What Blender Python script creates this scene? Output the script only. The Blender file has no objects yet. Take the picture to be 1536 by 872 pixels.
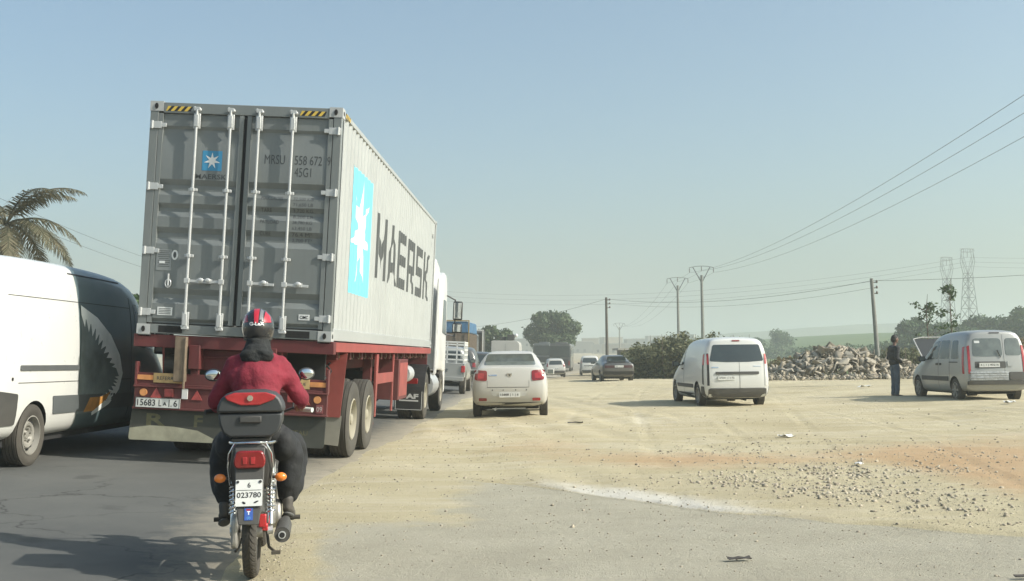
import bpy, bmesh, math, random
import numpy as np
from mathutils import Vector, Matrix, noise
from mathutils.bvhtree import BVHTree
R = math.radians; PI = math.pi
random.seed(7)
sc = bpy.context.scene
COL = sc.collection
# ---------------------------------------------------------------- camera
F = 1700.0                       # focal length in photo pixels (photo 1536 wide)
HZ = 1.40                        # camera height
cam_d = bpy.data.cameras.new('camera'); cam_d.sensor_width = 36.0; cam_d.lens = F/1536*36
cam_d.clip_start = 0.1; cam_d.clip_end = 9000
cam = bpy.data.objects.new('camera', cam_d); COL.objects.link(cam)
YAW, PITCH, ROLL = R(1.72), R(3.30), R(0.7)
cam.matrix_world = (Matrix.Translation((0, 0, HZ)) @ Matrix.Rotation(YAW, 4, 'Z')
                    @ Matrix.Rotation(PI/2+PITCH, 4, 'X') @ Matrix.Rotation(-ROLL, 4, 'Z'))
sc.camera = cam
# ---------------------------------------------------------------- light
SUN_EL, SUN_BACK = R(35), R(14)  # sun to the right, a little behind the camera
sun_dir = Vector((math.cos(SUN_EL)*math.cos(SUN_BACK), -math.cos(SUN_EL)*math.sin(SUN_BACK), math.sin(SUN_EL)))
w = bpy.data.worlds.new('World'); sc.world = w; w.use_nodes = True
nt = w.node_tree; bg = nt.nodes['Background']
sky = nt.nodes.new('ShaderNodeTexSky'); sky.sky_type = 'NISHITA'; sky.sun_disc = False
sky.sun_elevation = SUN_EL; sky.sun_rotation = math.atan2(sun_dir.x, sun_dir.y)
sky.altitude = 0; sky.air_density = 1.0; sky.dust_density = 3.8; sky.ozone_density = 1.3
tint = nt.nodes.new('ShaderNodeMix'); tint.data_type = 'RGBA'; tint.blend_type = 'MULTIPLY'; tint.inputs[0].default_value = 1
tint.inputs[7].default_value = (.90, 1.03, 1.02, 1)
nt.links.new(sky.outputs[0], tint.inputs[6]); nt.links.new(tint.outputs[2], bg.inputs[0]); bg.inputs[1].default_value = 0.15
sl = bpy.data.lights.new('sun', 'SUN'); sl.energy = 5.0; sl.angle = R(0.6); sl.color = (1, .95, .87)
so = bpy.data.objects.new('sun', sl); COL.objects.link(so)
so.rotation_euler = (-sun_dir).to_track_quat('-Z', 'Y').to_euler(); so.location = (20, -5, 30)
sc.view_settings.view_transform = 'Standard'; sc.view_settings.look = 'None'
sc.view_settings.gamma = 1; sc.view_settings.exposure = 0.28
sc.cycles.use_denoising = True
sc.cycles.max_bounces = 6; sc.cycles.diffuse_bounces = 3; sc.cycles.glossy_bounces = 3
sc.cycles.transmission_bounces = 4; sc.cycles.volume_bounces = 1; sc.cycles.transparent_max_bounces = 8
# ---------------------------------------------------------------- helpers
def tag(o, label=None, cat=None, group=None, kind=None):
    if label: o['label'] = label
    if cat: o['category'] = cat
    if group: o['group'] = group
    if kind: o['kind'] = kind
    return o
def thing(name, label, cat, loc=(0, 0, 0), rz=0, group=None, roll=0):
    o = bpy.data.objects.new(name, None); COL.objects.link(o)
    o.empty_display_size = .3
    o.location = loc; o.rotation_euler = (0, roll, rz)
    return tag(o, label, cat, group)
def finish(me, name, mat, parent=None, sharp=40, smooth=True, bevel=0, link=True):
    if mat is not None and len(me.materials) == 0:
        for m in (mat if isinstance(mat, (list, tuple)) else [mat]): me.materials.append(m)
    if smooth:
        me.polygons.foreach_set('use_smooth', [True]*len(me.polygons))
        me.set_sharp_from_angle(angle=R(sharp))
    o = bpy.data.objects.new(name, me)
    if link: COL.objects.link(o)
    if parent is not None: o.parent = parent
    if bevel:
        b = o.modifiers.new('bevel', 'BEVEL'); b.width = bevel; b.segments = 2; b.limit_method = 'ANGLE'; b.angle_limit = R(40)
    return o
class MB:
    def __init__(s): s.v = []; s.f = []; s.mi = []; s.m = 0; s.X = None; s.isl = []
    def add(s, vs, fs):
        n = len(s.v)
        if s.X is not None: vs = [s.X @ Vector(v) for v in vs]
        fa = len(s.f); s.v += [tuple(v) for v in vs]; s.f += [tuple(i+n for i in f) for f in fs]; s.mi += [s.m]*len(fs)
        s.isl.append((n, len(s.v), fa, len(s.f))); return s
    def box(s, c, d, rot=None, taper=None):
        x, y, z = [k/2 for k in d]
        vs = [Vector((sx*x, sy*y, sz*z)) for sz in (-1, 1) for sy in (-1, 1) for sx in (-1, 1)]
        if taper:
            for v in vs:
                if v.z > 0: v.x *= taper[0]; v.y *= taper[1]
        if rot:
            m = Matrix.Rotation(rot[2], 3, 'Z') @ Matrix.Rotation(rot[1], 3, 'Y') @ Matrix.Rotation(rot[0], 3, 'X')
            vs = [m @ v for v in vs]
        c = Vector(c)
        return s.add([v+c for v in vs], [(0, 2, 3, 1), (4, 5, 7, 6), (0, 1, 5, 4), (2, 6, 7, 3), (0, 4, 6, 2), (1, 3, 7, 5)])
    def bar(s, a, b, wd, ht, up=(0, 0, 1)):
        a = Vector(a); b = Vector(b); d = (b-a).normalized(); u = Vector(up)
        r = d.cross(u)
        if r.length < 1e-4: r = d.cross(Vector((1, 0, 0)))
        r.normalize(); u = r.cross(d)
        vs = [p + r*i*wd/2 + u*j*ht/2 for p in (a, b) for j in (-1, 1) for i in (-1, 1)]
        return s.add(vs, [(0, 1, 3, 2), (4, 6, 7, 5), (0, 4, 5, 1), (2, 3, 7, 6), (0, 2, 6, 4), (1, 5, 7, 3)])
    def cyl(s, a, b, r0, r1=None, n=12, cap=True):
        r1 = r0 if r1 is None else r1
        a = Vector(a); b = Vector(b); d = (b-a).normalized()
        u = d.orthogonal().normalized(); w_ = d.cross(u)
        vs = [p+(u*math.cos(2*PI*i/n)+w_*math.sin(2*PI*i/n))*r for p, r in ((a, r0), (b, r1)) for i in range(n)]
        fs = [(i, (i+1) % n, n+(i+1) % n, n+i) for i in range(n)]
        if cap: fs += [tuple(range(n-1, -1, -1)), tuple(range(n, 2*n))]
        return s.add(vs, fs)
    def tube(s, pts, r, n=8, cap=True, closed=False):
        pts = [Vector(p) for p in pts]; N = len(pts)
        rr = r if isinstance(r, (list, tuple)) else [r]*N
        vs = []; u = None
        for k, p in enumerate(pts):
            a = pts[(k-1) % N] if (k > 0 or closed) else p
            b = pts[(k+1) % N] if (k < N-1 or closed) else p
            d = (b-a)
            d = d.normalized() if d.length > 1e-9 else Vector((0, 0, 1))
            if u is None: u = d.orthogonal().normalized()
            u = (u-d*u.dot(d))
            u = u.normalized() if u.length > 1e-6 else d.orthogonal().normalized()
            w_ = d.cross(u)
            vs += [p+(u*math.cos(2*PI*i/n)+w_*math.sin(2*PI*i/n))*rr[k] for i in range(n)]
        fs = []
        for k in range(N if closed else N-1):
            a0 = k*n; b0 = ((k+1) % N)*n
            fs += [(a0+i, a0+(i+1) % n, b0+(i+1) % n, b0+i) for i in range(n)]
        if cap and not closed: fs += [tuple(range(n-1, -1, -1)), tuple(range((N-1)*n, N*n))]
        return s.add(vs, fs)
    def lathe(s, prof, c=(0, 0, 0), axis='x', n=32, closed=False, cap=True):  # closed joins the last ring to the first
        # prof: (along axis, radius)
        vs = []
        for a, r in prof:
            for i in range(n):
                t = 2*PI*i/n; p = (a, r*math.cos(t), r*math.sin(t))
                if axis == 'y': p = (p[2], p[0], p[1])
                if axis == 'z': p = (p[1], p[2], p[0])
                vs.append((p[0]+c[0], p[1]+c[1], p[2]+c[2]))
        m = len(prof); fs = []
        for k in range(m if closed else m-1):
            a0 = k*n; b0 = ((k+1) % m)*n
            fs += [(a0+i, b0+i, b0+(i+1) % n, a0+(i+1) % n) for i in range(n)]
        if not closed and cap:
            if prof[0][1] > 0: fs.append(tuple(range(n)))
            if prof[-1][1] > 0: fs.append(tuple(range(m*n-1, (m-1)*n-1, -1)))
        return s.add(vs, fs)
    def prism(s, poly, axis, a, b):
        n = len(poly)
        def P(p, t):
            return {'x': (t, p[0], p[1]), 'y': (p[0], t, p[1]), 'z': (p[0], p[1], t)}[axis]
        vs = [P(p, a) for p in poly]+[P(p, b) for p in poly]
        return s.add(vs, [tuple(range(n)), tuple(range(2*n-1, n-1, -1))]+[(i, n+i, n+(i+1) % n, (i+1) % n) for i in range(n)])
    def ell(s, c, r, rot=None, nu=16, nv=10):
        vs = []; m = Matrix.Identity(3)
        if rot: m = Matrix.Rotation(rot[2], 3, 'Z') @ Matrix.Rotation(rot[1], 3, 'Y') @ Matrix.Rotation(rot[0], 3, 'X')
        for j in range(1, nv):
            ph = PI*j/nv
            for i in range(nu):
                t = 2*PI*i/nu
                vs.append(m @ Vector((r[0]*math.sin(ph)*math.cos(t), r[1]*math.sin(ph)*math.sin(t), r[2]*math.cos(ph)))+Vector(c))
        vs += [m @ Vector((0, 0, r[2]))+Vector(c), m @ Vector((0, 0, -r[2]))+Vector(c)]
        t_, b_ = len(vs)-2, len(vs)-1
        fs = [((j*nu+i), ((j+1)*nu+i), ((j+1)*nu+(i+1) % nu), (j*nu+(i+1) % nu)) for j in range(nv-2) for i in range(nu)]
        fs += [(t_, i, (i+1) % nu) for i in range(nu)]
        fs += [(b_, (nv-2)*nu+(i+1) % nu, (nv-2)*nu+i) for i in range(nu)]
        return s.add(vs, fs)
    def caps(s, a, b, r0, r1):
        s.cyl(a, b, r0, r1, n=14); s.ell(a, (r0,)*3, nu=14, nv=8); s.ell(b, (r1,)*3, nu=14, nv=8); return s
    def mesh(s, name='m', fix=True):
        me = bpy.data.meshes.new(name); me.from_pydata(s.v, [], s.f)
        me.polygons.foreach_set('material_index', s.mi)
        if fix:
            bm = bmesh.new(); bm.from_mesh(me); bmesh.ops.recalc_face_normals(bm, faces=bm.faces); bm.to_mesh(me); bm.free()
        me.update(); return me
    def clusters(s):
        n = len(s.isl)
        if n < 2: return [list(range(n))]
        P = [np.array(s.v[a:b]) for a, b, _, _ in s.isl]
        lo = np.array([p.min(0) for p in P]); hi = np.array([p.max(0) for p in P]); size = (hi-lo).max(1)
        gap = np.maximum(0, np.maximum(lo[:, None]-hi[None], lo[None]-hi[:, None]))
        near = np.sqrt((gap**2).sum(2)) <= np.maximum(.02, .5*np.maximum(size[:, None], size[None]))
        lab = [-1]*n; k = 0
        for i in range(n):
            if lab[i] >= 0: continue
            st = [i]; lab[i] = k
            while st:
                j = st.pop()
                for q in np.nonzero(near[j])[0]:
                    if lab[q] < 0: lab[q] = k; st.append(int(q))
            k += 1
        return [[i for i in range(n) if lab[i] == c] for c in range(k)]
    def build(s, name, mat, parent=None, **k):
        cl = s.clusters()
        if len(cl) == 1: return finish(s.mesh(name), name, mat, parent, **k)
        first = None                       # separate pieces become parts of their own
        for c in cl:
            t = MB()
            for i in c:
                a, b, fa, fb = s.isl[i]; t.m = 0; n0 = len(t.v)
                t.v += s.v[a:b]; t.f += [tuple(q-a+n0 for q in f) for f in s.f[fa:fb]]; t.mi += s.mi[fa:fb]
            o = finish(t.mesh(name), name, mat, parent, **k)
            first = first or o
        return first
def evaluated(me, mods, name='m'):
    o = bpy.data.objects.new('tmp', me); COL.objects.link(o)
    for typ, kw in mods:
        m = o.modifiers.new(typ, typ)
        for a, b in kw.items(): setattr(m, a, b)
    dg = bpy.context.evaluated_depsgraph_get(); dg.update()
    r = bpy.data.meshes.new_from_object(o.evaluated_get(dg)); r.name = name
    bpy.data.objects.remove(o); return r
def blob(mb, voxel=.012, smooth=4, name='body', wr=0, wscale=8):
    me = evaluated(mb.mesh(), [('REMESH', dict(mode='VOXEL', voxel_size=voxel)), ('SMOOTH', dict(factor=.5, iterations=smooth))], name)
    if wr:
        for v in me.vertices:
            n = noise.noise(v.co*wscale)*.7+noise.noise(Vector((v.co.x*wscale*2, v.co.y*wscale*2, v.co.z*wscale*3)))*.5
            v.co += v.normal*n*wr
        me.update()
    return me
# -------- text and conforming sheets
_tc = {}
def text_geo(s, h, w=None, bold=0.0, align='l', space=1.0):
    key = (s, bold, space)
    if key not in _tc:
        c = bpy.data.curves.new('t', 'FONT'); c.body = s; c.size = 1; c.resolution_u = 3; c.offset = bold; c.space_character = space
        o = bpy.data.objects.new('t', c); COL.objects.link(o)
        dg = bpy.context.evaluated_depsgraph_get(); dg.update()
        me = bpy.data.meshes.new_from_object(o.evaluated_get(dg))
        vs = [(v.co.x, v.co.y) for v in me.vertices]; fs = [tuple(p.vertices) for p in me.polygons]
        bpy.data.objects.remove(o); _tc[key] = (vs, fs)
    vs, fs = _tc[key]
    x0 = min(v[0] for v in vs); x1 = max(v[0] for v in vs); y0 = min(v[1] for v in vs); y1 = max(v[1] for v in vs)
    ky = h/(y1-y0); kx = ky if w is None else w/(x1-x0)
    W = (x1-x0)*kx; ox = {'l': 0, 'c': -W/2, 'r': -W}[align]
    return [((v[0]-x0)*kx+ox, (v[1]-y0)*ky) for v in vs], fs
def poly_geo(polys):
    vs = []; fs = []
    for p in polys:
        n = len(vs); vs += list(p); fs.append(tuple(range(n, n+len(p))))
    return vs, fs
def offset2(g, du, dv): return [(a+du, b+dv) for a, b in g[0]], g[1]
def sheet(geo, fn, name, mat, parent, ucuts=(), vcuts=(), thick=0, tdir=None, smooth=False):
    """2D shape (u,v) laid on a surface by fn(u,v)->xyz; thick>0 gives it a body towards tdir"""
    bm = bmesh.new(); vv = [bm.verts.new((u, v, 0)) for u, v in geo[0]]
    for f in geo[1]:
        try: bm.faces.new([vv[i] for i in f])
        except ValueError: pass
    bmesh.ops.triangulate(bm, faces=bm.faces[:])
    for c in ucuts: bmesh.ops.bisect_plane(bm, geom=bm.verts[:]+bm.edges[:]+bm.faces[:], plane_co=(c, 0, 0), plane_no=(1, 0, 0), dist=1e-6)
    for c in vcuts: bmesh.ops.bisect_plane(bm, geom=bm.verts[:]+bm.edges[:]+bm.faces[:], plane_co=(0, c, 0), plane_no=(0, 1, 0), dist=1e-6)
    for v in bm.verts: v.co = Vector(fn(v.co.x, v.co.y))
    if thick:
        ex = bmesh.ops.extrude_face_region(bm, geom=bm.faces[:])
        t = Vector(tdir)*thick
        for e in ex['geom']:
            if isinstance(e, bmesh.types.BMVert): e.co += t
        bmesh.ops.recalc_face_normals(bm, faces=bm.faces)
    # far-apart pieces (words, rows) become parts of their own
    bm.verts.index_update(); bm.verts.ensure_lookup_table(); lab = [-1]*len(bm.verts); isl = []
    for v0 in bm.verts:
        if lab[v0.index] >= 0: continue
        st = [v0]; lab[v0.index] = len(isl); cur = []
        while st:
            q = st.pop(); cur.append(q.index)
            for e in q.link_edges:
                o_ = e.other_vert(q)
                if lab[o_.index] < 0: lab[o_.index] = len(isl); st.append(o_)
        isl.append(cur)
    if len(isl) > 1:
        t = MB(); co_ = [v.co.copy() for v in bm.verts]; fl = [[] for _ in isl]
        for f in bm.faces: fl[lab[f.verts[0].index]].append([v.index for v in f.verts])
        for vi, fs in zip(isl, fl):
            mp = {q: i for i, q in enumerate(vi)}; t.add([co_[q] for q in vi], [tuple(mp[q] for q in f) for f in fs])
        if len(t.clusters()) > 1:
            bm.free(); return t.build(name, mat, parent, smooth=smooth)
    me = bpy.data.meshes.new(name); bm.to_mesh(me); bm.free()
    return finish(me, name, mat, parent, smooth=smooth)
def rpoly(pts, r=.03, n=4):
    out = []; N = len(pts)
    for k in range(N):
        p = Vector(pts[k]); a = Vector(pts[k-1]); b = Vector(pts[(k+1) % N])
        rr = r[k] if isinstance(r, (list, tuple)) else r
        da = (a-p); db = (b-p); q = min(rr, da.length*.49, db.length*.49)
        p0 = p+da.normalized()*q; p1 = p+db.normalized()*q
        for i in range(n+1):
            t = i/n; out.append(tuple((1-t)**2*p0+2*t*(1-t)*p+t*t*p1))
    return out
DIRS = {'rear': Vector((0, 1, 0)), 'front': Vector((0, -1, 0)), 'right': Vector((-1, 0, 0)), 'left': Vector((1, 0, 0)), 'top': Vector((0, 0, -1))}
def conform(bvh, polys, side, name, mat, parent, off=.006, step=.08, thick=.02, geo=None, maxd=.22):
    d = DIRS[side]; g = geo or poly_geo(polys); hits = []
    def org(u, v):
        if side in ('rear', 'front'): return Vector((u, -50*d.y, v))
        if side in ('right', 'left'): return Vector((-50*d.x, u, v))
        return Vector((u, v, 50))
    def cast(u, v):
        return bvh.ray_cast(org(u, v), d)[0]
    us = [p[0] for p in g[0]]; vs = [p[1] for p in g[0]]
    cu, cv = sum(us)/len(us), sum(vs)/len(vs)
    ds = [((cast(u, v)-org(u, v)).dot(d)) for u, v in g[0] if cast(u, v) is not None]+[((cast(cu, cv)-org(cu, cv)).dot(d)) if cast(cu, cv) is not None else 99]
    d0 = min(ds)
    def fn(u, v):
        h = cast(u, v); t = 0
        while h is None and t < 1: t += .04; h = cast(u+(cu-u)*t, v+(cv-v)*t)
        o = org(u, v)
        if h is None: h = o
        dist = (h-org(0, 0)).dot(d) if True else 0
        return o+d*(min((h-o).dot(d), d0+maxd)-off)
    def cuts(a):
        lo, hi = min(a), max(a); n = max(1, int((hi-lo)/step)); return [lo+(hi-lo)*(i+.0)/n for i in range(1, n)]
    return sheet(g, fn, name, mat, parent, cuts(us), cuts(vs), thick=thick, tdir=d, smooth=True)
# ---------------------------------------------------------------- materials
_mats = {}
def nodes_of(name):
    m = bpy.data.materials.new(name); m.use_nodes = True; n = m.node_tree
    return m, n, n.nodes['Principled BSDF']
def noise_node(n, scale, detail=5, rough=.6, coord=None, dist=0):
    t = n.nodes.new('ShaderNodeTexNoise'); t.inputs['Scale'].default_value = scale
    t.inputs['Detail'].default_value = detail; t.inputs['Roughness'].default_value = rough; t.inputs['Distortion'].default_value = dist
    if coord is not None: n.links.new(coord, t.inputs['Vector'])
    return t.outputs['Fac']
def ramp(n, x, a, b):
    r = n.nodes.new('ShaderNodeMapRange'); r.inputs[1].default_value = a; r.inputs[2].default_value = b
    n.links.new(x, r.inputs[0]); return r.outputs[0]
def mixc(n, f, a, b):
    m = n.nodes.new('ShaderNodeMix'); m.data_type = 'RGBA'
    for sock, v in ((m.inputs[0], f), (m.inputs[6], a), (m.inputs[7], b)):
        if hasattr(v, 'is_linked'): n.links.new(v, sock)
        elif isinstance(v, (tuple, list)): sock.default_value = tuple(v)+(1,)
        else: sock.default_value = v
    return m.outputs[2]
def mathn(n, op, a, b=None):
    m = n.nodes.new('ShaderNodeMath'); m.operation = op
    for i, v in enumerate((a, b)):
        if v is None: continue
        if hasattr(v, 'is_linked'): n.links.new(v, m.inputs[i])
        else: m.inputs[i].default_value = v
    return m.outputs[0]
def bump(n, p, h, st, dist=.02):
    b = n.nodes.new('ShaderNodeBump'); b.inputs['Strength'].default_value = st; b.inputs['Distance'].default_value = dist
    n.links.new(h, b.inputs['Height']); n.links.new(b.outputs[0], p.inputs['Normal'])
def M(name, col, rough=.5, metal=0, var=.12, scale=3, bmp=0, bscale=60, coat=0, dust=0, dcol=(.36, .31, .23), dtop=.9, spec=None, streak=0, rust=0):
    if name in _mats: return _mats[name]
    m, n, p = nodes_of(name)
    tc = n.nodes.new('ShaderNodeTexCoord'); co = tc.outputs['Object']
    dark = tuple(c*(1-var) for c in col); lite = tuple(min(1, c*(1+var*.7)) for c in col)
    c = mixc(n, ramp(n, noise_node(n, scale, 6, .6, co), .3, .7), dark, lite)
    rg = mathn(n, 'ADD', mathn(n, 'MULTIPLY', noise_node(n, scale*4, 3, .5, co), .18), rough-.09)
    if streak:
        mp = n.nodes.new('ShaderNodeMapping'); mp.inputs['Scale'].default_value = (9, 9, .6); n.links.new(co, mp.inputs[0])
        s = ramp(n, noise_node(n, 2.2, 6, .7, mp.outputs[0]), .52, .8)
        c = mixc(n, mathn(n, 'MULTIPLY', s, streak), c, tuple(x*.45 for x in col))
    if rust:
        s = ramp(n, noise_node(n, 5, 8, .7, co), .62, .7)
        c = mixc(n, mathn(n, 'MULTIPLY', s, rust), c, (.09, .045, .03))
    if dust:
        sx = n.nodes.new('ShaderNodeSeparateXYZ'); n.links.new(co, sx.inputs[0])
        low = ramp(n, sx.outputs[2], dtop, 0.1)
        k = mathn(n, 'MULTIPLY', mathn(n, 'MULTIPLY', mathn(n, 'ADD', mathn(n, 'MULTIPLY', noise_node(n, 6, 6, .65, co), .9), low), .55), dust)
        k = mathn(n, 'MINIMUM', k, .95)
        c = mixc(n, k, c, dcol); rg = mathn(n, 'ADD', rg, mathn(n, 'MULTIPLY', k, .35))
    n.links.new(c, p.inputs['Base Color']); n.links.new(rg, p.inputs['Roughness'])
    p.inputs['Metallic'].default_value = metal
    if coat: p.inputs['Coat Weight'].default_value = coat; p.inputs['Coat Roughness'].default_value = .06
    if spec is not None: p.inputs['Specular IOR Level'].default_value = spec
    if bmp: bump(n, p, noise_node(n, bscale, 5, .6, co), bmp)
    _mats[name] = m; return m
white = M('white_paint', (.60, .61, .585), .3, var=.04, coat=.6, dust=.35)
whited = M('white_paint_dusty', (.47, .47, .44), .4, var=.05, coat=.3, dust=.5)
silver = M('silver_paint', (.33, .34, .33), .38, metal=.35, var=.05, coat=.5, dust=.35)
black_p = M('black_plastic', (.018, .018, .019), .5, var=.2, bmp=.1, bscale=300)
dark_p = M('grey_plastic', (.04, .042, .042), .6, var=.15, dust=.18)
black_paint = M('black_paint', (.022, .025, .028), .3, coat=.5, dust=.35)
dark_paint = M('dark_grey_paint', (.045, .05, .055), .32, coat=.5, dust=.35)
rubber = M('tyre_rubber', (.028, .027, .026), .85, var=.2, scale=9, bmp=.15, bscale=90, dust=.25, dtop=.6, dcol=(.22, .19, .14))
rubber_road = M('truck_tyre_rubber', (.03, .029, .027), .85, var=.2, scale=9, bmp=.15, bscale=90, dust=.28, dtop=.9, dcol=(.2, .18, .14))
rimm = M('steel_rim', (.30, .295, .27), .5, metal=.3, dust=.35, dtop=.5, dcol=(.25, .22, .17))
rimd = M('truck_rim', (.34, .32, .25), .7, metal=.1, dust=.4, dtop=.9, dcol=(.25, .22, .16))
chrome = M('chrome', (.75, .75, .75), .12, metal=1, var=.05)
steel = M('galvanised_steel', (.55, .56, .55), .42, metal=.45, var=.12, scale=12)
glass = M('car_glass', (.03, .04, .04), .08, var=.3, scale=1.2, spec=.9)
glass_l = M('rear_glass_haze_tint', (.13, .15, .14), .16, var=.3, scale=4, spec=.8)  # reflected haze painted in as a paler grey-green glass colour
redl = M('red_lens', (.20, .01, .012), .18, coat=.5, var=.3, scale=14)
redl_b = M('red_lens_pale', (.38, .025, .03), .2, coat=.5, var=.3, scale=14)
amber = M('amber_lens', (.75, .2, .02), .2, coat=.5, var=.2)
clearl = M('clear_lens', (.6, .6, .58), .15, coat=.5)
ink = M('black_ink', (.02, .02, .022), .6)
white_ink = M('white_ink', (.75, .76, .75), .5)
plate_w = M('plate_white', (.62, .63, .6), .45, var=.06, scale=20, dust=.15)
under = M('underbody', (.02, .02, .02), .9)
# ---------------------------------------------------------------- ground shape
def sstep(a, b, x):
    t = np.clip((x-a)/(b-a), 0, 1); return t*t*(3-2*t)
def shift(Y): return 5.5*np.maximum(0, (np.asarray(Y, float)-40)/90)**2*(np.asarray(Y) < 260)+(np.asarray(Y) >= 260)*32.9
def edge(Y): return -2.62+shift(Y)+.82*(1-sstep(6.2, 11.5, np.asarray(Y, float)))
def dip(Y): return -.5*sstep(58, 105, np.asarray(Y, float))
CS = .056
def road_z(X, Y):
    xr = np.asarray(X)-shift(Y)
    return -CS*(np.clip(xr, -11, 3)+2.62)+dip(Y)
def ground_z(X, Y):
    lot = .08*sstep(7, 11, np.asarray(X, float))+dip(Y)
    return float(np.where(np.asarray(X) < edge(Y), road_z(X, Y), lot))
def hash2(ix, iy, s):
    a = np.sin(ix*127.1+iy*311.7+s*74.7)*43758.5453; return a-np.floor(a)
def vnoise(x, y, s=0):
    ix = np.floor(x); iy = np.floor(y); fx = x-ix; fy = y-iy; fx = fx*fx*(3-2*fx); fy = fy*fy*(3-2*fy)
    a = hash2(ix, iy, s); b = hash2(ix+1, iy, s); c = hash2(ix, iy+1, s); d = hash2(ix+1, iy+1, s)
    return (a*(1-fx)+b*fx)*(1-fy)+(c*(1-fx)+d*fx)*fy
def fbm(x, y, s=0, o=4):
    t = 0; a = .5
    for k in range(o): t = t+a*vnoise(x*2**k, y*2**k, s+k); a *= .5
    return t
def at(px, Y, z=None, py=None):
    """world point seen at photo column px at distance Y"""
    X = (px-819)/F*Y
    return X
# ================================================================ GROUND
def grid_mesh(name, X, Y, Z, mat, cols=None):
    nr, nc = X.shape
    me = bpy.data.meshes.new(name)
    v = np.stack([X, Y, Z], -1).reshape(-1, 3)
    i = np.arange(nr-1)[:, None]*nc+np.arange(nc-1)[None]
    f = np.stack([i, i+1, i+nc+1, i+nc], -1).reshape(-1, 4)
    me.vertices.add(len(v)); me.vertices.foreach_set('co', v.ravel())
    me.loops.add(f.size); me.loops.foreach_set('vertex_index', f.ravel())
    me.polygons.add(len(f)); me.polygons.foreach_set('loop_start', np.arange(0, f.size, 4))
    me.polygons.foreach_set('loop_total', np.full(len(f), 4))
    me.update(calc_edges=True); me.validate()
    if cols is not None:
        a = me.color_attributes.new('soil', 'FLOAT_COLOR', 'POINT'); a.data.foreach_set('color', cols.reshape(-1, 4).ravel())
    return finish(me, name, mat, sharp=80)
# materials
def soil_mat():
    m, n, p = nodes_of('lot_soil')
    tc = n.nodes.new('ShaderNodeTexCoord'); co = tc.outputs['Object']
    at_ = n.nodes.new('ShaderNodeAttribute'); at_.attribute_name = 'soil'
    sp = n.nodes.new('ShaderNodeSeparateColor'); n.links.new(at_.outputs['Color'], sp.inputs[0])
    big = ramp(n, noise_node(n, .35, 8, .65, co), .35, .65)
    c = mixc(n, big, (.405, .345, .215), (.51, .45, .30))
    mp = n.nodes.new('ShaderNodeMapping'); mp.inputs['Scale'].default_value = (.35, 1.6, 1); n.links.new(co, mp.inputs[0])
    st = ramp(n, noise_node(n, .9, 7, .7, mp.outputs[0], .6), .45, .72)
    c = mixc(n, mathn(n, 'MULTIPLY', st, .55), c, (.60, .55, .43))
    def masked(sock, scale, lo, hi):
        nn = noise_node(n, scale, 8, .7, co)
        return ramp(n, mathn(n, 'ADD', sock, mathn(n, 'MULTIPLY', mathn(n, 'SUBTRACT', nn, .5), .9)), lo, hi)
    c = mixc(n, mathn(n, 'MULTIPLY', masked(sp.outputs[0], 2.2, .35, .95), .55), c, (.46, .26, .13))
    c = mixc(n, mathn(n, 'MULTIPLY', masked(sp.outputs[1], 3.0, .3, .85), .85), c, (.64, .615, .55))
    grey = masked(sp.outputs[2], 1.2, .42, .62)
    ap = mixc(n, ramp(n, noise_node(n, 1.1, 8, .7, co), .35, .68), (.34, .32, .255), (.43, .405, .325))
    c = mixc(n, mathn(n, 'MULTIPLY', grey, .85), c, ap)
    # grain
    g = noise_node(n, 60, 6, .75, co)
    c = mixc(n, mathn(n, 'MULTIPLY', ramp(n, g, .5, .75), .28), c, (.52, .47, .37))
    vo = n.nodes.new('ShaderNodeTexVoronoi'); vo.inputs['Scale'].default_value = 32; n.links.new(co, vo.inputs['Vector'])
    sp2 = ramp(n, vo.outputs['Distance'], .20, .10)
    keep = ramp(n, noise_node(n, 9, 4, .7, co), .52, .62)
    c = mixc(n, mathn(n, 'MULTIPLY', mathn(n, 'MULTIPLY', sp2, keep), .5), c, (.17, .15, .12))
    n.links.new(c, p.inputs['Base Color']); p.inputs['Roughness'].default_value = .95; p.inputs['Specular IOR Level'].default_value = .15
    c = mixc(n, mathn(n, 'MULTIPLY', ramp(n, noise_node(n, 5, 9, .8, co), .54, .70), .38), c, (.30, .25, .17))
    h = mathn(n, 'ADD', mathn(n, 'MULTIPLY', noise_node(n, 14, 8, .75, co), 1.0), mathn(n, 'MULTIPLY', noise_node(n, 70, 4, .7, co), .6))
    bump(n, p, h, .8, .035)
    return m
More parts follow.
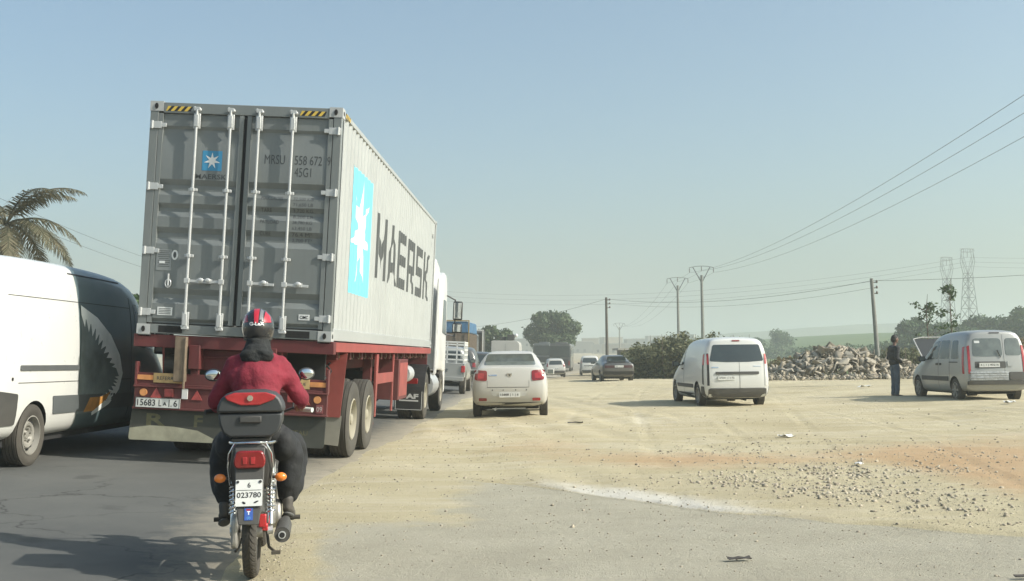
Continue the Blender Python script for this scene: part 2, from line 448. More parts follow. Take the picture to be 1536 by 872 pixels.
def asphalt_mat():
    m, n, p = nodes_of('asphalt')
    tc = n.nodes.new('ShaderNodeTexCoord'); co = tc.outputs['Object']
    c = mixc(n, ramp(n, noise_node(n, .6, 8, .65, co), .35, .68), (.075, .078, .074), (.105, .106, .098))
    c = mixc(n, mathn(n, 'MULTIPLY', ramp(n, noise_node(n, 160, 4, .8, co), .45, .75), .45), c, (.17, .165, .15))
    mp = n.nodes.new('ShaderNodeMapping'); mp.inputs['Scale'].default_value = (1.4, .3, 1); n.links.new(co, mp.inputs[0])
    c = mixc(n, mathn(n, 'MULTIPLY', ramp(n, noise_node(n, 1.2, 6, .6, mp.outputs[0]), .5, .8), .25), c, (.14, .136, .12))
    a = n.nodes.new('ShaderNodeAttribute'); a.attribute_name = 'soil'
    sp = n.nodes.new('ShaderNodeSeparateColor'); n.links.new(a.outputs['Color'], sp.inputs[0])
    k = ramp(n, mathn(n, 'ADD', sp.outputs[0], mathn(n, 'MULTIPLY', mathn(n, 'SUBTRACT', noise_node(n, 3.5, 8, .75, co), .5), 1.0)), .25, 1.0)
    c = mixc(n, mathn(n, 'MULTIPLY', k, .9), c, (.34, .30, .225))
    vo = n.nodes.new('ShaderNodeTexVoronoi'); vo.feature = 'DISTANCE_TO_EDGE'; vo.inputs['Scale'].default_value = .55
    wv = n.nodes.new('ShaderNodeTexNoise'); wv.inputs['Scale'].default_value = 2.5; wv.inputs['Detail'].default_value = 6; n.links.new(co, wv.inputs['Vector'])
    va = n.nodes.new('ShaderNodeVectorMath'); va.operation = 'MULTIPLY_ADD'; va.inputs[1].default_value = (.7, .7, .7); n.links.new(wv.outputs['Color'], va.inputs[0]); n.links.new(co, va.inputs[2]); n.links.new(va.outputs[0], vo.inputs['Vector'])
    ck = mathn(n, 'MULTIPLY', ramp(n, vo.outputs['Distance'], .012, .002), ramp(n, noise_node(n, .35, 3, .5, co), .5, .6))
    c = mixc(n, mathn(n, 'MULTIPLY', ck, .8), c, (.03, .03, .028))
    c = mixc(n, mathn(n, 'MULTIPLY', ramp(n, noise_node(n, 1.7, 3, .5, co), .66, .74), .45), c, (.035, .035, .034))
    n.links.new(c, p.inputs['Base Color']); p.inputs['Roughness'].default_value = .88; p.inputs['Specular IOR Level'].default_value = .3
    bump(n, p, noise_node(n, 130, 4, .7, co), .35, .01)
    return m
# --- road sheet
ys = np.concatenate([np.arange(-14, 30, .5), np.arange(30, 100, 2), np.arange(100, 420, 8)])
us = np.array([-12.5, -11, -9, -7, -5.5, -4.5, -3.8, -3.3, -3.0, -2.8, -2.6, -2.4, -2.1, -1.8, -1.4, -.9])
X = us[None, :]+shift(ys)[:, None]; Y = np.repeat(ys[:, None], len(us), 1)
Z = road_z(X, Y)
cc = np.zeros(X.shape+(4,)); e = edge(Y)
cc[..., 0] = np.clip(1-(e-X)/1.1, 0, 1); cc[..., 3] = 1
cc[..., 0] = np.maximum(cc[..., 0], .75*sstep(45, 100, Y)); cc[..., 0] = np.maximum(cc[..., 0], np.clip((-9.6-(X-shift(Y)))/1.5, 0, 1))
tag(grid_mesh('road', X, Y, Z, asphalt_mat(), cc), kind='structure')
# --- near lot: fine sheet with stones, ruts and the lip of the paved apron
LIP = [(-1.95, 15.2), (-1.4, 13.4), (-.06, 11.85), (.8, 10.8), (1.46, 9.95), (2.4, 9.2), (3.58, 8.5), (6, 7.8), (12, 6.6), (30, 4)]
def lipY(x): return np.interp(x, [a for a, _ in LIP], [b for _, b in LIP])
ys = [3.6]
while ys[-1] < 64: ys.append(ys[-1]+.02+.0028*ys[-1])
ys = np.array(ys); uu = np.linspace(-.50, .62, 560)
Y = np.repeat(ys[:, None], len(uu), 1); X = uu[None, :]*(Y+2.2)
E = edge(Y)+.16*(fbm(Y*1.1+X*.7, X*.9, 3)-.5)+.25*(fbm(Y*.35, X*0+2, 9)-.5)
n1 = fbm(X*.9, Y*.9, 1, 5)-.5; n2 = fbm(X*5, Y*5, 5, 4)-.5
lipd = Y-lipY(X)-.35*(fbm(X*1.5, Y*1.5, 21)-.5)
lot = sstep(-.05, .12, lipd)
rut = .012*np.sin((X*.8+Y*.12)*9+3*fbm(X*.4, Y*.15, 14))*sstep(.5, .62, fbm(X*.25+4, Y*.12, 31))
Z = .02+n1*.05*(0.25+.75*lot)+n2*.016*(.2+.8*lot)+.028*lot*sstep(-1.5, .3, X)+rut*lot
Z += .08*sstep(7, 11, X)+dip(Y)
# small ridge of soil near the far cars
Z += .10*np.exp(-((Y-50-X*1.0)/3.0)**2)*sstep(1, 3, X)*(1-sstep(6, 8, X))
rz = road_z(X, Y)
k = sstep(-.55, .35, X-E)             # falls below the road surface to the left of the edge
Z = np.where(X < E+.35, (rz-.03)*(1-k)+(Z*.6+.4*np.maximum(Z, rz+.015))*k, Z)
TRK = [(2.2, -.02, .0035, .75), (.4, .03, .0012, .72), (7.5, -.10, .004, .78), (3.4, .16, .0, .75)]
trk = 0*X
for x0, sl_, cv, hwid in TRK:
    xc = x0+sl_*(Y-8)+cv*(Y-8)**2
    for s in (-1, 1):
        d = np.abs(X-(xc+s*hwid)-.06*(fbm(Y*.5, Y*0+x0, 50)-.5)); fade_ = sstep(.35, .6, fbm(X*.2+x0, Y*.2, 60))
        Z = Z+lot*fade_*(-.010*np.exp(-(d/.085)**2)+.005*np.exp(-((d-.16)/.05)**2)+.003*np.sin(Y*60)*np.exp(-(d/.08)**4)); trk = np.maximum(trk, fade_*np.exp(-(d/.11)**2)*lot)
bb = lambda cx, cy, rx, ry: np.exp(-((X-cx)/rx)**2-((Y-cy)/ry)**2)
cc = np.zeros(X.shape+(4,)); cc[..., 3] = 1
cc[..., 0] = np.clip(.95*bb(1.9, 14.6, 1.5, 1.3)+1.0*bb(5.2, 14.8, 1.6, 1.8)+1.0*bb(4.9, 11.6, .8, 2.2)+.6*bb(-.1, 17, 1.2, 2.5)+.6*bb(8, 17, 3, 3), 0, 1)
cc[..., 1] = np.clip(1.05*np.exp(-((X-.9)/1.1)**2)*np.exp(-(lipd/1.0)**2)*sstep(-.03, .05, lipd)+.14*trk+.35*bb(2.2, 24, 3, 4)+.3*bb(-1.2, 19, 1, 6), 0, 1)
cc[..., 2] = (1-sstep(-.1, .1, lipd))*sstep(.0, .9, X-E)*np.maximum(sstep(-1.9, .2, X), 1-sstep(8, 11, Y))
soil = soil_mat()
tag(grid_mesh('dirt_lot', X, Y, Z, soil, cc), kind='structure')
LX, LY, LZ = X, Y, Z
def lot_z(x, y):
    j = int(np.searchsorted(ys, y)); j = min(max(j, 1), len(ys)-1)
    i = int(np.searchsorted(uu, x/(ys[j]+2.2))); i = min(max(i, 0), len(uu)-1)
    return float(LZ[j, i])
# --- the wide ground sheet under and beyond everything
def field_mat():
    m, n, p = nodes_of('field')
    tc = n.nodes.new('ShaderNodeTexCoord'); co = tc.outputs['Object']
    a = n.nodes.new('ShaderNodeAttribute'); a.attribute_name = 'soil'
    sp = n.nodes.new('ShaderNodeSeparateColor'); n.links.new(a.outputs['Color'], sp.inputs[0])
    mp = n.nodes.new('ShaderNodeMapping'); mp.inputs['Scale'].default_value = (.3, 1, 1); n.links.new(co, mp.inputs[0])
    g = mixc(n, ramp(n, noise_node(n, .05, 8, .6, mp.outputs[0]), .35, .65), (.055, .105, .03), (.12, .16, .05))
    g = mixc(n, mathn(n, 'MULTIPLY', ramp(n, noise_node(n, .9, 8, .7, co), .45, .7), .5), g, (.17, .17, .085))
    d = mixc(n, ramp(n, noise_node(n, .3, 8, .65, co), .35, .65), (.30, .25, .165), (.42, .36, .25))
    c = mixc(n, sp.outputs[0], d, g)
    n.links.new(c, p.inputs['Base Color']); p.inputs['Roughness'].default_value = 1; p.inputs['Specular IOR Level'].default_value = .1
    bump(n, p, noise_node(n, 2, 8, .75, co), .6, .3)
    return m
xs = np.concatenate([np.array([-4500, -2500, -1200, -600, -300, -160, -90, -60]), np.arange(-44, 100, 2.), np.array([110, 130, 160, 200, 260, 340, 460, 600, 1200, 2500, 4500])])
yy = np.concatenate([np.array([-400, -100, -30, 0, 4, 8, 16, 24, 32, 40, 48]), np.arange(54, 140, 3.), np.arange(140, 420, 20), np.array([450, 500, 600, 800, 1200, 2000, 3500, 6000])])
X, Y = np.meshgrid(xs, yy)
Z = -.28+dip(Y)+.08*sstep(7, 11, X)+.22*sstep(44, 54, Y)*(X > -1)+(fbm(X*.15, Y*.15, 8)-.5)*.15*sstep(50, 60, Y)*(X > 4+shift(Y))
Z = np.where((X-shift(Y) < -12), Z+.55, Z)
# rising field towards the right distance
Z += 9.5*sstep(230, 480, Y)*sstep(35, 130, X)+3.2*sstep(420, 560, Y)*(1-sstep(35, 130, X))
cc = np.zeros(X.shape+(4,)); cc[..., 3] = 1
cc[..., 0] = sstep(60, 74, Y)*sstep(5, 10, X-shift(Y)*1.0)
tag(grid_mesh('ground', X, Y, Z, field_mat(), cc), kind='structure')
GX, GY, GZ = xs, yy, Z
def base_z(x, y):
    i = min(max(int(np.searchsorted(GX, x))-1, 0), len(GX)-2); j = min(max(int(np.searchsorted(GY, y))-1, 0), len(GY)-2)
    a = (x-GX[i])/(GX[i+1]-GX[i]); b = (y-GY[j])/(GY[j+1]-GY[j])
    return float((GZ[j, i]*(1-a)+GZ[j, i+1]*a)*(1-b)+(GZ[j+1, i]*(1-a)+GZ[j+1, i+1]*a)*b)
# far hills
def hills(name, pts, y0, depth, col):
    v = []; rows = 6
    xs_ = np.linspace(pts[0][0], pts[-1][0], 90)
    hh = np.interp(xs_, [p[0] for p in pts], [p[1] for p in pts])
    hh = hh+(fbm(xs_*.02, xs_*0+1, 4)-.5)*hh*.25
    Xg = np.repeat(xs_[None], rows*2+1, 0); t = np.linspace(-1, 1, rows*2+1)[:, None]
    Yg = y0+t*depth+0*Xg; Zg = -1+hh[None]*np.cos(t*PI/2)**1.3
    o = grid_mesh(name, Xg, Yg, Zg, M(name+'_cover', col, .95, var=.3, scale=.03)); tag(o, kind='structure')
hills('hills', [(-900, 22), (-300, 18), (0, 14), (120, 20), (300, 30), (700, 34), (1300, 30)], 1150, 260, (.12, .13, .07))
# --- gravel
def chunks(centres, sizes, seed=1, flat=.7, spread=None):
    rng = np.random.default_rng(seed)
    base = np.array([(-1, -1, -1), (1, -1, -1), (1, 1, -1), (-1, 1, -1), (-.7, -.7, 1), (.7, -.7, 1), (.7, .7, 1), (-.7, .7, 1)], float)*.5
    F_ = np.array([(0, 3, 2, 1), (4, 5, 6, 7), (0, 1, 5, 4), (1, 2, 6, 5), (2, 3, 7, 6), (3, 0, 4, 7)])
    N = len(centres); c = np.asarray(centres, float); s = np.asarray(sizes, float)
    if s.ndim == 1: s = np.stack([s, s*rng.uniform(.6, 1, N), s*flat*rng.uniform(.5, 1, N)], 1)
    v = base[None]+rng.uniform(-.2, .2, (N, 8, 3)); v = v*s[:, None, :]
    a = rng.uniform(0, 2*PI, N); tx = rng.normal(0, spread or .3, N); ty = rng.normal(0, spread or .3, N)
    def rot(v, ang, i, j):
        ca, sa = np.cos(ang)[:, None], np.sin(ang)[:, None]; vi = v[..., i]*ca-v[..., j]*sa; vj = v[..., i]*sa+v[..., j]*ca
        v = v.copy(); v[..., i] = vi; v[..., j] = vj; return v
    v = rot(v, tx, 1, 2); v = rot(v, ty, 0, 2); v = rot(v, a, 0, 1)
    v = v+c[:, None, :]
    f = (F_[None]+(np.arange(N)*8)[:, None, None]).reshape(-1, 4)
    return v.reshape(-1, 3), f
def np_mesh(name, v, f, mat, parent=None, smooth=False):
    me = bpy.data.meshes.new(name); k = f.shape[1]
    me.vertices.add(len(v)); me.vertices.foreach_set('co', v.ravel())
    me.loops.add(f.size); me.loops.foreach_set('vertex_index', f.ravel())
    me.polygons.add(len(f)); me.polygons.foreach_set('loop_start', np.arange(0, f.size, k)); me.polygons.foreach_set('loop_total', np.full(len(f), k))
    me.update(calc_edges=True)
    return finish(me, name, mat, parent, smooth=smooth)
def island_mat(name, cols, rough=.9, trans=0, nscale=.8, sp=.3):
    m, n, p = nodes_of(name)
    g = n.nodes.new('ShaderNodeNewGeometry'); cr = n.nodes.new('ShaderNodeValToRGB')
    cr.color_ramp.elements[0].color = cols[0]+(1,); cr.color_ramp.elements[1].color = cols[-1]+(1,)
    for i, c in enumerate(cols[1:-1]):
        e_ = cr.color_ramp.elements.new((i+1)/(len(cols)-1)); e_.color = c+(1,)
    tc = n.nodes.new('ShaderNodeTexCoord')
    x = mathn(n, 'ADD', mathn(n, 'MULTIPLY', g.outputs['Random Per Island'], .6), mathn(n, 'MULTIPLY', mathn(n, 'SUBTRACT', noise_node(n, nscale, 3, .5, tc.outputs['Object']), .3), 1.0))
    n.links.new(x, cr.inputs[0]); n.links.new(cr.outputs[0], p.inputs['Base Color'])
    p.inputs['Roughness'].default_value = rough; p.inputs['Specular IOR Level'].default_value = sp
    if trans:
        tr = n.nodes.new('ShaderNodeBsdfTranslucent'); n.links.new(cr.outputs[0], tr.inputs[0])
        mx = n.nodes.new('ShaderNodeMixShader'); mx.inputs[0].default_value = trans
        n.links.new(p.outputs[0], mx.inputs[1]); n.links.new(tr.outputs[0], mx.inputs[2])
        n.links.new(mx.outputs[0], n.nodes['Material Output'].inputs[0])
    return m
rng = np.random.default_rng(3)
pc = []; sz = []
def scatter(cx, cy, rx, ry, n, s0, s1):
    for _ in range(n):
        x = rng.normal(cx, rx); y = rng.normal(cy, ry)
        if x < float(edge(y))-.15 or y < 4 or y > 60: continue
        s = .7*(s0+(s1-s0)*rng.random()**3); pc.append((x, y, lot_z(x, y)+s*.12)); sz.append(s)
for cx, cy, rx, ry, n, s0, s1 in [
    (3.0, 12.4, .8, 1.1, 800, .01, .06), (2.8, 11.2, .3, .4, 300, .012, .075), (3.3, 12.9, .25, .35, 200, .012, .07), (2.0, 12.0, .25, .25, 150, .012, .06), (4.4, 13.2, .3, .3, 160, .012, .06), (3.6, 10.3, .35, .45, 260, .012, .06), (2.1, 12.4, .3, .4, 120, .015, .06),
    (2.9, 15.5, .9, .5, 240, .012, .06), (5.0, 14.5, .9, .6, 260, .012, .05), (4.6, 9.4, .4, .15, 160, .01, .045), (3.5, 9.0, .5, .1, 90, .01, .04),
    (4.2, 17, 1.2, .8, 240, .012, .05), (1.0, 12.2, .9, .6, 220, .006, .035), (-1.9, 7.6, .12, .9, 220, .005, .025), (-2.1, 11, .18, 2.5, 260, .006, .03),
    (-1.6, 17, .5, 3, 300, .008, .045), (3.5, 10.6, 3.5, 3, 900, .006, .03), (2, 9, 3, 3.5, 2600, .008, .022), (1, 14, 4, 4, 2200, .010, .03), (1, 15, 3.5, 5, 700, .008, .04), (5, 20, 5, 6, 700, .01, .06), (-.3, 8, 2, 2, 500, .004, .018), (2, 6.5, 2.5, 1.2, 500, .004, .014)]:
    scatter(cx, cy, rx, ry, n, s0, s1)
v, f = chunks(pc, sz, 5)
tag(np_mesh('gravel', v, f, island_mat('stones', [(.17, .145, .11), (.32, .28, .21), (.44, .39, .30), (.22, .19, .15)], nscale=1.5)), kind='stuff')
# ================================================================ CONTAINER TRUCK
TR = R(3.2)                                 # the carriageway falls to the right, so does all that stands on it
TX, TY = -3.985, 14.0
TZ = float(road_z(TX, TY))
cont = M('container_paint', (.345, .36, .35), .42, var=.07, streak=.4, scale=1.3, rust=.12)
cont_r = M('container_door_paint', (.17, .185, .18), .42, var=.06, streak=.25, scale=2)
cast_m = M('casting_paint', (.40, .41, .40), .45, var=.06)
# ---------- container: local z 0 = container bottom
cb = thing('shipping_container', 'long pale grey forty foot container with blue star square and dark lettering on its side', 'shipping container',
           (TX+1.6*math.sin(TR), TY, TZ+1.6*math.cos(TR)), 0, roll=TR)
W2, L, H = 1.219, 12.19, 2.896
fr = MB()
for y in (0.05, L-.05):
    for s in (-1, 1):
        if y > 1: fr.box((s*(W2-.055), y, H/2), (.105, .1, H-.23))
fr.box((0, L-.05, H-.06), (2*W2-.36, .1, .11)); fr.box((0, L-.05, .08), (2*W2-.36, .1, .14))
for s in (-1, 1):
    fr.box((s*(W2-.035), L/2, H-.04), (.062, L-.36, .062)); fr.box((s*(W2-.03), L/2, .085), (.05, L-.36, .15))
for i in range(22): fr.box((0, .5+i*.53, .085), (2*W2-.12, .05, .12))
fr.build('frame', cont, cb, bevel=.006)
m = MB()
for s in (-1, 1): m.box((s*(W2-.055), .05, H/2), (.105, .1, H-.23))
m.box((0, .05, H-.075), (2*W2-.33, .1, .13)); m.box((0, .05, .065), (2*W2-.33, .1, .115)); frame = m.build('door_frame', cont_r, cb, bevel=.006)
hole = M('casting_hole', (.012, .012, .012), .9)
for s in (-1, 1):
    for y, sy in ((.089, -1), (L-.089, 1)):
        for z in (.059, H-.059):
            m = MB(); m.box((s*(W2-.081), y-.003*(sy < 0)+.003*(sy > 0), z), (.168, .184, .124)); 
            m.m = 1; yy_ = y+sy*.0965
            oval = [(s*(W2-.081)+.028*math.cos(t)*.8, z+.036*math.sin(t)) for t in np.linspace(0, 2*PI, 16, endpoint=False)]
            m.prism(oval, 'y', yy_-.01, yy_)
            ov = [(y+.038*math.cos(t), z+.03*math.sin(t)) for t in np.linspace(0, 2*PI, 16, endpoint=False)]
            m.prism(ov, 'x', s*(W2+.0045), s*(W2-.02))
            m.build('corner_casting', [cast_m, hole], cb, smooth=False)
# side walls: vertical corrugation
per = .278; xs_c = []
y = .19
while y < L-.2:
    for dy, d in ((0, 0), (.072, 0), (.140, -.036), (.210, -.036)):
        if y+dy < L-.16: xs_c.append((y+dy, d))
    y += per
BR = [a for a, _ in xs_c]
def xside(y): return float(np.interp(y, BR, [b for _, b in xs_c]))
zb_, zt_ = .155, H-.07
for s in (1, -1):
    v = []; f = []
    for k, (a, d) in enumerate(xs_c):
        for z in (zb_, zb_+.02, zt_-.02, zt_): v.append((s*(W2-.012+d), a, z))
        if k: 
            for q in range(3): f.append(((k-1)*4+q, k*4+q, k*4+q+1, (k-1)*4+q+1))
    n0 = len(v)
    # inner closing sheet gives the wall its thickness
    for a in (BR[0], BR[-1]):
        for z in (zb_, zt_): v.append((s*(W2-.055), a, z))
    f.append((n0, n0+1, n0+3, n0+2))
    me = bpy.data.meshes.new('side_wall'); me.from_pydata(v, [], f)
    bm = bmesh.new(); bm.from_mesh(me); bmesh.ops.recalc_face_normals(bm, faces=bm.faces); bm.to_mesh(me); bm.free()
    wall = finish(me, 'side_wall', cont, cb, smooth=False)
    if s == 1: wall_r = wall
m = MB(); m.box((0, L-.045, H/2), (2*W2-.22, .04, H-.26)); m.build('front_wall', cont, cb)
m = MB(); m.box((0, L/2, H-.03), (2*W2-.14, L-.22, .03))
for i in range(40): m.box((0, .35+i*.295, H-.012), (2*W2-.5, .12, .012))
m.build('roof', cont, cb)
# side markings
blue = M('sky_blue_marking', (.15, .58, .72), .45, var=.04); wht = M('white_marking', (.72, .73, .72), .45, var=.03)
char = M('charcoal_marking', (.06, .065, .065), .5, var=.1)
def on_side(off): return lambda u, v: (W2-.012+xside(u)+off, u, v)
cutsy = lambda a, b: [q for q in BR if a < q < b]
sq = sheet(poly_geo([[(1.07, .67), (2.75, .67), (2.75, 2.36), (1.07, 2.36)]]), on_side(.003), 'logo_panel', blue, wall_r, cutsy(1, 3))
def star(cx, cy, r, ri=.36, n=7, sx=1):
    p = []
    for i in range(2*n):
        a = PI/2+i*PI/n; q = r if i % 2 == 0 else r*ri
        p.append((cx+sx*q*math.cos(a), cy+q*math.sin(a)))
    tris = [[(cx, cy), p[i], p[(i+1) % (2*n)]] for i in range(2*n)]
    return poly_geo(tris)
sheet(star(1.895, 1.515, .76), on_side(.006), 'logo_star', wht, sq, cutsy(1, 2.8))
GL = {'M': [[(0, 0), (0, 1), (.2, 1), (.2, 0)], [(.2, 1), (.5, .38), (.5, .1), (.2, .72)], [(.8, 1), (.5, .38), (.5, .1), (.8, .72)], [(.8, 0), (.8, 1), (1, 1), (1, 0)]],
      'A': [[(0, 0), (.38, 1), (.5, 1), (.5, .74), (.2, 0)], [(1, 0), (.62, 1), (.5, 1), (.5, .74), (.8, 0)], [(.3, .2), (.37, .37), (.63, .37), (.7, .2)]],
      'E': [[(0, 0), (0, 1), (.22, 1), (.22, 0)], [(.22, .81), (.22, 1), (1, 1), (1, .81)], [(.22, .41), (.22, .6), (.92, .6), (.92, .41)], [(.22, 0), (.22, .19), (1, .19), (1, 0)]],
      'R': [[(0, 0), (0, 1), (.22, 1), (.22, 0)], [(.22, .81), (.22, 1), (.9, 1), (1, .9), (1, .81)], [(.79, .5), (.79, .81), (1, .81), (1, .45), (.9, .36)], [(.22, .36), (.22, .52), (.79, .52), (.79, .5), (.9, .36)], [(.45, .36), (.72, .36), (1, 0), (.73, 0)]],
      'S': [[(0, .5), (0, .9), (.1, 1), (.22, .9), (.22, .6)], [(.1, 1), (1, 1), (1, .82), (.22, .82), (.22, .9)], [(0, .5), (.22, .6), (.9, .6), (1, .5), (.78, .41), (.1, .41)], [(.78, .41), (1, .5), (1, .1), (.9, 0), (.78, .18)], [(0, 0), (0, .18), (.78, .18), (.9, 0)]],
      'K': [[(0, 0), (0, 1), (.22, 1), (.22, 0)], [(.22, .41), (.22, .6), (.42, .6), (.42, .41)], [(.42, .5), (.42, .6), (.72, 1), (1, 1), (.62, .5)], [(.42, .5), (.42, .41), (.72, 0), (1, 0), (.62, .5)]]}
polys = []; yy0 = 3.32; wl, gap, hl = 1.12, .21, 1.0
for i, ch in enumerate('MAERSK'):
    for p in GL[ch]: polys.append([(yy0+i*(wl+gap)+a*wl*(1.0 if ch != 'M' else 1.08), 1.02+b*hl) for a, b in p])
sheet(poly_geo(polys), on_side(.003), 'lettering', char, wall_r, cutsy(3, 12))
for t_, yq, zq, hq in (('MRSU 558672 9', 11.35, 2.45, .10), ('45G1', 11.35, 2.25, .10)):
    g = text_geo(t_, hq); g = ([(b*0+yq+a*.35, zq+b) for a, b in g[0]], g[1])
    sheet(g, on_side(.003), 'lettering', char, wall_r, cutsy(11, 12.1))
# ---------- doors
zz = [(.14, .05), (.16, .05), (.20, .012), (.38, .012), (.45, .05), (.50, .05), (.57, .012), (1.12, .012), (1.19, .05), (1.26, .05), (1.33, .012), (1.46, .012), (1.53, .05), (1.57, .05), (1.63, .012), (1.73, .012), (1.79, .05), (1.86, .05), (1.93, .012), (2.37, .012), (2.50, .05), (2.56, .05), (2.60, .03), (2.75, .03)]
BZ = [a for a, _ in zz]
def ydoor(z): return float(np.interp(z, BZ, [b for _, b in zz]))
seal = M('door_seal', (.012, .012, .013), .8)
rodm = M('rod_paint', (.50, .51, .50), .4, metal=.25, var=.06, rust=.15)
stick = M('sticker_white', (.65, .66, .64), .5, var=.03)
doors = []
for s in (-1, 1):
    x0, x1 = (-1.105, -.022) if s < 0 else (.022, 1.105)
    m = MB()
    pf = [(ydoor(z)+.0, z) for z in BZ]
    # framed panel
    poly = [(a, z) for a, z in pf]+[(.07, 2.75), (.07, .14)]
    m.prism(poly, 'x', x0+.055, x1-.055)
    for xa in (x0+.0275, x1-.0275): m.box((xa, .035, 1.445), (.054, .07, 2.61))
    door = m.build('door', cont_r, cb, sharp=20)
    doors.append(door)
    m = MB(); m.box((x0-.01 if s < 0 else x1+.01, .05, 1.445), (.016, .05, 2.65)); m.box(((x0+x1)/2, .05, 2.765), (1.08, .05, .014)); m.box(((x0+x1)/2, .05, .133), (1.08, .05, .012))
    if s < 0: m.box((0, .04, 1.445), (.036, .05, 2.6))
    m.build('seal', seal, door)
    xe = x0 if s < 0 else x1
    for z in (.27, 1.03, 1.83, 2.60):
        m = MB(); m.box((xe+s*.03, -.006, z), (.15, .014, .085)); m.cyl((xe+s*.075, -.016, z-.05), (xe+s*.075, -.016, z+.05), .016, n=10)
        m.box((xe-s*.075, -.004, z), (.06, .016, .05), rot=(0, 0, 0))
        m.build('hinge', rodm, door, bevel=.003)
    for xr in ((-.61, -.18) if s < 0 else (.18, .61)):
        m = MB(); yr = -.045
        m.cyl((xr, yr, .10), (xr, yr, 2.80), .0175, n=12)
        rod = m.build('locking_rod', rodm, door)
        m = MB()
        for z in (.19, 2.66):
            m.box((xr, -.022, z), (.085, .03, .19)); m.box((xr, -.05, z), (.05, .035, .15))
        for z in (.98, 1.80): m.box((xr, -.022, z), (.11, .03, .035)); m.box((xr, -.05, z), (.045, .04, .045))
        m.build('bracket', rodm, rod, bevel=.004)
        m = MB()
        for z in (.095, 2.81):
            m.box((xr, -.035, z), (.07, .045, .045)); m.ell((xr-.03, -.04, z+.01), (.022, .02, .022), nu=8, nv=6); m.ell((xr+.035, -.04, z-.01), (.022, .02, .022), nu=8, nv=6)
        m.build('cam', rodm, rod)
        m = MB(); d = 1 if xr in (-.61, .18, .61) else -1
        zh = .67
        m.bar((xr, -.05, zh), (xr+d*.30*(1 if abs(xr) > .3 else 1), -.04, zh-.01), .012, .032)
        m.box((xr, -.05, zh), (.06, .05, .06)); m.box((xr+d*.17, -.03, zh), (.1, .045, .05)); m.ell((xr+d*.17, -.055, zh+.012), (.04, .016, .03), nu=8, nv=6)
        m.build('handle', rodm, rod, bevel=.003)
dl, dr = doors
def on_door(off): return lambda u, v: (u, ydoor(v)-off, v)
cz = lambda a, b: [q for q in BZ if a < q < b]
def dtext(s_, x, z, h, w, par, name='lettering', bold=0.0, mat=char):
    g = text_geo(s_, h, w, bold); g = ([(a+x, b+z) for a, b in g[0]], g[1])
    return sheet(g, on_door(.002), name, mat, par, (), cz(z-.05, z+h+.05))
dblue = M('blue_marking', (.045, .24, .42), .45, var=.04)
lp = sheet(poly_geo([[(-.525, 2.05), (-.275, 2.05), (-.275, 2.30), (-.525, 2.30)]]), on_door(.002), 'logo_panel', dblue, dl, (), cz(2, 2.32))
sheet(star(-.40, 2.175, .105, .38), on_door(.004), 'logo_star', wht, lp, (), cz(2, 2.32))
dtext('MAERSK', -.60, 1.945, .062, .395, dl, bold=.012)
dtext('MRSU', .265, 2.165, .115, .255, dr); dtext('558 672', .645, 2.165, .115, .345, dr)
g = text_geo('9', .115, .042); sheet(([(a+1.058, b+2.165) for a, b in g[0]], g[1]), lambda u, v: (u, -.002, v), 'lettering', char, dr)
dtext('45G1', .65, 2.015, .115, .21, dr)
zr_ = 1.715
for lab, vals in (('MAX.GROSS', ('32,500 KG', '71,650 LB')), ('TARE', ('3,720 KG', '8,200 LB')), ('PAYLOAD', ('28,780 KG', '63,450 LB')), ('CUBE', ('76.4 M³', '2,700 FT³'))):
    dtext(lab, .25, zr_, .047, min(.27, .034*len(lab)), dr)
    for q in vals:
        dtext(q, .655, zr_, .047, .25, dr); zr_ -= .0735
# plates and stickers on the left door
def plate_on(x0, z0, w_, h_, mat, par, name, off=.003, yb=None):
    y_ = min(ydoor(z0), ydoor(z0+h_)) if yb is None else yb
    m = MB(); m.box((x0+w_/2, y_-off, z0+h_/2), (w_, .006, h_)); return m.build(name, mat, par, smooth=False)
pm = M('data_plate', (.30, .31, .30), .4, metal=.5)
dp = plate_on(-1.03, .79, .19, .26, pm, dl, 'data_plate')
m = MB()
for i in range(9): m.box((-.935, .012-.0075, 1.03-i*.024), (.15-.03*(i % 3 == 1), .002, .006))
m.build('plate_print', char, dp)
plate_on(-.99, .875, .07, .03, stick, dl, 'sticker', .008)
st_ = plate_on(-.98, .235, .19, .10, stick, dl, 'sticker')
m = MB()
for i in range(4): m.box((-.885, .012-.0075, .255+i*.02), (.15, .002, .007))
m.build('sticker_print', char, st_)
m = MB(); m.prism([(-.80+.045*math.cos(t)*.9, .985+.062*math.sin(t)) for t in np.linspace(0, 2*PI, 20, endpoint=False)], 'y', .006, .012); em = m.build('round_sticker', stick, dl)
m = MB(); m.ell((-.80, .004, .985), (.02, .003, .04), nu=8, nv=6); m.build('sticker_print', char, em)
cs_ = plate_on(.80, .245, .135, .07, stick, dr, 'sticker')
g = text_geo('CIMC', .038, .105, .02); sheet(([(a+.815, b+.261) for a, b in g[0]], g[1]), lambda u, v: (u, .012-.0085, v), 'lettering', ink, cs_)
m = MB(); m.cyl((-.86, -.01, .60), (-.86, -.01, .75), .012, n=8); m.tube([(-.86+.035*math.cos(t), -.01, .63+.05*math.sin(t)) for t in np.linspace(0, 2*PI, 12, endpoint=False)], .008, n=6, closed=True); m.build('door_hook', rodm, dl)
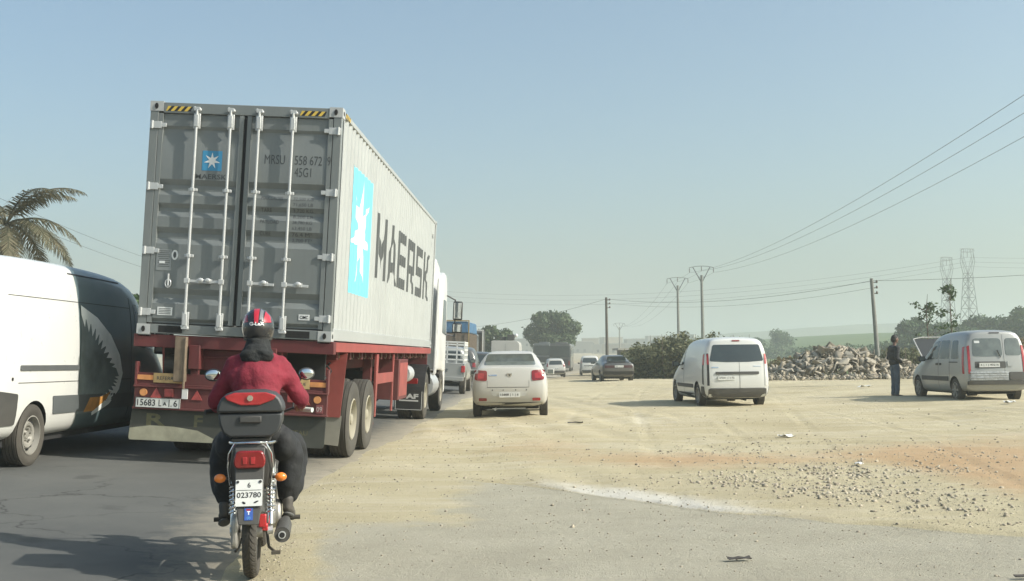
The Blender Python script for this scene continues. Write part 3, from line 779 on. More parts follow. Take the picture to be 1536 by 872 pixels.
# hazard stripes at the header
yel = M('yellow_marking', (.60, .42, .07), .5); blk = M('black_marking', (.02, .02, .02), .5)
for xa, xb, sgn in ((-1.02, -.68, 1), (.68, 1.02, 1)):
    n_ = 8; w_ = (xb-xa)/n_; z0, z1 = H-.115, H-.055
    for mt, par_ in ((yel, 0), (blk, 1)):
        pl = []
        for i in range(n_):
            if i % 2 == par_:
                sl_ = .05; a0 = xa+i*w_; pl.append([(max(xa, a0-sl_*.5), z0), (min(xb, a0+w_-sl_*.5), z0), (min(xb, a0+w_+sl_*.5), z1), (min(xb, max(xa, a0+sl_*.5)), z1)])
        sheet(poly_geo(pl), lambda u, v: (u, -.003, v), 'hazard_stripes', mt, frame)
for i in range(5):
    pass
pl = []; pk = []
for i in range(8):
    a0 = .22+i*.045; (pl if i % 2 else pk).append([(a0, H-.07), (a0+.045, H-.07), (a0+.07, H-.012), (a0+.025, H-.012)])
for q, mt in ((pl, yel), (pk, blk)): sheet(poly_geo(q), lambda u, v: (W2-.001, u, v), 'hazard_stripes', mt, frame)
m = MB()
for s in (-1, 1): m.box((s*.80, .0475, .065), (.30, .1, .085))
m.build('forklift_pocket', hole, cb)

# ---------- generic truck wheel pair
def wheel_mesh(r, w_, rim_r, kind='car', dual=False):
    """tyre along x, outer side at +x; centred at the tyre"""
    key = ('tw', r, w_, rim_r, kind)
    t = MB(); h = w_/2; q = .018 if kind == 'car' else .03
    prof = [(-h*.8, rim_r), (-h*.97, rim_r+(r-rim_r)*.35), (-h, rim_r+(r-rim_r)*.6), (-h*.94, r-q*1.2), (-h*.8, r-.2*q)]
    ng = 4
    for i in range(ng):
        a = -h*.72+i*(h*1.44)/ng; b = a+h*1.44/ng
        prof += [(a, r), (b-.012*(1 if kind == 'truck' else .6), r), (b-.011*(1 if kind == 'truck' else .6), r-.012), (b, r-.012)]
    prof += [(h*.8, r-.2*q), (h*.94, r-q*1.2), (h, rim_r+(r-rim_r)*.6), (h*.97, rim_r+(r-rim_r)*.35), (h*.8, rim_r)]
    t.lathe(prof, n=48 if kind == 'truck' else 36, closed=True)
    me = t.mesh('tyre', fix=True)
    rm = MB()
    if kind == 'truck':
        rm.lathe([(h*.86, rim_r+.006), (h*.92, rim_r-.012), (h*.7, rim_r-.03), (h*.0, rim_r-.05), (-h*.45, rim_r-.06), (-h*.5, rim_r*.52), (-h*.3, rim_r*.48), (-h*.2, rim_r*.30), (h*.75, rim_r*.27), (h*.85, .05), (h*.86, 0)], n=36, cap=False)
        for i in range(10):
            a = 2*PI*i/10; y_, z_ = math.cos(a)*rim_r*.41, math.sin(a)*rim_r*.41
            rm.cyl((h*-.35, y_, z_), (h*.02, y_, z_), .015, n=6)
        for i in range(10):
            a = 2*PI*(i+.5)/10; y_, z_ = math.cos(a)*rim_r*.66, math.sin(a)*rim_r*.66
            rm.m = 1; rm.cyl((-h*.55, y_, z_), (-h*.43, y_, z_), .034, n=10); rm.m = 0
    elif kind == 'steel':
        rm.lathe([(h*.88, rim_r+.004), (h*.9, rim_r-.01), (h*.45, rim_r-.02), (h*.05, rim_r*.84), (h*.58, rim_r*.64), (h*.52, rim_r*.5), (h*.1, rim_r*.34), (h*.45, rim_r*.18), (h*.46, 0)], n=32, cap=False)
        for i in range(14):
            a = 2*PI*i/14; rm.m = 1; rm.cyl((h*.2, math.cos(a)*rim_r*.73, math.sin(a)*rim_r*.73), (h*.45, math.cos(a)*rim_r*.73, math.sin(a)*rim_r*.73), .020*rim_r/.2, n=8); rm.m = 0
        for i in range(5):
            a = 2*PI*i/5+.3; rm.cyl((h*.3, math.cos(a)*rim_r*.32, math.sin(a)*rim_r*.32), (h*.62, math.cos(a)*rim_r*.32, math.sin(a)*rim_r*.32), .016, n=6)
    else:
        rm.lathe([(h*.88, rim_r+.003), (h*.9, rim_r-.01), (h*.6, rim_r-.02), (h*.2, rim_r-.03), (h*.15, 0)], n=32, cap=False)
        for i in range(6):
            a = 2*PI*i/6; c_, s_ = math.cos(a), math.sin(a)
            rm.bar((h*.72, c_*.03, s_*.03), (h*.72, c_*(rim_r-.015), s_*(rim_r-.015)), .045, .04, up=(1, 0, 0))
        rm.lathe([(h*.5, .05), (h*.86, .045), (h*.87, 0)], n=16)
    return me, rm.mesh('rim')
_wm = {}
def wheel(par, x, y, z, r, w_, rim_r, kind='car', tm=None, rmm=None, name='wheel'):
    """x>0 = right side. one wheel part: tyre mesh + rim child"""
    key = (r, w_, rim_r, kind)
    if key not in _wm:
        a, b = wheel_mesh(*key); 
        a.materials.append(tm or rubber); b.materials.append(rmm or rimm); b.materials.append(under)
        for me in (a, b):
            me.polygons.foreach_set('use_smooth', [True]*len(me.polygons)); me.set_sharp_from_angle(angle=R(35))
        _wm[key] = (a, b)
    a, b = _wm[key]
    o = bpy.data.objects.new(name, a); COL.objects.link(o); o.parent = par; o.location = (x, y, z)
    if x < 0: o.rotation_euler = (0, 0, PI)
    q = bpy.data.objects.new('rim', b); COL.objects.link(q); q.parent = o
    return o
cb.scale = (1, 1, 1.012)
# ---------- semi-trailer
tred = M('trailer_red_shaded', (.105, .014, .016), .6, var=.3, scale=2.5, dust=.35, dcol=(.13, .09, .07), dtop=1.4, rust=.8, streak=.6)  # red darkened for the rear's grazing light, real rust and dirt over it
tredb = M('trailer_red_lit', (.27, .045, .04), .55, var=.25, scale=3, dust=.35, dcol=(.2, .13, .1), dtop=1.6, rust=.5)  # same trailer red, kept brighter to stand for the sunlit side
rusty = M('rusty_bracket', (.17, .13, .09), .8, var=.4, scale=7, rust=.8)
mudf = M('mud_flap', (.055, .057, .047), .75, var=.35, scale=2.5)
dirtyw = M('dried_mud_band', (.31, .30, .22), .85, var=.25, scale=6)
tra = thing('semi_trailer', 'rusty red flatbed trailer on dual wheels carrying the pale grey container', 'trailer', (TX, TY, TZ), 0, roll=TR)
m = MB()
for s in (-1, 1):
    m.box((s*.48, 5.9, 1.33), (.14, 11.8, .30)); 
m.box((0, .10, 1.515), (2.52, .16, .16))                       # rear cross beam
m.box((0, .22, 1.30), (1.1, .10, .26)); m.box((0, .16, 1.34), (1.0, .03, .03))
for i in range(12): m.box((0, .9+i*1.0, 1.42), (2.3, .10, .12))
m.build('chassis', tred, tra, bevel=.008)
m = MB()
for s in (-1, 1):
    m.box((s*1.215, 6.05, 1.53), (.06, 11.7, .125)); m.box((s*1.15, 6.05, 1.475), (.10, 11.7, .012))
m.build('side_rail', tredb, tra, bevel=.004)
m = MB()
for i in range(20):
    for s in (1,):
        yq = .9+i*.55; m.tube([(s*1.16, yq, 1.47), (s*1.17, yq, 1.40), (s*1.15, yq+.02, 1.37), (s*1.12, yq+.04, 1.40)], .0065, n=6)
m.build('rope_hook', rusty, tra)
m = MB(); m.box((-.64, .0, 1.30), (.14, .12, .56)); m.box((-.575, -.05, 1.25), (.02, .05, .64)); m.build('support_post', [rusty], tra, bevel=.006)
m = MB(); m.box((0, .62, 1.18), (2.1, .06, .52)); m.box((0, .9, .85), (1.9, .06, .5)); m.build('dark_backing', under, tra)  # dark panels added to close the see-through gap under the deck
m = MB(); m.cyl((-.95, .42, 1.22), (-.2, .42, 1.22), .13, n=18); m.build('air_tank', dark_p, tra)
# twist locks under the corner castings
for s in (-1, 1):
    for yq in (.1, 12.05):
        m = MB(); m.box((s*1.13, yq, 1.585), (.16, .16, .03)); m.build('twist_lock', rodm, tra)
# light bar
m = MB(); m.box((0, .05, .83), (2.42, .06, .30)); m.box((0, .06, 1.03), (2.42, .05, .17)); m.box((0, .03, .945), (2.44, .07, .02)); m.box((0, .03, .675), (2.44, .07, .025))
for s in (-1, 1): m.box((s*.48, .08, 1.15), (.10, .06, .20)); m.box((s*1.2, .06, 1.10), (.03, .10, .30))
lb = m.build('light_bar', tred, tra, bevel=.004)
oldor = M('old_orange_reflector', (.62, .24, .06), .5, var=.25, scale=15, dust=.3, dtop=2); oldye = M('old_amber_sign', (.50, .33, .13), .6, var=.25, scale=12, dust=.3, dtop=2)
oldred = M('old_red_lamp', (.33, .03, .035), .35, var=.35, scale=16, dust=.2, dtop=2)
for s in (-1, 1):
    m = MB(); m.box((s*1.085, .028, 1.055), (.20, .014, .06)); m.build('side_marker', oldor, lb, bevel=.002)
    m = MB(); m.box((s*.80, .026, 1.055), (.36, .014, .12)); sg = m.build('warning_sign', oldye, lb, bevel=.002)
    g = text_geo('REFERRES' if s < 0 else 'REMORQUE', .045, .27, .01, 'c'); sheet(([(a+s*.80, b+1.03) for a, b in g[0]], g[1]), lambda u, v: (u, .0175, v), 'lettering', char, sg)
    x0 = s*1.1
    for dx, kind in ((.02, 'o'), (-.14, 't'), (-.30, 'r'), (-.50, 'f')):
        xq = s*(1.07+dx) if kind != 't' else s*(1.07+dx)
        m = MB()
        if kind == 't': m.prism([(xq-.075, .80), (xq+.075, .80), (xq, .93)], 'y', .0, .02); m.build('reflector', oldred, lb)
        elif kind == 'o': m.prism([(xq+.045*math.cos(t), .87+.045*math.sin(t)) for t in np.linspace(0, 2*PI, 16, endpoint=False)], 'y', -.005, .02); m.build('lamp', oldor, lb)
        elif kind == 'r': m.box((xq, .008, .875), (.11, .03, .10)); m.build('lamp', oldred, lb, bevel=.006)
        else: m.box((xq, .010, .87), (.075, .02, .13)); m.build('lamp', clearl if s < 0 else oldred, lb, bevel=.004)
for xq in (-.17, .17):
    m = MB(); m.box((xq, .012, .82), (.05, .015, .21)); m.build('marker_strip', oldor, lb)
m = MB()
for s in (-1, 1): m.prism([(s*.42-.07, .80), (s*.42+.07, .80), (s*.42, .92)], 'y', .008, .02)
m.build('reflector', oldred, lb)
m = MB(); m.box((-.90, .0, .745), (.56, .012, .125)); pl_ = m.build('number_plate', plate_w, lb)
m = MB()
for a, b in (((-1.175, .685), (-.625, .685)), ((-1.175, .805), (-.625, .805))): m.bar((a[0], -.0075, a[1]), (b[0], -.0075, b[1]), .004, .005)
for xq in (-1.175, -.625): m.bar((xq, -.0075, .685), (xq, -.0075, .805), .004, .005, up=(1, 0, 0))
m.build('plate_border', ink, pl_)
def ftext(s_, x, z, h, w_, par, y_, mat=ink, bold=0., name='lettering', align='l'):
    g = text_geo(s_, h, w_, bold, align); return sheet(([(a+x, b+z) for a, b in g[0]], g[1]), lambda u, v: (u, y_, v), name, mat, par)
ftext('15683', -1.155, .705, .082, .225, pl_, -.008, bold=.012); ftext('L', -.885, .705, .082, .035, pl_, -.008); ftext('▲' if False else 'A', -.835, .715, .045, .05, pl_, -.008, bold=.03)
ftext('I', -.76, .70, .09, .010, pl_, -.008); ftext('.', -.735, .705, .014, .014, pl_, -.008); ftext('6', -.70, .705, .082, .048, pl_, -.008, bold=.012)
m = MB(); m.box((1.12, .012, .755), (.085, .014, .10)); p09 = m.build('number_disc', M('faded_red_disc', (.20, .06, .06), .6), lb)
ftext('09', 1.085, .725, .06, .07, p09, .004, mat=M('faded_white_ink', (.42, .38, .36), .6))
# rear apron
m = MB(); m.prism(rpoly([(-1.24, .66), (1.20, .66), (1.19, .30), (1.17, .27), (-1.27, .27), (-1.27, .33)], .03), 'y', .06, .075); ap = m.build('mud_apron', mudf, tra)
band = [(-1.262, .30), (-1.25, .275), (.25, .275), (.1, .30), (-.2, .33), (-.40, .42), (-.7, .455), (-1.0, .46), (-1.255, .42)]
sheet(poly_geo([band]), lambda u, v: (u, .0565, v), 'mud_stain', dirtyw, ap)
fade = M('faded_lettering', (.115, .11, .06), .8, var=.3, scale=12)
ftext('R', -1.05, .46, .15, .24, ap, .0575, mat=fade, bold=.03); ftext('F', -.45, .46, .15, .11, ap, .0575, mat=fade, bold=.03)
ftext('PLATEAU', .62, .42, .06, .36, ap, .0575, mat=fade, bold=.02)
# fender plates with hanging flaps either side of the wheels
for s in (-1, 1):
    m = MB(); m.prism([(s*.95, .60), (s*.95, 1.36), (s*1.25, 1.46), (s*1.19, .60)], 'y', 1.06, 1.075)
    m.build('fender_plate', tredb, tra)
    m = MB(); m.prism([(s*.93, .24), (s*.93, .62), (s*1.21, .62), (s*1.18, .22)], 'y', 1.08, 1.09); m.build('mud_flap', M('pale_mud_flap', (.20, .205, .18), .7, var=.25, dust=.4), tra)
m = MB(); m.box((0, .6, .33), (.9, .03, .03)); m.tube([(-.2, .5, .2), (.7, .5, .24)], .012, n=6); m.build('drawbar_guard', steel, tra)
for ya in (1.95, 3.31):
    for s in (-1, 1):
        wheel(tra, s*1.09, ya, .53, .53, .29, .285, 'truck', rubber_road, rimd)
        wheel(tra, s*.77, ya, .53, .53, .29, .285, 'truck', rubber_road, rimd)
    m = MB(); m.cyl((-.9, ya, .53), (.9, ya, .53), .07, n=12); m.build('axle', under, tra)
m = MB()
for s in (-1, 1):
    for ya in (1.95, 3.31): m.box((s*.5, ya, .78), (.08, 1.0, .10)); m.box((s*.5, ya, 1.0), (.12, .2, .4))
m.build('suspension', under, tra)
# mid structure: struts, tool box, landing legs
m = MB()
m.prism([(4.02, .45), (4.12, .45), (4.20, 1.45), (3.98, 1.45)], 'x', 1.17, 1.21); m.prism([(4.02, .45), (4.12, .45), (4.20, 1.45), (3.98, 1.45)], 'x', -1.21, -1.17)
for s in (-1, 1):
    m.box((s*1.19, 5.1, 1.05), (.03, 2.0, .17)); m.box((s*1.19, 6.05, .95), (.03, .08, 1.0))
m.build('side_bracket', tredb, tra, bevel=.004)
for s in (-1, 1):
    m = MB(); m.box((s*1.0, 7.4, .98), (.42, 1.3, .75)); tb = m.build('tool_box', tred, tra, bevel=.012)
    m = MB(); m.box((s*1.214, 7.4, .98), (.008, 1.15, .62)); m.build('lid', tredb, tb, bevel=.003)
for s in (-1, 1):
    m = MB(); m.box((s*.85, 5.35, .93), (.14, .16, .95)); m.box((s*.85, 5.35, .36), (.10, .12, .25)); m.box((s*.85, 5.35, .25), (.26, .26, .03)); m.build('landing_leg', tred, tra, bevel=.005)
m = MB()
for k in range(4):
    pts = [(1.0+.12*math.sin(t*3+k), 8.2+t*.25+.1*k, 1.15-.22*math.sin(t)) for t in np.linspace(0, 3.1, 12)]
    m.tube(pts, .018, n=6)
m.tube([(.95+.1*math.cos(t*4), .9+.12*math.sin(t*5), 1.2+.12*math.cos(t*3)) for t in np.linspace(0, 3, 16)], .014, n=6)
m.build('air_hose', black_p, tra)
for yq in (8.9,):
    m = MB(); m.cyl((1.02, yq-.3, 1.05), (1.02, yq+.5, 1.05), .17, n=18); m.build('air_tank', steel, tra)
m = MB(); m.box((0, 12.1, 1.25), (2.3, .10, .5)); m.build('headboard', tred, tra)

# ---------- tractor unit
wcab = M('cab_white', (.68, .68, .66), .35, coat=.5, var=.04, dust=.35, dtop=1.8)
tru = thing('tractor_truck', 'white truck cab with tall mirrors pulling the red trailer and grey container', 'truck', (TX, TY+10.4, TZ), 0, roll=TR)
m = MB()
for s in (-1, 1): m.box((s*.42, 2.2, .98), (.10, 5.6, .26))
m.box((0, -.5, .95), (.9, .08, .2)); m.box((0, .9, 1.22), (.9, .9, .08)); m.build('chassis', under, tru)
for s in (-1, 1):
    wheel(tru, s*1.09, 1.1, .53, .53, .29, .285, 'truck', rubber_road, rimd); wheel(tru, s*.77, 1.1, .53, .53, .29, .285, 'truck', rubber_road, rimd)
    wheel(tru, s*1.07, 4.9, .52, .52, .30, .285, 'truck', rubber_road, rimd)
    m = MB(); a = [(1.1+.68*math.cos(t), .56+.66*math.sin(t)) for t in np.linspace(R(20), R(175), 16)]
    b = [(1.1+.64*math.cos(t), .56+.62*math.sin(t)) for t in np.linspace(R(20), R(175), 16)][::-1]
    for k in range(15): m.prism([a[k], a[k+1], b[14-k], b[15-k]], 'x', s*.60, s*1.25)
    m.build('mudguard', black_p, tru)
    m = MB(); m.prism(rpoly([(s*.62, .22), (s*1.24, .22), (s*1.24, .66), (s*.62, .66)] if s > 0 else [(s*1.24, .22), (s*.62, .22), (s*.62, .66), (s*1.24, .66)], .05), 'y', .36, .375); fl = m.build('mud_flap', black_p, tru)
    fm = M('flap_white_ink', (.5, .5, .48), .7, var=.2)
    ftext('DAF', s*.93-.21, .47, .11, .42, fl, .356, mat=fm, bold=.05)
    m = MB(); m.box((s*.93, .357, .43), (.42, .004, .03)); 
    for q in ((s*.645, .44, .012, .40), (s*1.215, .44, .012, .40), (s*.93, .235, .58, .01)): m.box((q[0], .357, q[1]), (q[2], .004, q[3]))
    m.build('flap_border', fm, fl)
    m = MB(); m.box((s*.95, .28, .86), (.34, .09, .12)); m.build('tail_light', redl, tru, bevel=.01)
    m = MB(); m.cyl((s*.98, 2.1, .72), (s*.98, 3.5, .72), .30, n=20); m.build('fuel_tank', steel, tru)
m = MB(); m.cyl((-.9, 1.1, .53), (.9, 1.1, .53), .12, n=10); m.cyl((-.9, 4.9, .53), (.9, 4.9, .53), .09, n=10); m.ell((0, 1.1, .53), (.22, .2, .22)); m.build('axle', under, tru)
# cab shell: side profile, swept
prof = [(3.35, 1.05), (3.32, 2.9), (3.38, 3.15), (3.5, 3.3), (4.6, 3.55), (5.05, 3.50), (5.30, 3.2), (5.62, 2.0), (5.68, 1.5), (5.70, .45), (5.45, .42), (5.45, 1.0), (4.35, 1.05)]
m = MB(); m.prism(prof, 'x', -1.22, 1.22)
me = evaluated(m.mesh(), [('BEVEL', dict(width=.07, segments=3, limit_method='ANGLE', angle_limit=R(30)))], 'cab')
bv = BVHTree.FromPolygons([v.co for v in me.vertices], [p.vertices[:] for p in me.polygons])
finish(me, 'cab', wcab, tru, sharp=50)
m = MB(); m.prism([(3.33, 3.1), (3.45, 3.75), (3.9, 3.85), (4.7, 3.72), (4.9, 3.5), (4.5, 3.4)], 'x', -1.05, 1.05); m.build('roof_fairing', wcab, tru, bevel=.06)
for s in (-1, 1):
    m = MB(); m.prism([(2.95, .95), (2.98, 3.3), (3.33, 3.2), (3.33, 1.0)], 'x', s*1.18, s*1.22); m.build('side_fairing', wcab, tru, bevel=.008)
    side = 'right' if s > 0 else 'left'
    conform(bv, [rpoly([(4.35, 2.0), (5.40, 1.95), (5.12, 2.85), (4.4, 2.85)], .06)], side, 'side_window', glass, tru)
    m = MB(); m.cyl((s*1.18, 5.35, 3.02), (s*1.42, 5.55, 2.90), .018, n=8); m.cyl((s*1.42, 5.55, 2.92), (s*1.44, 5.56, 1.95), .016, n=8); m.cyl((s*1.2, 5.4, 1.98), (s*1.44, 5.56, 1.95), .018, n=8)
    ar = m.build('mirror_arm', black_p, tru)
    m = MB(); m.box((s*1.50, 5.55, 2.62), (.25, .13, .50)); m.box((s*1.50, 5.55, 2.16), (.25, .13, .26)); mh = m.build('mirror_housing', black_p, tru, bevel=.035)
    m = MB(); m.box((s*1.50, 5.482, 2.62), (.19, .006, .42)); m.box((s*1.50, 5.482, 2.16), (.19, .006, .19)); m.build('mirror_glass', M('mirror', (.7, .72, .72), .04, metal=1, var=0), mh, bevel=.002)
    m = MB(); m.box((s*1.05, 4.55, .62), (.3, .5, .10)); m.box((s*1.05, 4.55, .92), (.3, .5, .08)); m.build('step', black_p, tru, bevel=.01)
    m = MB(); m.box((s*.92, 5.70, .72), (.36, .04, .18)); m.build('headlight', clearl, tru, bevel=.012)
conform(bv, [rpoly([(-1.1, 2.05), (1.1, 2.05), (1.02, 3.05), (-1.02, 3.05)], .08)], 'front', 'windscreen', glass, tru)
m = MB(); m.box((0, 5.70, 1.3), (1.9, .03, .5)); m.build('grille', black_p, tru, bevel=.01)
m = MB(); m.cyl((.85, 3.1, 1.3), (.85, 3.1, 3.6), .07, n=12); m.build('exhaust_stack', steel, tru)
# ================================================================ CARS
def car_mesh(secs, bulge=.05, sub=2, crease=.35, fbulge=.08):
    """secs: (yb, ym, yt, yr, hw, hb, hr, zb, zm, zt, zr, crown) from the tail (y 0) to the nose"""
    bm = bmesh.new(); rings = []
    for (yb, ym, yt, yr, hw, hb, hr, zb, zm, zt, zr, cr) in secs:
        pts = [(0, yb, zb), (hw*.75, yb, zb), (hw*.97, yb*.6+ym*.4, zb+.15*(zm-zb)), (hw, ym, zm), (hb, yt, zt), (hr, yr, zr), (hr*.72, yr, zr+cr*.75), (0, yr, zr+cr)]
        Rr = [bm.verts.new(p) for p in pts]; Lr = [Rr[0]]+[bm.verts.new((-p[0], p[1], p[2])) for p in pts[1:7]]+[Rr[7]]
        rings.append((Rr, Lr, pts))
    for a, b in zip(rings, rings[1:]):
        for k in (0, 1):
            for i in range(7):
                q = [a[k][i], b[k][i], b[k][i+1], a[k][i+1]]
                bm.faces.new(q if k else q[::-1])
    for (ring, sg, bl) in ((rings[0], -1, bulge), (rings[-1], 1, fbulge)):
        Rr, Lr, pts = ring
        C_ = [Rr[0]]+[bm.verts.new((0, pts[i][1]+sg*bl*(1 if 1 < i < 6 else .5), pts[i][2])) for i in range(1, 7)]+[Rr[7]]
        for side in (Rr, Lr):
            for i in range(7):
                q = list(dict.fromkeys([side[i], side[i+1], C_[i+1], C_[i]]))
                if len(q) > 2: bm.faces.new(q)
    cl = bm.edges.layers.float.new('crease_edge')
    for Rr, Lr, pts in (rings[0], rings[-1]):
        for side in (Rr, Lr):
            for i in range(7):
                e = bm.edges.get((side[i], side[i+1]))
                if e: e[cl] = crease
    bmesh.ops.recalc_face_normals(bm, faces=bm.faces)
    me = bpy.data.meshes.new('body'); bm.to_mesh(me); bm.free()
    return evaluated(me, [('SUBSURF', dict(levels=sub))], 'body')
def bvh_of(me): return BVHTree.FromPolygons([v.co for v in me.vertices], [p.vertices[:] for p in me.polygons])
def cut_arches(me, ys_, r, hw, zc, paint, depth=.30):
    o = bpy.data.objects.new('tmp', me); COL.objects.link(o); tmp = []
    for y in ys_:
        for s in (-1, 1):
            m = MB(); m.cyl((s*(hw-depth), y, zc), (s*(hw+.3), y, zc), r, n=36); c = bpy.data.objects.new('cut', m.mesh()); COL.objects.link(c); tmp.append(c)
            b = o.modifiers.new('b', 'BOOLEAN'); b.operation = 'DIFFERENCE'; b.object = c; b.solver = 'EXACT'
    dg = bpy.context.evaluated_depsgraph_get(); dg.update()
    r_ = bpy.data.meshes.new_from_object(o.evaluated_get(dg)); r_.name = 'body'
    for c in tmp+[o]: bpy.data.objects.remove(c)
    r_.materials.clear(); r_.materials.append(paint); r_.materials.append(under)
    for p in r_.polygons:
        c = p.center; p.material_index = 0
        for y in ys_:
            d = math.hypot(c.y-y, c.z-zc)
            if (d < r-.004 and abs(c.x) < hw-depth+.02) or (abs(d-r) < .02 and abs(p.normal.x) < .35 and abs(c.x) < hw-.012): p.material_index = 1
    return r_
def car(name, label, cat, x, y, rz, secs, wheels, paint, group=None, bulge=.05, road=False, roll=None, zc=None, rimk='alloy', tw=.19, z=None, cut=True, rimmat=None, fbulge=.08, dust=None):
    z = ground_z(x, y) if z is None else z
    rt = thing(name, label, cat, (x, y, z), rz, group, roll=(TR if road else 0) if roll is None else roll)
    (y0, y1, r, hw) = wheels
    me = car_mesh(secs, bulge, fbulge=fbulge); bv = bvh_of(me)
    if cut: me = cut_arches(me, (y0, y1), r+.045, hw, r+.01, paint)
    else: me.materials.append(paint)
    body = finish(me, 'body', None, rt, sharp=38)
    for yq in (y0, y1):
        for s in (-1, 1): wheel(rt, s*(hw-tw*.5-.015), yq, r, r, tw, r*.64, rimk)
    m = MB(); m.box((0, (y0+y1)/2, r*.9), (hw*1.5, (y1-y0)*1.25, .16)); m.cyl((-hw*.8, y0, r), (hw*.8, y0, r), .05); m.build('underbody', under, rt)
    return rt, body, bv
def plate(par, bv, x, z, text, w_=.46, h=.11, off=.012, mat=None):
    yq = min(bv.ray_cast(Vector((a, -5, b)), Vector((0, 1, 0)))[0].y for a in (x-w_/2, x, x+w_/2) for b in (z, z+h))-off
    m = MB(); m.prism(rpoly([(x-w_/2, z), (x+w_/2, z), (x+w_/2, z+h), (x-w_/2, z+h)], .01), 'y', yq, yq+.035); o = m.build('number_plate', mat or plate_w, par)
    ftext(text, x, z+h*.2, h*.6, w_*.88, o, yq-.003, align='c', bold=.01)
    return o
def mirrors(rt, hw, y, z, mat=black_p, s_=1.0):
    for s in (-1, 1):
        m = MB(); m.box((s*(hw+.11*s_), y, z), (.19*s_, .11*s_, .14*s_)); m.bar((s*(hw-.06), y+.03, z-.03), (s*(hw+.06), y, z-.02), .04, .03); mm = m.build('wing_mirror', mat, rt, bevel=.02)
        m = MB(); m.box((s*(hw+.11*s_), y-.057*s_, z), (.14*s_, .006, .10*s_)); m.build('mirror_glass', glass_l, mm)
mirror_y = None
def R4(x0, x1, z0, z1, r=.03, dx0=0, dx1=0): return rpoly([(x0, z0), (x1, z0), (x1-dx1, z1), (x0+dx0, z1)], r)
# ---------------------------------------------------------------- white saloon just ahead on the verge
SEC_SAL = [(.14, .0, .05, .10, .79, .80, .68, .30, .60, .95, 1.12, .03), (.30, .18, .16, .22, .855, .85, .73, .26, .60, .96, 1.145, .03), (.62, .6, .58, .58, .87, .855, .70, .24, .6, .98, 1.17, .03),
           (.9, .9, .95, 1.02, .87, .86, .59, .22, .6, .99, 1.44, .03), (1.5, 1.5, 1.5, 1.5, .87, .86, .575, .22, .6, 1.0, 1.49, .035), (2.3, 2.3, 2.3, 2.3, .87, .86, .58, .22, .6, .99, 1.495, .03),
           (2.75, 2.75, 2.75, 2.75, .87, .86, .57, .22, .6, .98, 1.42, .03), (3.35, 3.35, 3.35, 3.35, .87, .85, .64, .22, .6, .93, 1.03, .03), (4.0, 4.0, 4.0, 3.95, .85, .82, .62, .24, .58, .84, .90, .03), (4.25, 4.35, 4.28, 4.2, .74, .70, .55, .28, .55, .72, .76, .02)]
rt, body, bv = car('saloon_car', 'white four door saloon with red tail lights pulling up beside the truck', 'car', at(763, 25.7), 25.4, R(.5), SEC_SAL, (.85, 3.48, .305, .87), whited)
conform(bv, [R4(-.60, .60, 1.19, 1.445, .05, .09, .09)], 'rear', 'rear_window', glass_l, rt, off=.004)
for s in (-1, 1):
    side = 'right' if s > 0 else 'left'
    conform(bv, [rpoly([(1.0, 1.04), (1.95, 1.02), (1.95, 1.40), (1.38, 1.39)], .04)], side, 'side_window', glass, rt, off=.004)
    conform(bv, [rpoly([(2.02, 1.02), (3.05, 1.0), (2.62, 1.36), (2.02, 1.40)], .04)], side, 'side_window', glass, rt, off=.004)
    x0, x1 = (.50, .775)
    P = rpoly([(s*x0, .84), (s*x1, .86), (s*.80, 1.09), (s*x0, 1.075)], .05)
    tl = conform(bv, [P], 'rear', 'tail_light', redl, rt, off=.012)
    conform(bv, [R4(s*.64-.07, s*.64+.07, .90, 1.02, .02)], 'rear', 'lamp_lens', redl_b, tl, off=.017, thick=.01)
    conform(bv, [R4(s*.60-.09, s*.60+.09, .395, .46, .02)], 'rear', 'reflector', redl_b if s > 0 else redl, rt, off=.01)
    conform(bv, [rpoly([(2.2, .88), (2.36, .88), (2.36, .91), (2.2, .91)], .01)], side, 'door_handle', whited, rt, off=.03)
conform(bv, [R4(-.73, .73, .27, .36, .03)], 'rear', 'lower_bumper', black_p, rt, off=.008)
seam = M('panel_gap', (.06, .06, .058), .8)
conform(bv, [[(-.50, .695), (.44, .695), (.44, .705), (-.50, .705)], [(-.50, .705), (-.493, .705), (-.493, .85), (-.50, .85)], [(.433, .705), (.44, .705), (.44, .85), (.433, .85)]], 'rear', 'boot_gap', seam, body, off=.003, thick=.005)
conform(bv, [rpoly([(-.42, .60), (.40, .60), (.34, .50), (-.36, .50)], .02)], 'rear', 'plate_recess', M('recess_white', (.5, .5, .47), .5), rt, off=.003)
plate(rt, bv, 0, .475, '15888 | 1 | 6')
conform(bv, [R4(-.46, -.28, .955, .985, .005)], 'rear', 'badge', chrome, rt, off=.006, thick=.01)
m = MB(); yq = bv.ray_cast(Vector((0, -5, .97)), Vector((0, 1, 0)))[0].y
m.prism([(.06, 1.01), (-.06, 1.01), (-.05, .95), (0, .91), (.05, .95)], 'y', yq-.012, yq-.002); em = m.build('emblem', chrome, rt)
m = MB(); m.prism([(.035, .99), (-.035, .99), (0, .94)], 'y', yq-.015, yq-.0125); m.build('emblem_inset', black_p, em)
m = MB(); m.cyl((0, yq-.006, .86), (0, yq+.01, .86), .02, n=12); m.build('boot_lock', black_p, rt)
for xq in (-.38, -.14, .14, .38):
    p_ = bv.ray_cast(Vector((xq, -5, .64)), Vector((0, 1, 0)))[0]; m = MB(); m.cyl((xq, p_.y-.006, .64), (xq, p_.y+.01, .64), .013, n=10); m.build('parking_sensor', black_p, rt)
mirrors(rt, .84, 2.85, 1.0, whited)
m = MB(); m.tube([(-.33, .25, .2), (-.32, .9, .22)], .03); m.bar((-.40, .35, .215), (.35, .35, .215), .03, .02); m.build('exhaust_pipe', steel, rt)
m = MB(); m.cyl((-.28, 1.35, .98), (-.28, 1.35, 1.02), .02)
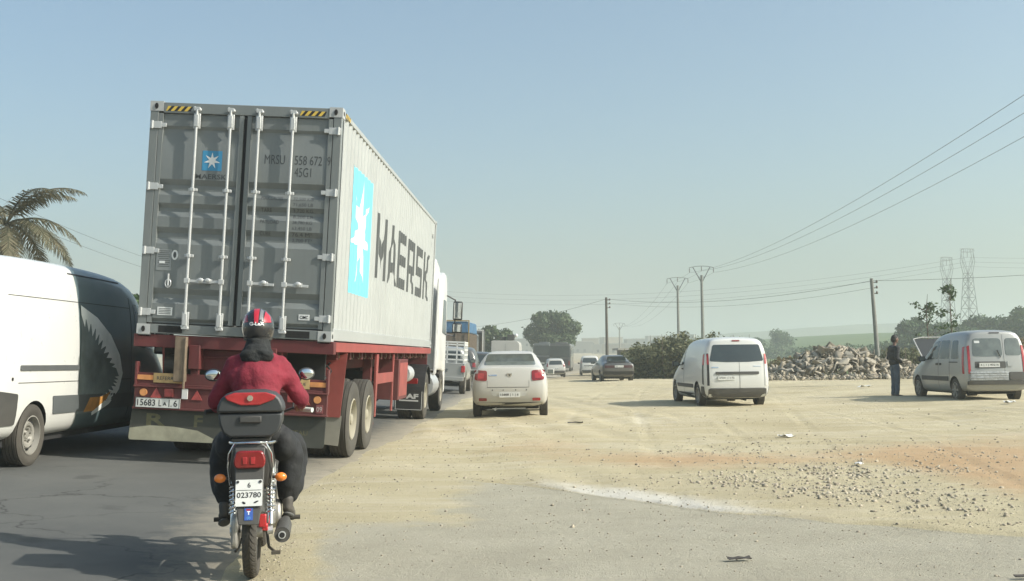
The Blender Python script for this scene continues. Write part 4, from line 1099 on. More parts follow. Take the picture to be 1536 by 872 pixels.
# driver shapes seen through the rear glass are hidden by the opaque haze-tinted glass
# ---------------------------------------------------------------- small white panel van driving off to the right
SEC_PV = [(.10, .0, .05, .14, .80, .80, .70, .26, .55, 1.12, 1.68, .08), (.25, .12, .16, .24, .865, .855, .745, .24, .55, 1.13, 1.73, .09), (.8, .8, .8, .8, .875, .865, .75, .22, .55, 1.13, 1.75, .09),
          (2.0, 2.0, 2.0, 2.0, .875, .865, .745, .2, .55, 1.12, 1.74, .08), (2.75, 2.75, 2.75, 2.7, .875, .86, .72, .2, .55, 1.10, 1.66, .07), (3.45, 3.45, 3.45, 3.4, .875, .84, .66, .2, .55, 1.03, 1.17, .04), (4.1, 4.1, 4.05, 3.95, .85, .80, .62, .22, .55, .85, .97, .03), (4.3, 4.36, 4.3, 4.2, .76, .72, .55, .26, .52, .72, .80, .02)]
def panel_van(name, label, x, y, rz, plate_txt, far=False, group=None, road=False):
    rt, body, bv = car(name, label, 'van', x, y, rz, SEC_PV, (.82, 3.63, .315, .875), white, rimk='steel' if not far else 'alloy', group=group, road=road)
    conform(bv, [rpoly([(-.70, 1.20), (-.3, 1.175), (.3, 1.175), (.70, 1.20), (.60, 1.62), (-.60, 1.62)], .05)], 'rear', 'rear_window', glass, rt, off=.006)
    for s in (-1, 1):
        side = 'right' if s > 0 else 'left'
        conform(bv, [rpoly([(2.45, 1.10), (3.28, 1.07), (3.0, 1.35), (2.72, 1.58), (2.45, 1.60)], .04)], side, 'side_window', glass, rt, off=.004)
        conform(bv, [rpoly([(s*.72, .58), (s*.775, .58), (s*.765, 1.40), (s*.715, 1.40)], .015)], 'rear', 'lamp_surround', black_p if s < 0 else clearl, rt, off=.010, step=.05)  # left strip blackened for the shade on that lamp column, right stays clear
        conform(bv, [rpoly([(.14, .60), (.24, .62), (.30, 1.38), (.22, 1.40)], .02)], side, 'lamp_surround', black_p, rt, off=.008, step=.05)
        conform(bv, [rpoly([(.17, 1.10), (.27, 1.12), (.30, 1.37), (.22, 1.38)], .02)], side, 'tail_light', redl_b, rt, off=.014, step=.05)
        conform(bv, [rpoly([(s*.722, 1.12), (s*.77, 1.12), (s*.765, 1.38), (s*.72, 1.38)], .01)], 'rear', 'tail_light', redl_b, rt, off=.016, step=.05)
        conform(bv, [rpoly([(1.25, .50), (3.18, .50), (3.18, .60), (1.25, .60)], .02)], side, 'rub_strip', dark_p, rt, off=.015)
        conform(bv, [rpoly([(1.16, .25), (3.2, .25), (3.2, .36), (1.16, .36)], .02)], side, 'sill', black_p, rt, off=.008)
        conform(bv, [rpoly([(.13, .27), (.42, .27), (.42, .34), (.36, .56), (.13, .56)], .03)], side, 'bumper_corner', dark_p, rt, off=.012)
        if not far:
            conform(bv, [rpoly([(2.37, .3), (2.378, .3), (2.378, 1.6), (2.37, 1.6)], .001)], side, 'door_gap', seam, body, off=.003, thick=.005)
            conform(bv, [R4(2.45, 2.6, .97, 1.01, .01)], side, 'door_handle', black_p, rt, off=.03)
    conform(bv, [R4(-.75, .75, .27, .50, .04)], 'rear', 'bumper', dark_p, rt, off=.028, thick=.05)
    conform(bv, [R4(-.56, .56, .86, .93, .02)], 'rear', 'handle_strip', dark_p, rt, off=.02)
    if not far:
        conform(bv, [[(.055, .50), (.063, .50), (.063, 1.17), (.055, 1.17)], [(-.70, .505), (.70, .505), (.70, .513), (-.70, .513)]], 'rear', 'door_gap', seam, body, off=.004, thick=.005)
        conform(bv, [R4(-.66, -.48, 1.03, 1.055, .004), R4(.42, .62, 1.055, 1.075, .004)], 'rear', 'badge', chrome, rt, off=.008, thick=.01)
        conform(bv, [R4(-.10, .10, 1.70, 1.735, .01)], 'rear', 'brake_light', redl, rt, off=.01)
    plate(rt, bv, -.28, .72, plate_txt, .44, .10)
    mirrors(rt, .84, 3.0, 1.12)
    m = MB(); m.box((0, .9, .3), (.5, .3, .12)); m.tube([(.25, .2, .2), (.25, .9, .22)], .025); m.build('exhaust_pipe', under, rt)
    return rt, bv
panel_van('panel_van', 'small white panel van with wide dark rear window crossing the dirt lot', at(1101, 29.2), 29.1, R(5.5), '37341 | 1 | 72')
# ---------------------------------------------------------------- silver people carrier with the bonnet up
SEC_KG = [(.08, .0, .06, .16, .79, .79, .66, .28, .56, 1.12, 1.70, .09), (.22, .10, .16, .26, .82, .82, .70, .26, .56, 1.13, 1.74, .10), (.8, .8, .8, .8, .83, .825, .71, .22, .56, 1.13, 1.76, .10), (1.9, 1.9, 1.9, 1.9, .83, .825, .70, .2, .56, 1.12, 1.74, .09),
          (2.55, 2.55, 2.55, 2.45, .83, .82, .67, .2, .56, 1.10, 1.63, .08), (3.12, 3.12, 3.12, 3.05, .83, .80, .62, .2, .56, 1.02, 1.14, .03), (3.75, 3.75, 3.72, 3.65, .81, .76, .58, .22, .55, .86, .95, .03), (3.95, 4.0, 3.95, 3.88, .73, .68, .52, .26, .5, .70, .78, .02)]
rt, body, bv = car('people_carrier', 'old silver people carrier with twin rear doors and its bonnet propped open', 'car', at(1482, 29.3), 29.2, R(2.5), SEC_KG, (.72, 3.32, .30, .83), silver, rimk='alloy')
conform(bv, [R4(-.60, .16, 1.16, 1.62, .09, .03, .02)], 'rear', 'rear_window', glass_l, rt, off=.006); conform(bv, [R4(.23, .66, 1.18, 1.62, .08, .02, .05)], 'rear', 'rear_window', glass_l, rt, off=.006)
conform(bv, [R4(.185, .192, .55, 1.72, .001)], 'rear', 'door_gap', seam, body, off=.003, thick=.005)
bvm = M('dented_silver_bumper', (.45, .46, .46), .35, metal=.5, var=.35, scale=14, bmp=.5, bscale=18)
conform(bv, [R4(-.56, .22, .86, 1.03, .03)], 'rear', 'plate_recess', dark_p, rt, off=.004); plate(rt, bv, -.20, .885, '6 | 1 | 40216', .52, .11, off=.02)
conform(bv, [R4(.26, .40, .90, 1.04, .03)], 'rear', 'door_handle', silver, rt, off=.02)
for i in range(4): conform(bv, [R4(-.70, .26, .56+i*.058, .605+i*.058, .012)], 'rear', 'bumper_plate', bvm, rt, off=.035+.004*i, thick=.04)
conform(bv, [R4(.30, .72, .56, .76, .03)], 'rear', 'bumper_end', dark_p, rt, off=.035, thick=.05)
conform(bv, [R4(-.76, .76, .44, .54, .03)], 'rear', 'bumper', dark_p, rt, off=.055, thick=.08)
for s in (-1, 1):
    side = 'right' if s > 0 else 'left'
    conform(bv, [rpoly([(s*.675, .72), (s*.735, .72), (s*.72, 1.42), (s*.66, 1.45)], .02)], 'rear', 'tail_light', redl_b, rt, off=.012, step=.05)
    conform(bv, [rpoly([(.10, .72), (.19, .72), (.29, 1.40), (.19, 1.42)], .02)], side, 'tail_light', redl_b, rt, off=.010, step=.05)
    for P in ([(.45, 1.10), (.92, 1.10), (.95, 1.58), (.60, 1.58)], [(1.06, 1.10), (1.72, 1.10), (1.72, 1.59), (1.12, 1.59)], [(1.82, 1.10), (2.86, 1.06), (2.46, 1.53), (1.82, 1.59)]):
        conform(bv, [rpoly(P, .06)], side, 'side_window', glass, rt, off=.004)
    conform(bv, [R4(1.10, 2.95, .52, .64, .02)], side, 'rub_strip', dark_p, rt, off=.015)
    conform(bv, [R4(.5, 1.05, 1.0, 1.03, .003)], side, 'door_rail', seam, body, off=.004, thick=.006)
    for yq in (1.02, 1.77): conform(bv, [R4(yq, yq+.008, .3, 1.6, .001)], side, 'door_gap', seam, body, off=.003, thick=.005)
    for yq in (1.62, 1.86): conform(bv, [R4(yq-.06, yq+.06, .93, .99, .02)], side, 'door_handle', dark_p, rt, off=.02)
conform(bv, [R4(-.13, .13, 1.745, 1.775, .01)], 'rear', 'brake_light', black_p, rt, off=.01)
conform(bv, [R4(-.53, -.40, 1.50, 1.56, .01)], 'rear', 'window_sticker', stick, rt, off=.012, thick=.004)
m = MB(); q = bv.ray_cast(Vector((.05, -5, 1.15)), Vector((0, 1, 0)))[0]; m.bar((.10, q.y-.02, 1.13), (.02, q.y-.01, 1.32), .018, .014); m.build('wiper', black_p, rt)
mirrors(rt, .80, 2.72, 1.10)
m = MB(); m.box((0, 0, 0), (1.30, .9, .03)); 
bon = m.build('bonnet', M('bonnet_dark', (.03, .033, .034), .5), rt, bevel=.012); bon.location = (0, 3.66, 1.38); bon.rotation_euler = (R(38), 0, 0)
m = MB(); m.tube([(-.66, -.45, .02), (-.66, .42, .03), (-.4, .48, .04), (.4, .48, .04), (.66, .42, .03), (.66, -.45, .02)], .016); m.build('bonnet_edge', white, bon)
m = MB(); m.box((0, 0, -.03), (1.1, .75, .03)); m.build('liner', under, bon)
m = MB(); m.cyl((-.55, 3.7, .9), (-.52, 3.70, 1.38), .008, n=6); m.build('bonnet_stay', steel, rt)
m = MB(); m.box((0, 3.45, .93), (.9, .5, .14)); m.build('engine', under, rt)
# ---------------------------------------------------------------- dark saloon farther back on the dirt
SEC_OLD = [(.12, .0, .02, .06, .76, .78, .64, .32, .62, .86, .98, .02), (.25, .15, .14, .2, .83, .82, .70, .26, .6, .88, 1.0, .02), (.75, .75, .7, .7, .85, .84, .68, .24, .6, .9, 1.02, .02), (1.0, 1.0, 1.15, 1.25, .85, .84, .55, .22, .6, .92, 1.32, .02),
           (2.0, 2.0, 2.0, 2.0, .85, .84, .55, .22, .6, .92, 1.38, .03), (2.6, 2.6, 2.6, 2.5, .85, .83, .54, .22, .6, .91, 1.31, .02), (3.2, 3.2, 3.2, 3.2, .85, .82, .62, .22, .6, .86, .94, .02), (4.2, 4.2, 4.1, 4.1, .83, .8, .6, .26, .56, .74, .80, .02), (4.38, 4.4, 4.38, 4.3, .76, .72, .55, .3, .5, .66, .7, .02)]
rt, body, bv = car('dark_saloon', 'old charcoal saloon stopped in front of the roadside bush', 'car', at(926, 57), 57, R(6), SEC_OLD, (.85, 3.5, .30, .85), dark_paint)
conform(bv, [R4(-.52, .52, 1.04, 1.31, .04, .08, .08)], 'rear', 'rear_window', glass, rt, off=.004)
conform(bv, [R4(-.70, .70, .74, .86, .02)], 'rear', 'lamp_band', M('dull_red_band', (.05, .012, .012), .4), rt, off=.01); plate(rt, bv, .02, .76, '8841 | 1 | 6', .44, .10, off=.02)
conform(bv, [R4(-.78, .78, .40, .56, .03)], 'rear', 'bumper', black_p, rt, off=.04, thick=.06); m = MB(); m.box((0, .1, 1.035), (1.2, .16, .03)); m.build('boot_spoiler', black_p, rt, bevel=.01)
for s in (-1, 1):
    side = 'right' if s > 0 else 'left'
    conform(bv, [rpoly([(1.15, .96), (2.9, .95), (2.5, 1.27), (1.6, 1.30)], .05)], side, 'side_window', glass, rt, off=.004)
mirrors(rt, .80, 2.7, 1.0)
# ---------------------------------------------------------------- white hatchback with dark trim, far vans
SEC_HB = [(.10, .0, .06, .22, .78, .78, .60, .30, .6, 1.0, 1.42, .05), (.25, .15, .2, .4, .85, .84, .64, .26, .6, 1.01, 1.48, .05), (1.0, 1.0, 1.0, 1.0, .87, .86, .66, .24, .6, 1.02, 1.55, .05), (2.0, 2.0, 2.0, 2.0, .87, .86, .65, .24, .6, 1.0, 1.53, .05),
          (2.5, 2.5, 2.5, 2.4, .87, .85, .62, .24, .6, .98, 1.44, .04), (3.1, 3.1, 3.1, 3.1, .87, .83, .64, .24, .6, .93, 1.04, .03), (3.9, 3.9, 3.85, 3.8, .85, .78, .6, .26, .58, .8, .88, .02), (4.05, 4.1, 4.05, 4.0, .76, .7, .55, .3, .55, .68, .74, .02)]
def hatch(name, label, x, y, rz, paint, trim=True, cat='car', group=None, secs=SEC_HB, road=False, sc_=1, z=None):
    rt, body, bv = car(name, label, cat, x, y, rz, secs, (.72, 3.28, .32, .87), paint, group=group, road=road, z=z)
    conform(bv, [R4(-.56, .56, 1.06, 1.40, .05, .07, .07)], 'rear', 'rear_window', glass, rt, off=.006)
    conform(bv, [R4(-.80, .80, .28, .56, .04)], 'rear', 'bumper', dark_p if trim else paint, rt, off=.02, thick=.04)
    plate(rt, bv, 0, .70, '1 | 6', .44, .10)
    for s in (-1, 1):
        side = 'right' if s > 0 else 'left'
        conform(bv, [rpoly([(s*.64, .88), (s*.80, .88), (s*.74, 1.22), (s*.64, 1.16)], .03)], 'rear', 'tail_light', redl, rt, off=.012, step=.06)
        conform(bv, [rpoly([(.55, 1.07), (2.85, 1.02), (2.4, 1.40), (.8, 1.44)], .05)], side, 'side_window', glass, rt, off=.004)
        if trim: m = MB(); m.cyl((s*.58, .7, 1.63), (s*.58, 2.2, 1.62), .015); m.build('roof_rail', black_p, rt)
    mirrors(rt, .82, 2.6, 1.04)
    return rt
hatch('hatchback_car', 'small white hatchback with dark bumper in front of the dark coaches', at(832, 95), 95, R(4), whited)
rt, bv = panel_van('panel_van', 'white boxy van on the far verge beside the wooden pole', at(883, 106), 106, R(0), '2 | 6', far=True)
# ---------------------------------------------------------------- queue on the carriageway
def lane(Y, xr=-2.9): return xr+float(shift(Y))
# pickup with slatted cage
X0 = at(697, 41.7)-.88
z0 = ground_z(X0, 40.8)
rt = thing('pickup_truck', 'silver pickup with a slatted cage over its load bed, first behind the truck cab', 'pickup truck', (X0, 40.8, z0), R(.5), None, TR)
SEC_CAB = [(1.95, 1.95, 1.95, 2.0, .84, .84, .62, .45, .8, 1.12, 1.62, .05), (2.1, 2.1, 2.1, 2.15, .86, .86, .66, .42, .8, 1.13, 1.68, .06), (3.0, 3.0, 3.0, 2.95, .87, .86, .66, .4, .8, 1.12, 1.68, .06), (3.35, 3.35, 3.35, 3.3, .87, .85, .64, .4, .8, 1.1, 1.58, .05), (3.9, 3.9, 3.9, 3.9, .87, .84, .66, .4, .78, 1.06, 1.14, .04), (4.8, 4.8, 4.75, 4.7, .86, .82, .64, .4, .76, .95, 1.02, .03), (5.0, 5.05, 5.0, 4.95, .78, .75, .6, .45, .7, .82, .88, .02)]
me = car_mesh(SEC_CAB); bv = bvh_of(me); me = cut_arches(me, (4.3,), .42, .87, .38, silver); finish(me, 'cab', None, rt)
for s in (-1, 1): conform(bv, [rpoly([(2.2, 1.16), (3.7, 1.12), (3.25, 1.56), (2.2, 1.58)], .05)], 'right' if s > 0 else 'left', 'side_window', glass, rt, off=.004)
conform(bv, [R4(-.55, .55, 1.2, 1.55, .05)], 'rear', 'rear_window', glass, rt, off=.004)
m = MB(); 
for s in (-1, 1): m.prism([(0, .62), (.45, .62), (.6, .82), (.9, .92), (1.2, .82), (1.35, .62), (1.93, .62), (1.93, 1.12), (0, 1.12)], 'x', s*.80, s*.86)
m.box((0, .03, .87), (1.6, .05, .5)); m.box((0, .97, .70), (1.6, 1.9, .05)); m.box((0, 1.9, .87), (1.6, .05, .5)); m.box((0, -.06, .56), (1.66, .14, .14)); bed = m.build('load_bed', silver, rt, bevel=.012)
m = MB(); m.cyl((0, -.0, 1.0), (0, -.012, 1.0), .05, n=14); m.box((0, -.005, .86), (.5, .01, .11)); m.build('tailgate_handle', chrome, bed)
cage = M('cage_white', (.62, .63, .61), .5, dust=.3)
m = MB()
for s in (-1, 1):
    for yq in (.05, .5, .95, 1.4, 1.88): m.box((s*.81, yq, 1.50), (.04, .05, .78))
    for zq in (1.25, 1.43, 1.61, 1.79, 1.88): m.box((s*.81, .97, zq), (.03, 1.85, .055))
for xq in (-.55, -.2, .2, .55): m.box((xq, .04, 1.5), (.05, .03, .76))
for zq in (1.25, 1.43, 1.61, 1.79, 1.88): m.box((0, .04, zq), (1.6, .03, .055))
m.build('cage', cage, rt)
for s in (-1, 1):
    m = MB(); m.box((s*.80, -.01, .92), (.14, .05, .24)); m.build('tail_light', redl_b, rt, bevel=.015)
    for yq in (.9, 4.3): wheel(rt, s*.75, yq, .37, .37, .23, .23, 'alloy')
m = MB(); m.cyl((-.7, .9, .37), (.7, .9, .37), .06); m.box((0, 2.4, .5), (.8, 4.6, .12)); m.build('underbody', under, rt)
mirrors(rt, .84, 3.5, 1.2)
SEC_SUV = [(a*1.02, b*1.02, c*1.02, d*1.02, e*1.03, f*1.03, g*1.06, h+.08, i+.06, j*1.1, k*1.12, l) for (a, b, c, d, e, f, g, h, i, j, k, l) in SEC_HB]
hatch('off_road_car', 'dark grey off-road car queuing ahead of the silver pickup', at(714, 50)-.9, 50, R(1), dark_paint, cat='car', secs=SEC_SUV, road=True)
hatch('estate_car', 'dark car in the queue, mostly hidden by the nearer white saloon', at(742, 60)-.9, 60, R(0), black_paint, cat='car', road=True, trim=False)
# tall loaded truck with the blue sheet
def box_truck(name, label, px_right, Y, width, top, length, mats, name2='cargo_box', parts=None, cat='truck'):
    X = at(px_right, Y)-width/2; z = ground_z(X, Y); rt = thing(name, label, cat, (X, Y, z), R(-1.5 if Y > 60 else 0), None, TR if Y < 60 else R(1.5))
    return rt
rt = box_truck('lorry', 'tall lorry loaded under a blue sheet above brown side boards, ahead of the pickup', 700, 61, 2.35, 3.2, 5.5, None)
wood = M('side_board', (.13, .10, .075), .8, var=.3, scale=6, dust=.3, dtop=3); bsh = M('blue_sheet', (.05, .13, .23), .6, var=.35, scale=3, bmp=.5, bscale=6)
m = MB(); m.box((0, 2.6, 1.75), (2.3, 5.2, 1.5)); 
for i in range(9): m.box((1.165, .2+i*.6, 1.75), (.04, .09, 1.5)); m.box((-1.165, .2+i*.6, 1.75), (.04, .09, 1.5))
for i in range(5): m.box((-1+i*.5, -.02, 1.75), (.09, .04, 1.5))
m.build('side_boards', wood, rt)
m = MB(); m.box((0, 2.6, 2.83), (2.36, 5.25, .62), taper=(.96, .99)); m.build('sheet_cover', bsh, rt, bevel=.06)
m = MB(); m.box((1.19, .02, 2.2), (.06, .06, 2.0)); m.box((-1.19, .02, 2.2), (.06, .06, 2.0)); m.box((0, .0, 3.18), (2.4, .06, .06)); m.build('rear_frame', M('ochre_frame', (.30, .22, .10), .6), rt)
m = MB(); m.box((0, 6.5, 1.6), (2.2, 1.9, 2.0)); m.build('cab', dark_paint, rt, bevel=.12)
m = MB(); m.box((0, 3.2, .8), (.9, 7.5, .25)); m.box((0, .05, .75), (2.2, .08, .2)); m.build('chassis', under, rt)
for s in (-1, 1):
    for yq in (1.2, 6.3): wheel(rt, s*1.0, yq, .48, .48, .27, .26, 'truck', rubber_road, rimd)
    m = MB(); m.box((s*.95, -.0, .95), (.3, .05, .13)); m.build('tail_light', redl, rt)
rt = box_truck('digger', 'yellow digger with folded arm between the blue sheeted lorry and the white box van', 727, 72, 2.1, 3, 4, None, cat='digger')
yl = M('digger_yellow', (.62, .36, .05), .5, dust=.3, dtop=3, rust=.3)
m = MB(); m.box((0, 2.2, 1.0), (1.2, 3.6, .5)); m.box((0, 3.6, 1.35), (1.2, 1.4, .6)); m.build('chassis', yl, rt, bevel=.06)
m = MB(); m.prism([(1.0, 1.2), (1.0, 2.85), (1.3, 3.0), (2.5, 3.0), (2.8, 2.2), (2.8, 1.2)], 'x', -.75, .75); m.build('cab', dark_p, rt, bevel=.05)
for s in (-1, 1):
    m = MB(); m.bar((s*.74, .98, 1.2), (s*.74, .98, 3.0), .07, .07, up=(1, 0, 0)); m.build('cab_post', cage, rt)
    wheel(rt, s*.8, 1.4, .7, .7, .42, .38, 'truck'); wheel(rt, s*.8, 4.0, .48, .48, .3, .26, 'truck')
m = MB(); m.box((0, .92, 3.02), (1.6, .08, .08)); m.build('cab_post', cage, rt)
m = MB(); m.tube([(.1, .6, 1.0), (.25, .1, 1.8), (.2, .35, 2.6)], [.18, .2, .14], n=8); m.tube([(.2, .35, 2.6), (.3, -.25, 2.3), (.35, -.35, 1.4)], [.14, .14, .1], n=8); m.box((.35, -.4, 1.15), (.5, .4, .45), taper=(.7, .6)); m.build('digger_arm', yl, rt)
rt = box_truck('box_van', 'white box van with gear on its roof, beyond the white saloon', 777, 80, 2.0, 2.6, 4, None, cat='van')
m = MB(); m.prism(rpoly([(-1.0, .55), (1.0, .55), (1.0, 2.62), (-1.0, 2.62)], [.05, .05, .35, .12]), 'y', 0, 3.4); m.build('cargo_box', whited, rt, bevel=.02)
m = MB(); m.prism(rpoly([(-.95, .45), (.95, .45), (.88, 2.2), (-.88, 2.2)], .2), 'y', 3.42, 5.2); m.build('cab', whited, rt, bevel=.05)
m = MB(); m.box((.35, .8, 2.86), (.5, .8, .42)); m.box((-.2, .8, 2.78), (.4, .5, .25)); m.build('roof_load', dark_p, rt, bevel=.04); m = MB(); m.ell((.72, .6, 3.0), (.14, .14, .14)); m.build('roof_load', cage, rt)
for s in (-1, 1):
    for yq in (.9, 4.2): wheel(rt, s*.86, yq, .34, .34, .22, .22, 'steel')
    m = MB(); m.box((s*.9, -.012, .95), (.1, .03, .3)); m.build('tail_light', redl, rt)
m = MB(); m.bar((0, -.006, .65), (0, -.006, 2.4), .01, .01, up=(1, 0, 0)); m.build('door_gap', seam, rt)
# coaches
def coach(label, px, Y, grp='coaches queuing on the road', cw=2.5, paintm=None, h=3.15):
    X = at(px, Y); rt = thing('coach', label, 'coach', (X, Y, ground_z(X, Y)-.0), R(-3), grp, R(1))
    pm_ = paintm or dark_paint
    m = MB(); m.prism(rpoly([(-cw/2, .38), (cw/2, .38), (cw/2-.04, h), (-cw/2+.04, h)], [.08, .08, .25, .25]), 'y', 0, 11); m.build('body', pm_, rt, bevel=.08)
    m = MB(); m.box((0, -.015, 2.25), (cw-.3, .04, 1.25)); m.build('rear_window', glass, rt, bevel=.08)
    m = MB(); m.box((0, -.01, 1.05), (cw-.5, .05, .7)); m.build('engine_hatch', black_p, rt, bevel=.03)
    for s in (-1, 1):
        m = MB(); m.box((s*(cw/2-.005), 5.5, 2.15), (.03, 10.2, .95)); m.build('side_window', glass, rt, bevel=.02)
        m = MB(); m.box((s*(cw/2-.22), -.02, .95), (.16, .06, .5)); m.build('tail_light', redl, rt)
        m = MB(); m.box((s*(cw/2-.1), -.02, 2.98), (.10, .05, .10)); m.build('marker_light', clearl, rt)
        for yq in (2.6, 8.6): wheel(rt, s*(cw/2-.16), yq, .48, .48, .28, .26, 'truck')
    m = MB(); m.box((.1, 2.4, h+.09), (1.3, 1.8, .2)); m.build('roof_unit', pm_, rt, bevel=.05)
    m = MB(); m.box((0, -.04, .62), (.5, .02, .12)); m.build('number_plate', plate_w, rt)
coach('dark coach directly behind the small white hatchback, the nearer of the two', 838, 128)
coach('grey coach half hidden by the dark coach on its right', 812, 146, paintm=M('coach_grey', (.10, .11, .11), .4))
# ---------------------------------------------------------------- big van beside the truck
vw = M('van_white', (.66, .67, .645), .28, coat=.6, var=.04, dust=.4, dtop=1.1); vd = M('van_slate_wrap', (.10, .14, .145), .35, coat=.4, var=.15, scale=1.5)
VX = -6.98; VY = 12.0
rt = thing('delivery_van', 'tall long van, white behind, slate in front, with a toothed jaw painted on its side', 'van', (VX, VY, ground_z(VX, VY)), 0, None, TR)
SEC_MV = [(.10, .0, .04, .10, .90, .95, .84, .32, .8, 1.5, 2.30, .05), (.22, .12, .14, .2, .985, .985, .89, .30, .8, 1.5, 2.37, .05), (1.0, 1.0, 1.0, 1.0, 1.0, .99, .90, .28, .8, 1.6, 2.40, .05), (3.2, 3.2, 3.2, 3.2, 1.0, .99, .90, .28, .8, 1.6, 2.40, .05),
          (4.5, 4.5, 4.5, 4.45, 1.0, .98, .86, .28, .8, 1.5, 2.31, .05), (5.1, 5.1, 5.1, 5.0, .995, .95, .74, .28, .8, 1.40, 1.98, .05), (5.7, 5.7, 5.65, 5.55, .98, .90, .70, .3, .78, 1.15, 1.32, .04), (6.0, 6.05, 5.98, 5.9, .88, .8, .62, .34, .7, .95, 1.05, .03)]
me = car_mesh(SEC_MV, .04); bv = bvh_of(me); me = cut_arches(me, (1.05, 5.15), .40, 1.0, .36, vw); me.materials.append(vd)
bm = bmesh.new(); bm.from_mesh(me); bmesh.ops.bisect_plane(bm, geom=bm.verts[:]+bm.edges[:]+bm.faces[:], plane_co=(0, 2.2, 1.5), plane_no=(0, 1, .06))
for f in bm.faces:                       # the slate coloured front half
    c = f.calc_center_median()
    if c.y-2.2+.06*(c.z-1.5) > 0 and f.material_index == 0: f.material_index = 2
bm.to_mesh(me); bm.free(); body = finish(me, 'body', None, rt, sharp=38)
# wrap: everything ahead of the colour line
yl_ = 2.22
for s in (-1, 1):
    side = 'right' if s > 0 else 'left'
    P = [(yl_-.13, .34), (yl_-.10, .75), (yl_+.02, .85), (yl_-.02, 1.3), (yl_+.05, 1.55), (yl_+.02, 2.0), (yl_-.13, 2.375), (4.5, 2.34), (4.9, 2.08), (5.4, 1.55), (5.7, 1.15), (5.7, .8), (5.6, .60), (5.5, .34)]
    arch = [(5.15+.43*math.cos(t), .36+.43*math.sin(t)) for t in np.linspace(0, PI, 14)]
    P = P[:-2]+[(5.62, .40)]+arch+[(4.70, .34)]
    wrap = body
    conform(bv, [rpoly([(4.2, 1.42), (5.2, 1.36), (4.95, 1.75), (4.72, 2.0), (4.2, 2.02)], .05)], side, 'side_window', glass_l, rt, off=.006)
    conform(bv, [rpoly([(.62, 1.115), (2.22, 1.105), (2.22, 1.165), (.62, 1.175)], .02)], side, 'door_rail', M('rail_grey', (.16, .17, .17), .4, metal=.4), rt, off=.015, thick=.03)
    conform(bv, [[(2.0, 2.30), (3.8, 2.29), (3.8, 2.305), (2.0, 2.315)]], side, 'roof_drip', black_p, rt, off=.008)
    for z_ in (.97,): conform(bv, [[(.6, z_), (4.05, z_-.02), (4.05, z_-.012), (.6, z_+.008)]], side, 'body_crease', seam, body, off=.004, thick=.004)
    conform(bv, [[(.35, 1.955), (4.0, 1.95), (4.0, 1.958), (.35, 1.963)], [(4.03, .4), (4.038, .4), (4.038, 2.1), (4.03, 2.1)]], side, 'panel_gap', seam, body, off=.004, thick=.004)
    conform(bv, [rpoly([(1.55, .58), (4.15, .56), (4.15, .76), (1.50, .80)], .03)], side, 'rub_strip', M('van_strip_grey', (.10, .11, .11), .5), rt, off=.012)
    conform(bv, [rpoly([(.12, .50), (.60, .50), (.60, .85), (.12, .9)], .03)], side, 'bumper_corner', dark_p, rt, off=.012)
    for yq in (1.05, 5.15): wheel(rt, s*.87, yq, .36, .36, .225, .225, 'steel')
    m = MB(); m.box((s*1.16, 4.85, 1.50), (.26, .12, .38)); m.bar((s*.93, 4.9, 1.5), (s*1.1, 4.85, 1.5), .05, .06); mm = m.build('wing_mirror', black_p, rt, bevel=.03)
    m = MB(); m.box((s*1.16, 4.787, 1.50), (.20, .006, .30)); m.build('mirror_glass', M('mirror', (.7, .72, .72)), mm)
for P, nm in (([(yl_-.13, -.8), (4.15, -.8), (4.15, .8), (yl_-.13, .8)], 'wrap'),):
    pass
conform(bv, [R4(-.75, .75, 1.45, 1.95, .08)], 'front', 'windscreen', glass, rt)
# toothed jaw and orange mouth
jaw = M('jaw_white', (.86, .9, .84), .45, var=.2, scale=3); maw = M('mouth_teal', (.17, .21, .205), .5, var=.55, scale=2.2); orng = M('belly_orange', (.55, .27, .07), .5, var=.3, scale=6)
outer = [(yl_+.02, 1.92), (2.76, 1.78), (3.22, 1.56), (3.55, 1.29), (3.68, 1.04), (3.58, .82), (3.27, .63), (2.75, .50)]
inner = [(yl_+.02, 1.80), (2.70, 1.63), (3.05, 1.40), (3.38, 1.16), (3.55, 1.00), (3.46, .86), (3.18, .70), (2.72, .54)]
conform(bv, [[(yl_+.02, .54)]+[(a-.0, b) for a, b in inner]], 'right', 'mouth', maw, wrap, off=.008, step=.1, thick=.002)
quads = [[outer[i], outer[i+1], inner[i+1], inner[i]] for i in range(7)]
teeth = []
for i in range(7):
    a, b = Vector(inner[i]), Vector(inner[i+1])
    for k in range(3):
        if 2 < i < 4 and k: continue
        p = a.lerp(b, k/3); q = a.lerp(b, (k+.85)/3); c = (p+q)/2; nrm = Vector((2.5, 1.1))-c; teeth.append([tuple(p), tuple(q), tuple(c+nrm.normalized()*.13)])
conform(bv, quads+teeth, 'right', 'jaw', jaw, wrap, off=.012, step=.1, thick=.002)
conform(bv, [[(2.45, .56), (2.75, .56), (3.15, .70), (3.28, .80), (3.0, .74), (2.6, .74)]], 'right', 'painted_tongue', orng, wrap, off=.016, step=.1, thick=.002)
m = MB(); p_ = bv.ray_cast(Vector((5, .46, 1.02)), Vector((-1, 0, 0)))[0]; m.cyl((p_.x-.01, .46, 1.02), (p_.x+.006, .46, 1.02), .02, n=12); m.build('fuel_lock', black_p, rt)
m = MB(); m.box((0, 2.8, .34), (1.6, 4.6, .2)); m.build('underbody', under, rt)
m = MB(); m.box((0, .01, 1.3), (.02, .02, 1.6)); m.build('door_gap', seam, rt)
